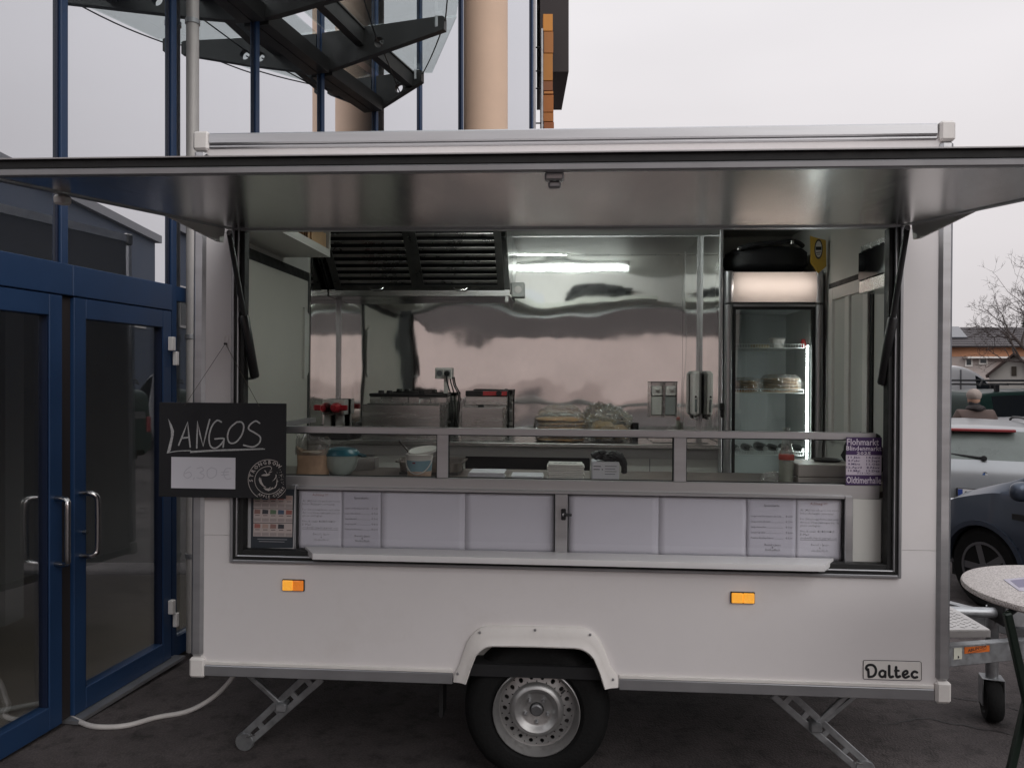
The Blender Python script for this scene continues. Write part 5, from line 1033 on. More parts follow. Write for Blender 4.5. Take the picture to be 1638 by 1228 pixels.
m_ = MB(); m_.box(-.045, .045, -.052, -.046, -.02, .125, .004).box(-.045, .045, .046, .052, -.02, .125, .004).box(-.045, .045, -.052, .052, .12, .127, .003)
bmesh.ops.rotate(m_.bm, verts=m_.bm.verts[:], matrix=Matrix.Rotation(yaw, 3, 'Z')); bmesh.ops.translate(m_.bm, verts=m_.bm.verts[:], vec=(jx, jy, jz + .105)); m_.build('fork', GALV, jk)
MB().tube(catmull([(jx + .10, jy + .02, zh + .0), (jx + .25, jy - .05, zh - .02), (jx + .4, jy - .06, zh - .06), (jx + .6, jy, zh - .03)], 6), .009, 8).build('brake_cable', RUBBER, T); MB().tube(catmull([(jx + .10, jy - .02, zh - .05), (jx + .25, jy - .09, zh - .07), (jx + .4, jy - .10, zh - .12), (jx + .6, jy, zh - .1)], 6), .008, 8).build('brake_cable', RUBBER, T)
tb('end_block', BLACK, (LEN + .0145, LEN + .03, .06, .10, L(1515, 795, .05)[1], L(1515, 738, .05)[1]), bev=.006)  # plain black block for an unidentified dark shape on the end wall

# ------------------------------------------------------------------ supply cable to the door
cab = [(-1.335, 3.62), (-1.28, 3.78)]
pts = [W(395, 1092, 3.95), W(370, 1105, 4.0), W(340, 1126, 4.03), W(300, 1139, 3.98), W(250, 1148, 3.90), W(200, 1162, 3.80), W(150, 1163, 3.79), W(120, 1152, 3.87), W(104, 1143, 3.92)]
t_ = thing('supply_cable', 'white power cable running from the blue door under the trailer', 'cable', (-1.9, 3.85, 0))
pp = [Vector((p_.x, p_.y, max(p_.z, g(p_.x, p_.y) + .013))) for p_ in pts]; pp[0].z = .30; pp[1].z = .16; pp[2].z = .05
pp = [Vector((-1.1, 4.1, .42))] + pp + [Vector((-2.45, 4.02, .03)), Vector((-2.75, 3.85, .03))]
MB().tube(catmull(pp, 7), .0125, 10).build('cable', M('cable_white', (.55, .52, .50), .45, var=.08, vscale=14), t_)

# ------------------------------------------------------------------ glass fronted building on the left
PW = [(-2.594, 2.02), (-2.444, 2.93), (-2.293, 3.84), (-2.143, 4.75), (-1.947, 5.73), (-1.694, 6.70), (-1.385, 7.651), (-1.05, 8.59), (-.644, 9.50), (-.185, 10.40), (.29, 11.35)]
PW = [(-2.894, .2), (-2.744, 1.11)] + PW; PW = [Vector(q) for q in PW]
BT = 9.6
BLD = thing('glass_building', 'modern hall with blue framed glass front and double doors', 'building', (-2.2, 4.3, 0))
FG_ = glass('facade_glass', (.3, .3, .3), .60, .92, 0, 1.2, refl=(.93, .945, .985), body=(.03, .035, .04), bodyfac=1., bump=.015, bscale=.9)
DG = glass('door_glass', (.90, .92, .91), .24, .8, 0, 3.4, refl=(.9, .92, .95), bump=.01, bscale=1.5)
def bay(k, u0, u1, n0, n1, z0, z1, m_=None, bev=0):
    a, b_ = PW[k], PW[k + 1]; d = (b_ - a).normalized(); n_ = Vector((d.y, -d.x)); m_ = m_ or MB()
    q = [a + d * u + n_ * n for u, n in ((u0, n0), (u0, n1), (u1, n1), (u1, n0))]
    return m_.pts8([(v.x, v.y, z0) for v in q] + [(v.x, v.y, z1) for v in q], bev)
def bl(k): return (PW[k + 1] - PW[k]).length
K0 = 4   # index of the mullion between the two door leaves
for k in range(len(PW)):
    kk = min(k, len(PW) - 2); u = 0 if k < len(PW) - 1 else bl(kk)
    z0 = 2.33 if k == K0 else .0
    bay(kk, u - .024, u + .024, -.06, .026, z0, BT, bev=.003).build('mullion', BLUE, BLD)
    bay(kk, u - .034, u - .0245, -.05, .012, z0, BT).build('mullion_gasket', BLUED, BLD)
for k in range(len(PW) - 1):
    l_ = bl(k); z0 = 2.33 if K0 - 2 <= k <= K0 else .12
    bay(k, 0.0245, l_ - .0345, -.012, .0, 2.332, BT).build('pane', FG_, BLD)
    if z0 < 1: bay(k, 0.0245, l_ - .0345, -.012, .0, .121, 2.238).build('pane', DG, BLD); bay(k, .0245, l_ - .0345, -.05, .02, 2.24, 2.33).build('transom', BLUE, BLD)
    if z0 < 1: bay(k, .0245, l_ - .0345, -.05, .02, .0, .118).build('bottom_rail', BLUE, BLD)
    bay(k, 0, l_, -.10, .05, BT + .001, BT + .3).build('eaves', BLUED, BLD)
# double door: two leaves, header, pulls, hinges
bay(K0, .0355, bl(K0) - .0515, -.05, .045, 2.17, 2.329, bev=.004).build('door_header', BLUE, BLD); bay(K0 - 1, .0355, bl(K0 - 1) + .0345, -.05, .045, 2.17, 2.329, bev=.004).build('door_header', BLUE, BLD)
bay(K0 - 2, .0355, bl(K0 - 2) - .0515, -.05, .045, 2.17, 2.329, bev=.004).build('door_header', BLUE, BLD); bay(K0 - 2, .0355, bl(K0 - 2) - .0515, -.012, 0, .12, 2.168).build('pane', DG, BLD)
def leaf(k, u0, u1, mirror):
    m_ = MB(); s_ = .085; zt_, zb_ = 2.165, .02
    for a, b_, c, d in ((u0, u0 + s_, zb_, zt_), (u1 - s_, u1, zb_, zt_), (u0 + s_, u1 - s_, zb_, zb_ + .115), (u0 + s_, u1 - s_, zt_ - .105, zt_)): bay(k, a + .0003, b_ - .0003, -.02, .042, c, d, m_, .003)
    o_ = m_.build('door', BLUE, BLD); bay(k, u0 + s_, u1 - s_, .0, .010, zb_ + .114, zt_ - .104).build('pane', DG, o_)
    m_ = MB()
    for a, b_, c, d in ((u0 + s_, u0 + s_ + .008, zb_ + .115, zt_ - .105), (u1 - s_ - .008, u1 - s_, zb_ + .115, zt_ - .105)): bay(k, a, b_, -.01, .036, c, d, m_)
    m_.build('glazing_bead', BLUED, o_)
    A_, B_ = PW[k], PW[k + 1]; d_ = (B_ - A_).normalized(); n_ = Vector((d_.y, -d_.x)); um = (u0 + .045) if not mirror else (u1 - .045)
    def q(u, n, z): v = A_ + d_ * u + n_ * n; return (v.x, v.y, z)
    sg = 1 if not mirror else -1; uo = um
    za, zb2 = .83, 1.155
    MB().tube(catmull([q(uo, .042, za), q(uo + sg * .004, .09, za), q(uo + sg * .012, .118, za + .012), q(uo + sg * .02, .125, za + .05), q(uo + sg * .02, .125, zb2 - .05), q(uo + sg * .012, .118, zb2 - .012), q(uo + sg * .004, .09, zb2), q(uo, .042, zb2)], 5), .0135, 12).build('handle', M('handle_steel', (.55, .53, .52), .2, metal=1), o_)
    if not mirror:
        MB().tube([q(uo + .02, .042, .95), q(uo + .02, .065, .95)], .011, 14).build('lock', STEEL2, o_)
        for z_ in (.30, 1.92):
            bay(k, u1 - .04, u1 - .004, .0425, .075, z_, z_ + .085, bev=.004).build('hinge', WPLAST, o_); bay(k, u1 - .003, u1 + .026, .05, .078, z_ - .09, z_ - .004, bev=.004).build('hinge', WPLAST, o_)
    return o_
leaf(K0, .045, bl(K0) - .055, False); leaf(K0 - 1, .04, bl(K0 - 1) - .035, True)
bay(K0 - 1, bl(K0 - 1) - .034, bl(K0 - 1) + .044, -.03, .02, .02, 2.165).build('door_meeting_strip', M('bronze_strip', (.035, .028, .026), .5), BLD)
bay(K0, .0, bl(K0), -.06, .10, .0, .018).build('threshold', ALUG, BLD)
# dim interior behind the doors
DI = M('interior_grey', (.62, .61, .59), .8, var=.1, vscale=2); m_ = MB().prism([(-7.5, 1.0), (-2.85, 1.0)] + [(q.x - .07, q.y) for q in PW if 1.05 < q.y < 6.9] + [(-7.5, 6.7)], -.02, .012, 'xy'); m_.build('interior_floor', M('interior_floor', (.30, .25, .20), .45, var=.15, vscale=3), BLD)
MB().box(-7.55, -7.5, 1.0, 7.2, 0, 3.4).build('interior_wall', DI, BLD); MB().box(-7.5, -2.05, 7.2, 7.25, 0, 3.4).build('interior_wall', DI, BLD); MB().box(-7.5, -2.95, .95, 1.0, 0, 3.4).build('interior_wall', DI, BLD); MB().box(-7.5, -2.95, 1.0, 7.2, 3.4, 3.45).build('interior_ceiling', DI, BLD)
MB().box(-3.75, -3.55, 5.3, 5.5, .012, 3.4).build('interior_pillar', M('pillar_pale', (.42, .40, .38), .7), BLD)
t_ = thing('wooden_bench', 'dark wooden trestle bench inside behind the left glass door', 'bench', (-3.6, 3.6, .012)); WOOD = M('dark_wood', (.11, .06, .04), .55, var=.3, vscale=9)
MB().bar((-4.2, 3.1, .60), (-3.05, 4.1, .60), .30, .045, bev=.004).build('seat', WOOD, t_)
for k in (.18, .82):
    c = Vector((-4.2, 3.1, 0)).lerp(Vector((-3.05, 4.1, 0)), k); dd = Vector((.66, -.75, 0)) * .2
    for s_ in (-1, 1): MB().bar(c + dd * s_ + Vector((0, 0, .012)), c - dd * s_ * .6 + Vector((0, 0, .575)), .06, .05, bev=.004).build('leg', WOOD, t_)
# rain pipe
pc = Vector((-2.052, 4.86)); MB().cyl((pc.x, pc.y, .0), (pc.x, pc.y, BT), .039, n=20).build('rain_pipe', M('pipe_zinc', (.48, .46, .44), .5, metal=.3, var=.12, vscale=5), BLD)
for z_ in (.6, 2.0, 4.02): MB().lathe([(.040, z_), (.046, z_ + .002), (.046, z_ + .03), (.040, z_ + .032)], 20, (pc.x, pc.y, 0)).build('pipe_clip', GALV, BLD)
# columns
COLM = M('column_buff', (.74, .53, .39), .7, var=.05, vscale=2, bump=.06, bscale=60)
MB().cyl((-.292, 8.4, 0), (-.292, 8.4, BT + .3), .245, n=40).build('column', COLM, BLD)
# side return of the hall and roof overhang, sign blocks on stand-offs
MB().pts8([(.30, 11.42, 0), (.36, 11.40, 0), (.46, 17, 0), (.40, 17, 0), (.30, 11.42, BT), (.36, 11.40, BT), (.46, 17, BT), (.40, 17, BT)]).build('side_wall', WHITE, BLD)
OV = M('overhang_brown', (.028, .020, .020), .6); zo = W(900, 130, 13).z
MB().box(.47, .945, 12.6, 14.4, zo, BT + .6).build('roof_overhang', OV, BLD)
sgn = [(25, 52, (.62, .25, .035)), (53, 87, (.40, .15, .03)), (88, 131, (.46, .185, .03)), (132, 147, (.25, .085, .025)), (148, 152, (.5, .2, .05)), (154, 181, (.38, .125, .02)), (182, 196, (.40, .14, .025)), (197, 211, (.30, .09, .02)), (212, 219, (.03, .055, .14)), (220, 260, (.34, .10, .03))]
for k, (a, b_, c_) in enumerate(sgn):
    z1, z0 = W(870, a, 12.3).z, W(870, b_, 12.3).z; x0 = .505 + (.008 if k % 3 == 1 else 0); MB().box(x0, x0 + .155 + (.012 if 4 < k < 8 else 0), 12.25, 12.42 + .06 * (k % 2), z0, z1, .004).build('sign_block', M('sign_orange_%d' % k, c_, .45), BLD)
MB().box(.47, .503, 12.2, 12.7, W(870, 260, 12.3).z, W(870, 50, 12.3).z, .005).build('sign_back', GALV, BLD)
for a in (72, 110, 138, 194): z_ = W(870, a, 12.3).z; MB().cyl((.34, 12.4, z_), (.475, 12.4, z_), .012, n=10).build('sign_bracket', BLACK, BLD)
# entrance canopy: pierced tapered beams, purlins, glass roof, tie rods
BM_ = M('canopy_steel', (.022, .022, .022), .5, var=.15, vscale=5)
def nrm(k): d = (PW[min(k + 1, len(PW) - 1)] - PW[k - 1]).normalized(); return Vector((d.y, -d.x))
tips = {}
def beam_at(k, ln, hole):
    n_ = nrm(k); a = PW[k]; d_ = Vector((-n_.y, n_.x)); z_t, z_b = 4.79, 4.455
    outl = [(.03, z_b), (ln * .12, z_b + .01), (ln, z_t - .115), (ln, z_t - .01), (ln * .98, z_t), (.03, z_t)]
    hc = (hole, z_t - .15); hr = .045; N = 40; pts_ = []
    angs = sorted([2 * math.pi * i / N for i in range(N)] + [math.atan2(q[1] - hc[1], q[0] - hc[0]) % (2 * math.pi) for q in outl])
    m_ = MB(); rows = []
    for th in angs:
        dx, dz = math.cos(th), math.sin(th); best = 9e9
        for (x1, z1), (x2, z2) in zip(outl, outl[1:] + outl[:1]):
            ex, ez = x2 - x1, z2 - z1; den = dx * ez - dz * ex
            if abs(den) < 1e-9: continue
            t1 = ((x1 - hc[0]) * ez - (z1 - hc[1]) * ex) / den; t2 = ((x1 - hc[0]) * dz - (z1 - hc[1]) * dx) / den
            if t1 > 0 and -1e-6 <= t2 <= 1 + 1e-6: best = min(best, t1)
        rows.append(((hc[0] + dx * hr, hc[1] + dz * hr), (hc[0] + dx * best, hc[1] + dz * best)))
    def w3(q, s_): v = a + n_ * q[0] + d_ * s_; return (v.x, v.y, q[1])
    vv = [[m_.bm.verts.new(w3(q, s_)) for q in r_ for s_ in (-.03, .03)] for r_ in rows]   # in-,in+,out-,out+
    for A_, B_ in zip(vv, vv[1:] + vv[:1]):
        for i, j in ((0, 2), (2, 3), (3, 1), (1, 0)): m_.bm.faces.new((A_[i], A_[j], B_[j], B_[i]))
    o_ = m_.build('canopy_beam', BM_, BLD, smooth=20); tips[k] = a + n_ * ln; return o_
for k, ln, ho in ((3, 1.9, .8), (4, 1.85, .8), (5, 1.75, .75), (6, 1.55, .7), (7, 1.18, .58), (8, .53, .28)): beam_at(k, ln, ho)
for nn in (.40, 1.05):
    for k in (3, 4, 5, 6, 7):
        if nn > .9 and k > 5: continue
        a = PW[k] + nrm(k) * nn; b_ = PW[k + 1] + nrm(k + 1) * nn; d_ = (b_ - a).normalized() * .031
        MB().bar((a.x + d_.x, a.y + d_.y, 4.70), (b_.x - d_.x, b_.y - d_.y, 4.70), .075, .13).build('canopy_purlin', BM_, BLD)
        MB().bar((a.x + d_.x, a.y + d_.y, 4.775), (b_.x - d_.x, b_.y - d_.y, 4.775), .10, .012).build('purlin_flange', M('flange_grey', (.08, .08, .08), .45, metal=.3), BLD)
for k in (3, 4, 5, 6, 7):
    bay(k, .026, bl(k) - .036, .004, .10, 4.43, 4.56).build('canopy_rail', BM_, BLD)
CG = glass('canopy_glass', (.90, .935, .925), .06, .7, 0, 3, refl=(.9, .95, .95))
eo = {3: Vector((-.10, 3.2)), 4: Vector((-.25, 3.35)), 5: Vector((-.26, 4.2)), 6: Vector((-.33, 5.35)), 7: Vector((-.47, 6.41)), 8: Vector((-.80, 7.60))}
for k in (4, 5, 6, 7):
    a, b_ = PW[k] + nrm(k) * .05, PW[k + 1] + nrm(k + 1) * .05; q = [a, b_, eo[k + 1], eo[k]]; e = (b_ - a).normalized() * .006
    q = [q[0] + e, q[1] - e, q[2] - e, q[3] + e]; MB().pts8([(v.x, v.y, 4.812) for v in q] + [(v.x, v.y, 4.824) for v in q]).build('canopy_glass', CG, BLD)
ROD = M('rod_dark', (.03, .03, .03), .4, metal=.5)
def rod(a, b_, r_=.006, sag=0):
    a, b_ = Vector(a), Vector(b_); MB().tube([a.lerp(b_, i / 8) - Vector((0, 0, sag * math.sin(math.pi * i / 8))) for i in range(9)], r_, 6).build('tie_rod', ROD, BLD)
tz = 4.76
for k in (8, 7, 6, 5): a, b_ = tips[k], tips[k - 1]; rod((a.x, a.y, tz), (b_.x, b_.y, tz), .006, .03)
a = PW[8] + nrm(8) * .28; rod((a.x, a.y, 4.60), ((PW[7] + nrm(7) * .58).x, (PW[7] + nrm(7) * .58).y, 4.64), .006); a = PW[7] + nrm(7) * .55; b_ = PW[6] + nrm(6) * .8; rod((a.x, a.y, 4.66), (b_.x, b_.y, 4.78), .006)
for k in (7, 8): q = tips[k] - nrm(k) * .06; MB().box(q.x - .03, q.x + .03, q.y - .03, q.y + .03, 4.70, 4.80, .006).build('rod_anchor', GALV, BLD)

# ------------------------------------------------------------------ building across the yard, behind the camera (seen in the steel walls)
t_ = thing('pink_building', 'salmon pink rendered building across the yard, seen reflected in the steel wall', 'building', (0, -30, 0))
PINK = M('salmon_render', (.84, .69, .635), .85, var=.05, vscale=1.2, bump=.05, bscale=40); PLI = M('plinth_render', (.60, .475, .435), .85, var=.08, vscale=1.5)
MB().box(-34, 36, -42, -30, .95, 8.5).build('wall', PINK, t_); MB().box(-34.03, 36.03, -42.03, -29.97, -.1, .949).build('plinth', PLI, t_); MB().prism([(-42.5, 8.5), (-29.4, 8.5), (-36, 12)], -34.5, 36.5, 'yz').build('roof', M('roof_tile_dark', (.07, .055, .05), .8), t_)
for x_ in (-26, -20, -14, 14, 20, 26):
    wn = MB().box(x_ - .6, x_ + .6, -29.999, -29.96, 2.0, 3.4).build('window', WPLAST, t_); MB().box(x_ - .52, x_ + .52, -29.9595, -29.95, 2.08, 3.32).build('pane', M('window_dark', (.03, .035, .04), .1), wn)

# ------------------------------------------------------------------ vehicles
CGL = M('car_glass', (.012, .014, .015), .06, spec=.7); CGF = M('frosted_car_glass', (.13, .15, .14), .3, var=.15, vscale=5); CBL = M('car_black_trim', (.014, .014, .015), .5); REDL = M('tail_light_red', (.26, .035, .038), .3, coat=.4); HLM = M('headlight_glass', (.45, .46, .47), .12, metal=.5, coat=.5); PLT = M('plate_white', (.62, .61, .62), .5)
def paint(name, col, metal=.3, rough=.32): return M(name, col, rough, metal=metal, coat=.25, var=.05, vscale=2)
def vehicle(name, label, cat, loc, th, st, pm, axles, tr, half, side_w=(), front_w=None, rear_w=None, glassm=None, group=None):
    t_ = thing(name, label, cat, loc, group, on='own', rz=th); NS = 10
    S_ = []
    for i in range(len(st) - 1):
        for j in range(NS):
            u = j / NS; a, b_, c, d = st[max(i - 1, 0)], st[i], st[i + 1], st[min(i + 2, len(st) - 1)]; row = []
            for q in range(6):
                h = .5 * (2 * b_[q] + (c[q] - a[q]) * u * .7 + (0 if True else 0)); 
                m0, m1 = (c[q] - a[q]) * .35, (d[q] - b_[q]) * .35
                row.append((2 * u ** 3 - 3 * u ** 2 + 1) * b_[q] + (u ** 3 - 2 * u ** 2 + u) * m0 + (-2 * u ** 3 + 3 * u ** 2) * c[q] + (u ** 3 - u ** 2) * m1)
            S_.append(row)
    S_.append(st[-1])
    def sec(r):
        x, zl, zb_, zt_, wb, wt = r; hgt = zt_ - zb_
        nodes = [(wb * .80, zl), (wb * .985, zl + min(.14, (zb_ - zl) * .4)), (wb * 1.01, zl + (zb_ - zl) * .62), (wb * .975, zb_), (wt * 1.05, zt_ - hgt * .13), (wt * .86, zt_ - .02 * min(1, hgt / .3)), (0, zt_)]
        out = []
        for k in range(6):
            for j in range(6):
                v = j / 6; A_, B_ = nodes[k], nodes[k + 1]; p_, n_ = nodes[max(k - 1, 0)], nodes[min(k + 2, 6)]
                m0 = ((B_[0] - p_[0]) * .3, (B_[1] - p_[1]) * .3); m1 = ((n_[0] - A_[0]) * .3, (n_[1] - A_[1]) * .3); h = (2 * v ** 3 - 3 * v ** 2 + 1, v ** 3 - 2 * v ** 2 + v, -2 * v ** 3 + 3 * v ** 2, v ** 3 - v ** 2)
                if k in (2, 3): m0 = m1 = (B_[0] - A_[0], B_[1] - A_[1])
                out.append((h[0] * A_[0] + h[1] * m0[0] + h[2] * B_[0] + h[3] * m1[0], h[0] * A_[1] + h[1] * m0[1] + h[2] * B_[1] + h[3] * m1[1], k + v))
        out.append((0, zt_, 6.)); return out
    G_ = [sec(r) for r in S_]; parts = {}
    def part(key): return parts.setdefault(key, MB())
    for i in range(len(S_) - 1):
        x0, x1 = S_[i][0], S_[i + 1][0]; xm = (x0 + x1) / 2
        for j in range(len(G_[0]) - 1):
            v = (G_[i][j][2] + G_[i][j + 1][2]) / 2 if j + 1 < len(G_[0]) else 6
            zc_ = (G_[i][j][1] + G_[i][j + 1][1]) / 2
            if any((xm - ax) ** 2 + (zc_ - tr) ** 2 < (tr * 1.14) ** 2 for ax in axles) and v < 3: continue
            for sg in (1, -1):
                key = 'body'
                if 3.12 < v < 3.95:
                    for n_, (a, b_) in enumerate(side_w):
                        if a < xm < b_: key = ('side_window', n_, sg)
                if rear_w and rear_w[0] < xm < rear_w[1] and v > 4.3: key = ('rear_window', 0, 0)
                if front_w and front_w[0] < xm < front_w[1] and v > 4.3: key = ('windscreen', 0, 0)
                q = [(x0, G_[i][j][0] * sg, G_[i][j][1]), (x1, G_[i + 1][j][0] * sg, G_[i + 1][j][1]), (x1, G_[i + 1][j + 1][0] * sg, G_[i + 1][j + 1][1]), (x0, G_[i][j + 1][0] * sg, G_[i][j + 1][1])]
                part(key).quad(*q)
    for e in (0, -1):
        gq = G_[e]; x = S_[e][0]; part('body').quad(*([(x, a[0], a[1]) for a in gq] + [(x, -a[0], a[1]) for a in gq[-2::-1]]))
    for key, m_ in parts.items():
        bmesh.ops.remove_doubles(m_.bm, verts=m_.bm.verts[:], dist=.0008)
        if key == 'body': m_.build('body', pm, t_, smooth=40)
        else: m_.build(key[0], (glassm or CGL) if key[0] == 'rear_window' else CGL, t_, smooth=40)
    MB().box(S_[0][0] + .3, S_[-1][0] - .3, -half * .8, half * .8, .16, .5).build('underbody', BLACKM, t_)
    for ax in axles:
        for sg in (1, -1):
            w_ = MB().lathe([(tr * .62, -.09), (tr * .9, -.10), (tr, -.07), (tr, .07), (tr * .9, .10), (tr * .62, .09)], 36, (ax, sg * (half - .11), tr), 'y').build('wheel', TYRE, t_)
            m_ = MB(); yo = sg * (half - .11 + .085)
            m_.lathe([(tr * .66, 0), (tr * .66, .012 * sg), (tr * .60, .012 * sg), (tr * .60, 0)], 36, (ax, yo, tr), 'y', caps=False)
            for k in range(5):
                a = 2 * math.pi * k / 5; m_.bar((ax, yo, tr), (ax + tr * .61 * math.cos(a), yo, tr + tr * .61 * math.sin(a)), .012, tr * .17, up=(math.sin(a), 0, -math.cos(a)))
            m_.lathe([(tr * .15, -.01), (tr * .15, .016 * sg), (.0001, .018 * sg)], 20, (ax, yo, tr), 'y'); m_.build('rim', M('alloy_grey', (.16, .16, .17), .35, metal=.7), w_)
            m_ = MB(); n_ = 20
            o1 = [(ax + tr * 1.20 * math.cos(math.pi * k / n_), tr + tr * 1.20 * math.sin(math.pi * k / n_)) for k in range(n_ + 1)]; i1 = [(ax + tr * 1.08 * math.cos(math.pi * k / n_), tr + tr * 1.08 * math.sin(math.pi * k / n_)) for k in range(n_ + 1)]
            m_.band(o1, i1, sg * (half - .05), sg * (half + .016)); m_.build('wheel_arch', pm, t_)
    return t_
wag = [(-2.24, .42, .70, .74, .78, .70), (-2.22, .34, .86, .92, .85, .76), (-2.14, .28, .97, 1.03, .88, .72), (-1.98, .24, .985, 1.19, .89, .66), (-1.76, .21, .99, 1.375, .90, .60), (-1.3, .2, .985, 1.395, .905, .60), (-.3, .2, .97, 1.395, .91, .60), (.40, .2, .955, 1.36, .91, .585), (1.12, .2, .935, .985, .90, .76), (1.75, .22, .83, .87, .87, .72), (2.18, .28, .66, .70, .76, .6), (2.28, .4, .54, .58, .6, .5)]
def at(px, Y): return (px - CX) / F * Y
# silver estate car, rear towards the camera
X, Y = at(1576, 8.1), 8.1; hd_ = R(64); ori = Vector((X, Y, 0)) + Vector((math.cos(hd_), math.sin(hd_), 0)) * 2.24; ori.z = g(X, Y)
SIL = paint('car_silver', (.32, .33, .34), .5)
c1 = vehicle('silver_estate_car', 'silver estate car with roof rails seen from behind, between trailer and blue car', 'car', ori, hd_, wag, SIL, (-1.38, 1.38), .315, .905, ((-1.62, -1.05), (-.98, -.12), (-.05, .62)), (.46, 1.06), (-2.13, -1.80), CGF)
for sg in (1, -1): MB().tube(catmull([(-1.7, sg * .56, 1.375), (-1.55, sg * .575, 1.42), (-.5, sg * .59, 1.43), (.2, sg * .575, 1.41), (.35, sg * .56, 1.37)], 6), .016, 8).build('roof_rail', CBL, c1)
MB().box(-1.93, -1.80, -.32, .32, 1.335, 1.365, .006).build('brake_light', REDL, c1); MB().tube([(-2.13, .0, 1.07), (-2.125, .05, 1.065), (-2.05, .42, 1.10)], .011, 8).build('wiper', CBL, c1); MB().lathe([(.0001, -.03), (.026, -.028), (.03, 0)], 14, (-2.13, 0, 1.06), 'x').build('wiper_hub', CBL, c1)
npl = MB().box(-2.262, -2.243, -.27, .27, .62, .74, .004).build('number_plate', CBL, c1)
MB().box(-2.2655, -2.2625, -.255, .255, .632, .732).build('plate_face', PLT, npl); MB().box(-2.2665, -2.2657, .21, .254, .634, .730).build('plate_euro_band', M('plate_blue', (.03, .06, .25), .5), npl)
def rear_text(s, par, x, y, z, size, mat, width): # lettering that reads from behind a car
    p_ = Print(0); p_.text(s, 0, 0, size, bold=.0012, width=width)
    for v in p_.bm.verts: v.co = Vector((x, y - v.co.x, z + v.co.z))
    b_ = p_.build('plate_lettering', mat, par)
    return b_
rear_text('BN 529 KL', npl, -2.2672, -.02, .650, .085, INK, .42)
MB().lathe([(.0001, -.012), (.036, -.010), (.040, 0)], 24, (-2.212, 0, .885), 'x').build('badge', CBL, c1)
for k in range(4): a0, a1 = k * math.pi / 2, (k + 1) * math.pi / 2; m_ = MB(); m_.prism([(0, .885)] + [(.026 * math.cos(a0 + (a1 - a0) * q / 5), .885 + .026 * math.sin(a0 + (a1 - a0) * q / 5)) for q in range(6)], -2.2265, -2.2250, 'yz'); m_.build('badge_field', M('badge_light' if k % 2 else 'badge_blue', (.55, .55, .56) if k % 2 else (.03, .1, .3), .4), c1)
for sg in (1, -1): MB().box(-2.235, -2.02, sg * .60, sg * .875, .72, .90, .03).build('tail_light', REDL, c1)
MB().box(-2.30, -2.1, -.86, .86, .34, .58, .05).build('bumper', SIL, c1)
# blue car: left front corner beside the table
BLUC = paint('car_blue', (.055, .070, .100), .5)
mpv = [(-2.05, .4, .7, .8, .78, .7), (-1.98, .28, .95, 1.35, .84, .62), (-1.6, .2, 1.0, 1.56, .86, .60), (-.4, .19, 1.0, 1.60, .87, .60), (.35, .19, .98, 1.54, .87, .58), (1.05, .19, .96, 1.10, .86, .70), (1.25, .19, .94, 1.02, .86, .70), (1.62, .20, .84, .90, .82, .64), (1.92, .24, .70, .74, .72, .54), (2.02, .30, .58, .62, .60, .45), (2.05, .38, .5, .53, .5, .4)]
hb = R(105); Yb = 6.15; fwl = Vector((at(1588, Yb), Yb, 0)); rot = Matrix.Rotation(hb, 3, 'Z'); ori = fwl - rot @ Vector((1.28, .76, 0)); ori.z = g(4, 6.2)
c2 = vehicle('blue_car', 'dark blue car with flared wheel arch, front corner behind the round table', 'car', ori, hb, mpv, BLUC, (-1.25, 1.28), .325, .865, ((-1.7, -.75), (-.65, .12), (.2, .98)), (.5, 1.12), (-2.0, -1.7))
for sg in (1, -1):
    blob((1.83, sg * .60, .70), (.12, .13, .105), .02, 1, 2, 24, 14).build('headlight', HLM, c2); blob((.82, sg * .98, 1.02), (.06, .10, .075), .03, 2, 2, 20, 12, pw_=.8).build('wing_mirror', BLUC, c2)
    MB().bar((-1.1, sg * .875, .80), (1.0, sg * .875, .80), .012, .045).build('rubbing_strip', CBL, c2); MB().box(.15, .152, sg * .862, sg * .882, .35, .97).build('door_gap', CBL, c2)
MB().box(1.93, 2.07, -.55, .55, .30, .48, .03).build('bumper', CBL, c2)
# dark green van with roof rack
GRN = M('van_green', (.008, .026, .021), .35, coat=.1, spec=.35); vn = [(-2.42, .4, .9, 1.2, .84, .74), (-2.40, .3, 1.05, 1.66, .88, .76), (-2.25, .25, 1.08, 1.80, .90, .72), (-1.5, .22, 1.08, 1.84, .92, .72), (.4, .22, 1.06, 1.84, .92, .72), (.95, .22, 1.04, 1.72, .92, .68), (1.65, .22, 1.0, 1.08, .90, .72), (2.15, .25, .86, .92, .86, .68), (2.4, .32, .62, .68, .74, .55)]
Yg = 13.2; hg = R(8); cor = Vector((at(1574, Yg), Yg, 0)); ori = cor - Matrix.Rotation(hg, 3, 'Z') @ Vector((-2.35, -.88, 0)); ori.z = g(8, 13.2)
c3 = vehicle('green_van', 'dark green passenger van with black roof rack behind the silver estate', 'van', ori, hg, vn, GRN, (-1.45, 1.5), .32, .92, ((-2.1, -.9), (-.8, .25), (.35, 1.2)), (1.0, 1.6), None)
rk = None
for sg in (1, -1): rk = MB().tube([(-2.25, sg * .66, 1.90), (-2.2, sg * .66, 2.0), (.5, sg * .66, 2.0), (.55, sg * .66, 1.9)], .018, 8).build('roof_rack', CBL, c3)
for x_ in (-2.2, -1.7, -1.2, -.7, -.2, .3): MB().bar((x_, -.66, 1.93), (x_, .66, 1.93), .05, .03).build('rack_bar', CBL, c3)
for x_ in (-1.9, -.9, .1):
    for sg in (1, -1): MB().box(x_ - .04, x_ + .04, sg * .64 - .02, sg * .64 + .02, 1.79, 1.92).build('rack_foot', CBL, c3)
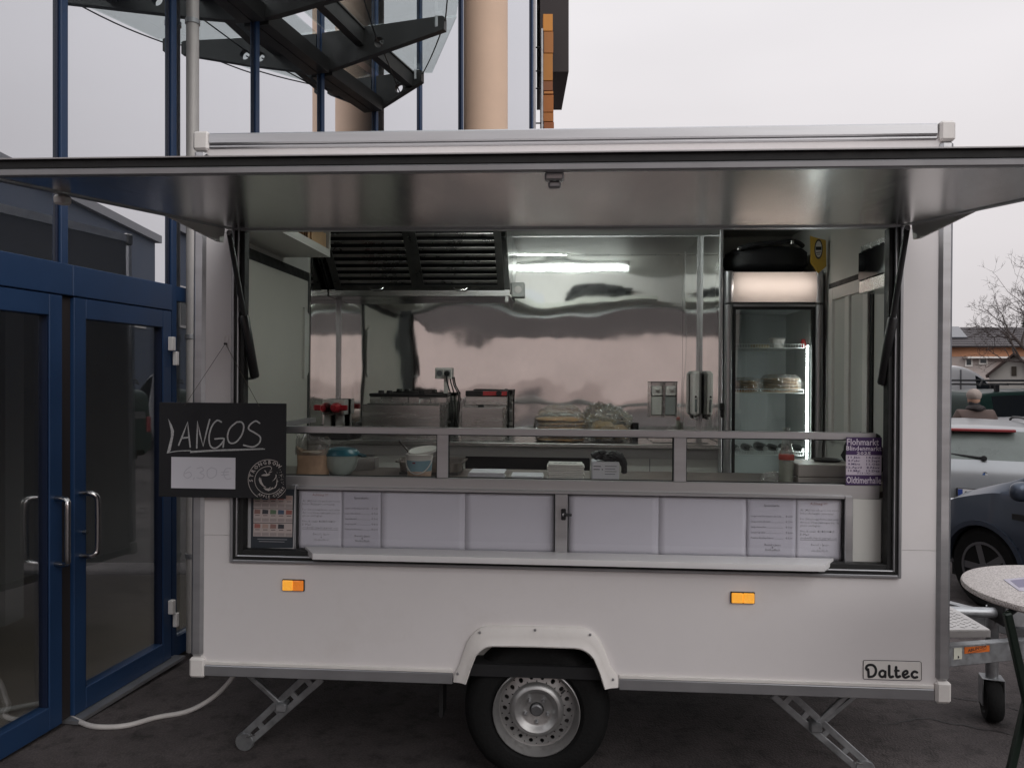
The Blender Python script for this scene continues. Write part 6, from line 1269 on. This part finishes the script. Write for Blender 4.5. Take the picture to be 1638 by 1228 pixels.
MB().pts8([(-2.432, -.72, 1.12), (-2.420, -.72, 1.12), (-2.420, .72, 1.12), (-2.432, .72, 1.12), (-2.39, -.66, 1.62), (-2.36, -.66, 1.62), (-2.36, .66, 1.62), (-2.39, .66, 1.62)]).build('rear_window', CGL, c3)
for sg in (1, -1): MB().box(-2.44, -2.38, sg * .74, sg * .85, .8, 1.15, .01).build('tail_light', REDL, c3)
# white delivery van
wv = [(-2.9, .4, 1.2, 2.3, .96, .88), (-2.85, .3, 1.25, 2.42, .98, .86), (-1, .28, 1.25, 2.45, 1.0, .86), (.6, .28, 1.25, 2.42, 1.0, .84), (1.25, .28, 1.22, 2.18, 1.0, .78), (1.9, .28, 1.15, 1.55, .98, .74), (2.15, .28, 1.1, 1.22, .96, .74), (2.6, .3, .9, .98, .9, .7), (2.75, .4, .6, .7, .8, .6)]
Yw = 18.5; hw = R(6); fr_ = Vector((at(1652, Yw), Yw, 0)); ori = fr_ - Matrix.Rotation(hw, 3, 'Z') @ Vector((2.5, -.9, 0)); ori.z = g(11, 18)
c4 = vehicle('white_van', 'white high-roofed delivery van at the back behind the green van', 'van', ori, hw, wv, M('van_white', (.70, .69, .69), .35, coat=.4), (-1.8, 1.75), .34, 1.0, ((1.0, 1.75),), (1.3, 2.1), None)
MB().box(-.35, .05, -1.008, -1.0, 1.35, 2.0).build('teal_logo_panel', M('teal_print', (.03, .28, .36), .5), c4); MB().box(.55, .556, -1.004, -.95, .5, 2.3).build('door_gap', INKG, c4)
# silver hatchback at the right edge
Ys = 10.2; hh = R(28); co = Vector((at(1624, Ys), Ys, 0)); ori = co - Matrix.Rotation(hh, 3, 'Z') @ Vector((-2.1, -.6, 0)); ori.z = g(6.8, 10)
c5 = vehicle('grey_hatchback', 'grey hatchback with red tail light at the right edge of the car park', 'car', ori, hh, [(q[0] * .95,) + tuple(q[1:]) for q in wag], paint('car_grey', (.30, .30, .31), .5), (-1.3, 1.3), .31, .905, ((-1.55, -1.0), (-.9, -.1), (0, .6)), (.44, 1.0), (-2.02, -1.72))
for sg in (1, -1): MB().box(-2.14, -1.93, sg * .60, sg * .885, .80, 1.0, .03).build('tail_light', REDL, c5)

# ------------------------------------------------------------------ person walking between the cars, seen from behind
pY = 11.2; pX = at(1559, pY); pz = g(pX, pY)
t_ = thing('person', 'person in brown quilted jacket and beige beanie walking away between the cars', 'person', (pX, pY, pz), on='own', rz=R(-12)); t_.scale = (1.04, 1.04, 1.04)
def skin_mesh(name, verts, edges, rads, mat, par, sub=2):
    me = bpy.data.meshes.new(name); me.from_pydata(verts, edges, []); o_ = bpy.data.objects.new(name, me); COL.objects.link(o_)
    md = o_.modifiers.new('skin', 'SKIN'); md.use_smooth_shade = True
    for v, r_ in zip(me.skin_vertices[0].data, rads): v.radius = r_ if isinstance(r_, tuple) else (r_, r_)
    me.skin_vertices[0].data[0].use_root = True
    o_.modifiers.new('sub', 'SUBSURF').levels = sub; o_.modifiers['sub'].render_levels = sub
    dg = bpy.context.evaluated_depsgraph_get(); m2 = bpy.data.meshes.new_from_object(o_.evaluated_get(dg)); m2.materials.clear(); m2.materials.append(mat); m2.name = name
    bpy.data.objects.remove(o_); o2 = bpy.data.objects.new(name, m2); COL.objects.link(o2); o2.parent = par
    m2.polygons.foreach_set('use_smooth', [True] * len(m2.polygons)); return o2
SKINM = M('skin', (.42, .25, .18), .55); TROU = M('dark_trousers', (.03, .03, .035), .8); JACK = M('brown_jacket', (.10, .070, .062), .75, var=.12, vscale=8, bump=.35, bscale=14)
bv = [(0, 0, .95), (0, 0, 1.15), (0, -.01, 1.40), (0, 0, 1.50), (0, .02, 1.60), (0, .03, 1.70), (.10, 0, .90), (.12, .06, .50), (.12, -.08, .09), (.12, .06, .04), (-.10, 0, .90), (-.12, -.02, .50), (-.12, -.02, .09), (-.12, .13, .04), (.19, -.01, 1.40), (.27, .0, 1.14), (.26, .10, .90), (.26, .13, .80), (-.19, -.01, 1.40), (-.27, 0, 1.14), (-.26, .10, .90), (-.26, .13, .80)]
be = [(0, 1), (1, 2), (2, 3), (3, 4), (4, 5), (0, 6), (6, 7), (7, 8), (8, 9), (0, 10), (10, 11), (11, 12), (12, 13), (2, 14), (14, 15), (15, 16), (16, 17), (2, 18), (18, 19), (19, 20), (20, 21)]
brd = [(.15, .11), (.15, .11), (.15, .11), .058, .085, .072, .095, .062, .045, .04, .095, .062, .045, .04, .07, .05, .036, .036, .07, .05, .036, .036]
skin_mesh('body', bv, be, brd, TROU, t_)
head = blob((0, .03, 1.645), (.078, .095, .115), .0, 0, 1, 24, 16).build('head', SKINM, t_)
jv = [(0, 0, .84), (0, 0, 1.10), (0, -.015, 1.36), (.0, -.01, 1.49), (.19, -.01, 1.42), (.285, .0, 1.15), (.275, .10, .92), (-.19, -.01, 1.42), (-.285, 0, 1.15), (-.275, .10, .92)]
skin_mesh('jacket', jv, [(0, 1), (1, 2), (2, 3), (2, 4), (4, 5), (5, 6), (2, 7), (7, 8), (8, 9)], [(.205, .16), (.20, .155), (.205, .155), (.10, .10), .105, .085, .065, .105, .085, .065], JACK, t_)
blob((0, -.03, 1.515), (.125, .12, .055), .12, 3, 2, 28, 12).build('collar', M('dark_collar', (.03, .025, .025), .8), t_); blob((0, .02, 1.70), (.094, .108, .095), .05, 2, 3, 28, 16, flat=1.645).build('beanie', M('beanie_beige', (.36, .30, .27), .9, bump=.5, bscale=60), t_)
for sg in (1, -1):
    m_ = MB(); c = Vector((.275 * sg, .125, .86)); blob(c, (.028, .045, .055), .05, 1, 2, 16, 10, mb=m_)
    hnd = m_.build('hand', SKINM, t_)
    for k in range(4): MB().tube([c + Vector((.0, .035 - .02 * k, -.035)), c + Vector((-.004 * sg, .035 - .02 * k, -.075)), c + Vector((-.016 * sg, .03 - .018 * k, -.105 + .01 * abs(k - 1.5)))], .009, 8, r2=.006).build('finger', SKINM, hnd)
    MB().tube([c + Vector((0, .035, 0)), c + Vector((-.005 * sg, .062, -.03)), c + Vector((-.01 * sg, .066, -.055))], .010, 8, r2=.007).build('thumb', SKINM, hnd)

# ------------------------------------------------------------------ round standing table with folding legs and a card
tx, ty, tz_, tr_ = 1.846, 2.425, 1.068, .352
t_ = thing('standing_table', 'round standing table with speckled stone top and dark green folding legs', 'table', (tx, ty, g(tx, ty)))
tm = M('terrazzo', (.42, .38, .365), .45, var=.0)
m_t = tm.node_tree; vb = m_t.nodes['Principled BSDF']; tcx = m_t.nodes.new('ShaderNodeTexCoord'); vo = m_t.nodes.new('ShaderNodeTexVoronoi'); vo.inputs['Scale'].default_value = 340
rp = m_t.nodes.new('ShaderNodeValToRGB'); rp.color_ramp.elements[0].color = (.30, .26, .245, 1); rp.color_ramp.elements[1].color = (.66, .61, .59, 1); rp.color_ramp.elements[0].position = .1; rp.color_ramp.elements[1].position = .62
sp_ = m_t.nodes.new('ShaderNodeSeparateColor'); m_t.links.new(tcx.outputs['Object'], vo.inputs['Vector']); m_t.links.new(vo.outputs['Color'], sp_.inputs[0]); m_t.links.new(sp_.outputs[0], rp.inputs[0]); m_t.links.new(rp.outputs[0], vb.inputs['Base Color'])
MB().lathe([(.0001, tz_ - .024), (tr_ - .012, tz_ - .024), (tr_ - .002, tz_ - .018), (tr_, tz_ - .010), (tr_ - .003, tz_ - .002), (tr_ - .010, tz_), (.0001, tz_)], 72, (tx, ty, 0)).build('table_top', tm, t_)
DGR = M('dark_green_steel', (.008, .016, .011), .4, metal=.2)
for yy, xa_, xb_, xc_, xd_ in ((2.30, 1.505, 1.745, 1.65, 1.405), (2.57, 1.80, 2.20, 2.16, 1.86)):
    gz0 = g(tx, yy); MB().bar((xa_, yy, tz_ - .03), (xb_, yy, gz0), .020, .024, bev=.004).build('leg', DGR, t_); MB().bar((xc_, yy + .03, tz_ - .03), (xd_, yy + .03, gz0), .020, .024, bev=.004).build('leg', DGR, t_)
for a, b_ in (((1.505, 2.30), (1.80, 2.57)), ((1.65, 2.33), (2.16, 2.60))): MB().cyl((*a, tz_ - .036), (*b_, tz_ - .036), .010, n=10).build('crossbar', DGR, t_)
cq = [W(1605, 925, 1), W(1650, 924, 1), W(1655, 944, 1), W(1626, 941, 1)]
def on_table(px, py): k = (EYE - tz_ - .002) * F / (py - CY); return ((px - CX) / F * k, k)
t_ = thing('table_card', 'pale printed card lying on the standing table', 'card', (1.78, 2.6, tz_)); cd = [on_table(*q) for q in ((1605, 926), (1648, 922), (1672, 946), (1630, 944))]
MB().prism(cd, tz_ + .0005, tz_ + .002, 'xy').build('card', M('card_lilac', (.50, .47, .56), .5), t_); ci = [on_table(*q) for q in ((1616, 928), (1640, 925.5), (1652, 938), (1630, 939))]; MB().prism(ci, tz_ + .0021, tz_ + .0026, 'xy').build('card_print', M('card_print', (.22, .20, .30), .5), t_)

# ------------------------------------------------------------------ houses, hill and trees behind the car park
hY = 46.; hx0_, hx1_ = at(1440, hY), at(1760, hY); gz_ = g(25, 46)
t_ = thing('long_house', 'long low house with grey tiled roof and orange band under the eaves', 'house', ((hx0_ + hx1_) / 2, hY + 4, gz_)); ze, zr_, zo_ = W(1570, 555, hY).z, W(1570, 524, hY + 4).z, W(1570, 570, hY).z
MB().box(hx0_, hx1_, hY, hY + 8, gz_ - .3, zo_).build('wall', M('wall_patchy', (.40, .35, .33), .9, var=.15, vscale=1.2, dirt=((.30, .15, .11), .7, .5)), t_); MB().box(hx0_ - .02, hx1_ + .02, hY - .03, hY + 8, zo_ + .001, ze).build('orange_band', M('render_orange', (.50, .25, .145), .85, var=.08, vscale=1), t_)
RT = M('grey_roof_tile', (.085, .076, .080), .75, var=.25, vscale=3, stretch=(1, 1, 6))
rf = MB().prism([(hY - .6, ze - .02), (hY + 8.6, ze - .02), (hY + 4, zr_)], hx0_ - .5, hx1_ + .5, 'yz').build('roof', RT, t_)
nrow = 11
for k in range(nrow):
    a, b_ = Vector((0, hY - .6, ze + .0)), Vector((0, hY + 4, zr_)); p_ = a.lerp(b_, k / nrow); q_ = a.lerp(b_, (k + 1.05) / nrow); n_ = Vector((0, -(zr_ - ze), 4.6)).normalized()
    MB().pts8([Vector((hx0_ - .5, 0, 0)) + p_ + n_ * .01, Vector((hx1_ + .5, 0, 0)) + p_ + n_ * .01, Vector((hx1_ + .5, 0, 0)) + q_ + n_ * .01, Vector((hx0_ - .5, 0, 0)) + q_ + n_ * .01, Vector((hx0_ - .5, 0, 0)) + p_ + n_ * .07, Vector((hx1_ + .5, 0, 0)) + p_ + n_ * .07, Vector((hx1_ + .5, 0, 0)) + q_ + n_ * .025, Vector((hx0_ - .5, 0, 0)) + q_ + n_ * .025]).build('tile_course', RT, rf)
def rp_(px, k): a, b_ = Vector((0, hY - .6, ze)), Vector((0, hY + 4, zr_)); v = a.lerp(b_, k); n_ = Vector((0, -(zr_ - ze), 4.6)).normalized() * .10; return Vector((at(px, v.y), v.y, v.z)) + n_
MB().pts8([rp_(1460, .35), rp_(1547, .35), rp_(1533, .93), rp_(1460, .93)] + [rp_(1460, .35) + Vector((0, -.01, .06)), rp_(1547, .35) + Vector((0, -.01, .06)), rp_(1533, .93) + Vector((0, -.01, .06)), rp_(1460, .93) + Vector((0, -.01, .06))]).build('solar_panel', M('solar_dark', (.10, .105, .12), .25), rf)
for a, b_, c, d in ((1543, 1555, 572, 586), (1565, 1579, 572, 583), (1470, 1484, 572, 586)):
    x0, x1, z1, z0 = at(a, hY), at(b_, hY), W(0, c, hY).z, W(0, d, hY).z; wn = MB().box(x0, x1, hY - .05, hY - .001, z0, z1).build('window', WPLAST, t_); MB().box(x0 + .09, x1 - .09, hY - .06, hY - .0505, z0 + .09, z1 - .09).build('pane', M('window_dark', (.03, .035, .04), .1), wn)
MB().box(at(1540, hY) , at(1620, hY), hY - .5, hY - .03, zo_ - .12, zo_ - .02).build('gutter', WPLAST, t_)
gY = 36.; sa_ = W(1622, 566, gY); sz_ = g(24, 36)
t_ = thing('gabled_shed', 'small pale gabled outbuilding with brown roof behind the van rack', 'house', (sa_.x, gY, sz_), on='own', rz=R(-34))
ah = sa_.z - sz_; eh = W(1583, 600, gY).z - sz_; hw_ = 1.12
MB().prism([(-hw_ + .12, 0), (hw_ - .12, 0), (hw_ - .12, eh), (0, ah - .10), (-hw_ + .12, eh)], 0, 4).build('wall', M('shed_render', (.44, .42, .39), .9, var=.12, vscale=1.5), t_)
BR = M('brown_roof', (.055, .036, .032), .8, var=.2, vscale=3)
for q in (-1, 1): MB().pts8([(0, -.25, ah - .05), (q * hw_, -.25, eh - .12), (q * hw_, 4.2, eh - .12), (0, 4.2, ah - .05), (0, -.25, ah + .07), (q * (hw_ + .03), -.25, eh), (q * (hw_ + .03), 4.2, eh), (0, 4.2, ah + .07)]).build('roof', BR, t_)
MB().box(-.10, .10, -.04, -.001, W(0, 601, gY).z - sz_, W(0, 586, gY).z - sz_).build('window', M('window_brown', (.05, .04, .03), .4), t_)
# wooded hill
m_ = MB(); HM = M('winter_wood', (.055, .050, .046), .95, var=.4, vscale=.12)
def hill(u, v):
    x, y = 40 + 330 * u, 260 + 120 * v; e = math.sin(math.pi * min(u * 1.15, 1)) ** .7 * math.sin(math.pi * (.5 * v)) if v < 1 else 1
    return (x, y, -2 + (13.5 + 6 * noise.noise(Vector((x * .012, 3, 0))) + 2.2 * noise.noise(Vector((x * .09, y * .09, 1)))) * min(1, v * 1.6) )
m_.sheet(hill, 160, 12); tag(m_.build('hill', HM), None, kind='structure')
# bare trees
BARK = M('bark', (.055, .042, .038), .9, var=.2, vscale=8)
def bare_tree(name, label, base, h, seed, spread=1., lean=(0, 0)):
    rnd = random.Random(seed); t_ = thing(name, label, 'tree', base); b0 = Vector(base); tr_mb, cr = MB(), MB()
    def grow(p, d, ln, r_, lev):
        n_ = 4; pts_ = [p]; q = p.copy(); dd = d.copy()
        for k in range(n_):
            dd = (dd + Vector((rnd.uniform(-1, 1), rnd.uniform(-1, 1), rnd.uniform(-.6, .8))) * (.10 + .05 * lev)).normalized(); q = q + dd * ln / n_; pts_.append(q.copy())
        (tr_mb if lev < 2 else cr).tube(pts_, max(r_, .007), 7 if lev < 2 else (5 if lev < 4 else 3), r2=r_ * .58, caps=False)
        if lev >= 7: return
        nb = rnd.choice((2, 3, 3)) if lev else 4
        for k in range(nb):
            t1 = rnd.uniform(.45, 1.0) if k else 1.; i = min(int(t1 * n_), n_ - 1); s_ = pts_[i].lerp(pts_[i + 1], t1 * n_ - i)
            a = rnd.uniform(0, 2 * math.pi); side = dd.orthogonal().normalized(); side.rotate(Matrix.Rotation(a, 3, dd)); nd = (dd + side * rnd.uniform(.45, 1.05) * spread + Vector((lean[0], lean[1], .10))).normalized()
            grow(s_, nd, ln * rnd.uniform(.60, .80), r_ * rnd.uniform(.48, .62), lev + 1)
    grow(b0.copy(), Vector((0, 0, 1)), h * .30, h * .017, 0); tr_mb.build('trunk', BARK, t_, smooth=60); cr.build('crown', BARK, t_, smooth=0)
bx = at(1676, 34.); bare_tree('bare_tree', 'leafless spreading tree behind the parked vans', (bx, 34., g(24, 34)), 9.8, 12, 1.2, (-.16, 0))
bx = at(1700, 40.); bare_tree('bare_tree', 'leafless tree farther right behind the long house', (bx, 56., g(24, 34)), 9.5, 21, 1., (0, 0))
# conifer at the right edge
cb = Vector((at(1648, 62.), 62., g(30, 60))); t_ = thing('conifer', 'dark evergreen tree behind the bare tree at the right edge', 'tree', cb); rnd = random.Random(4)
MB().cyl(cb, cb + Vector((0, 0, 8.6)), .22, .04, n=10).build('trunk', BARK, t_); m_ = MB()
for k in range(2600):
    h_ = rnd.random() ** .8; r_ = (1 - h_) * 2.1 * math.sqrt(rnd.random()) + .05; a = rnd.uniform(0, 2 * math.pi); c = cb + Vector((math.cos(a) * r_, math.sin(a) * r_, 1.2 + h_ * 7.6 - r_ * .25)); s_ = rnd.uniform(.10, .22)
    d1 = Vector((math.cos(a), math.sin(a), rnd.uniform(-.5, .2))) * s_; d2 = Vector((-math.sin(a), math.cos(a), rnd.uniform(-.4, .4))) * s_ * .5; m_.quad(c - d1 - d2, c + d1 - d2 * .4, c + d1 + d2 * .4, c - d1 + d2)
m_.build('crown', M('conifer_green', (.020, .032, .020), .85, var=.4, vscale=1.5), t_, smooth=0, recalc=False)

# ------------------------------------------------------------------ hall to the right, outside the view (seen mirrored in the glass over the doors)
A_, B_ = Vector((10.5, 9.)), Vector((18., 25.5)); hl = (B_ - A_).length; hr_ = math.atan2(B_.y - A_.y, B_.x - A_.x)
t_ = thing('cladded_hall', 'blue-grey cladded hall right of the car park, seen mirrored in the glass front', 'building', (A_.x, A_.y, g(12, 12) - .2), on='own', rz=hr_)
CLAD = M('blue_grey_cladding', (.060, .080, .120), .6, var=.08, vscale=.8)
MB().box(0, hl, -9, 0, -.2, 7.8).build('wall', CLAD, t_); MB().box(-.2, hl + .2, -9.2, .2, 7.8, 8.1).build('parapet', M('parapet_grey', (.3, .3, .31), .6), t_)
for k in range(6):
    u_ = 1.2 + 2.8 * k; wn = MB().box(u_, u_ + 1.8, .001, .05, 4.2, 5.8).build('window', WPLAST, t_); MB().box(u_ + .1, u_ + 1.7, .0505, .07, 4.3, 5.7).build('pane', M('window_dark', (.03, .035, .04), .1), wn)
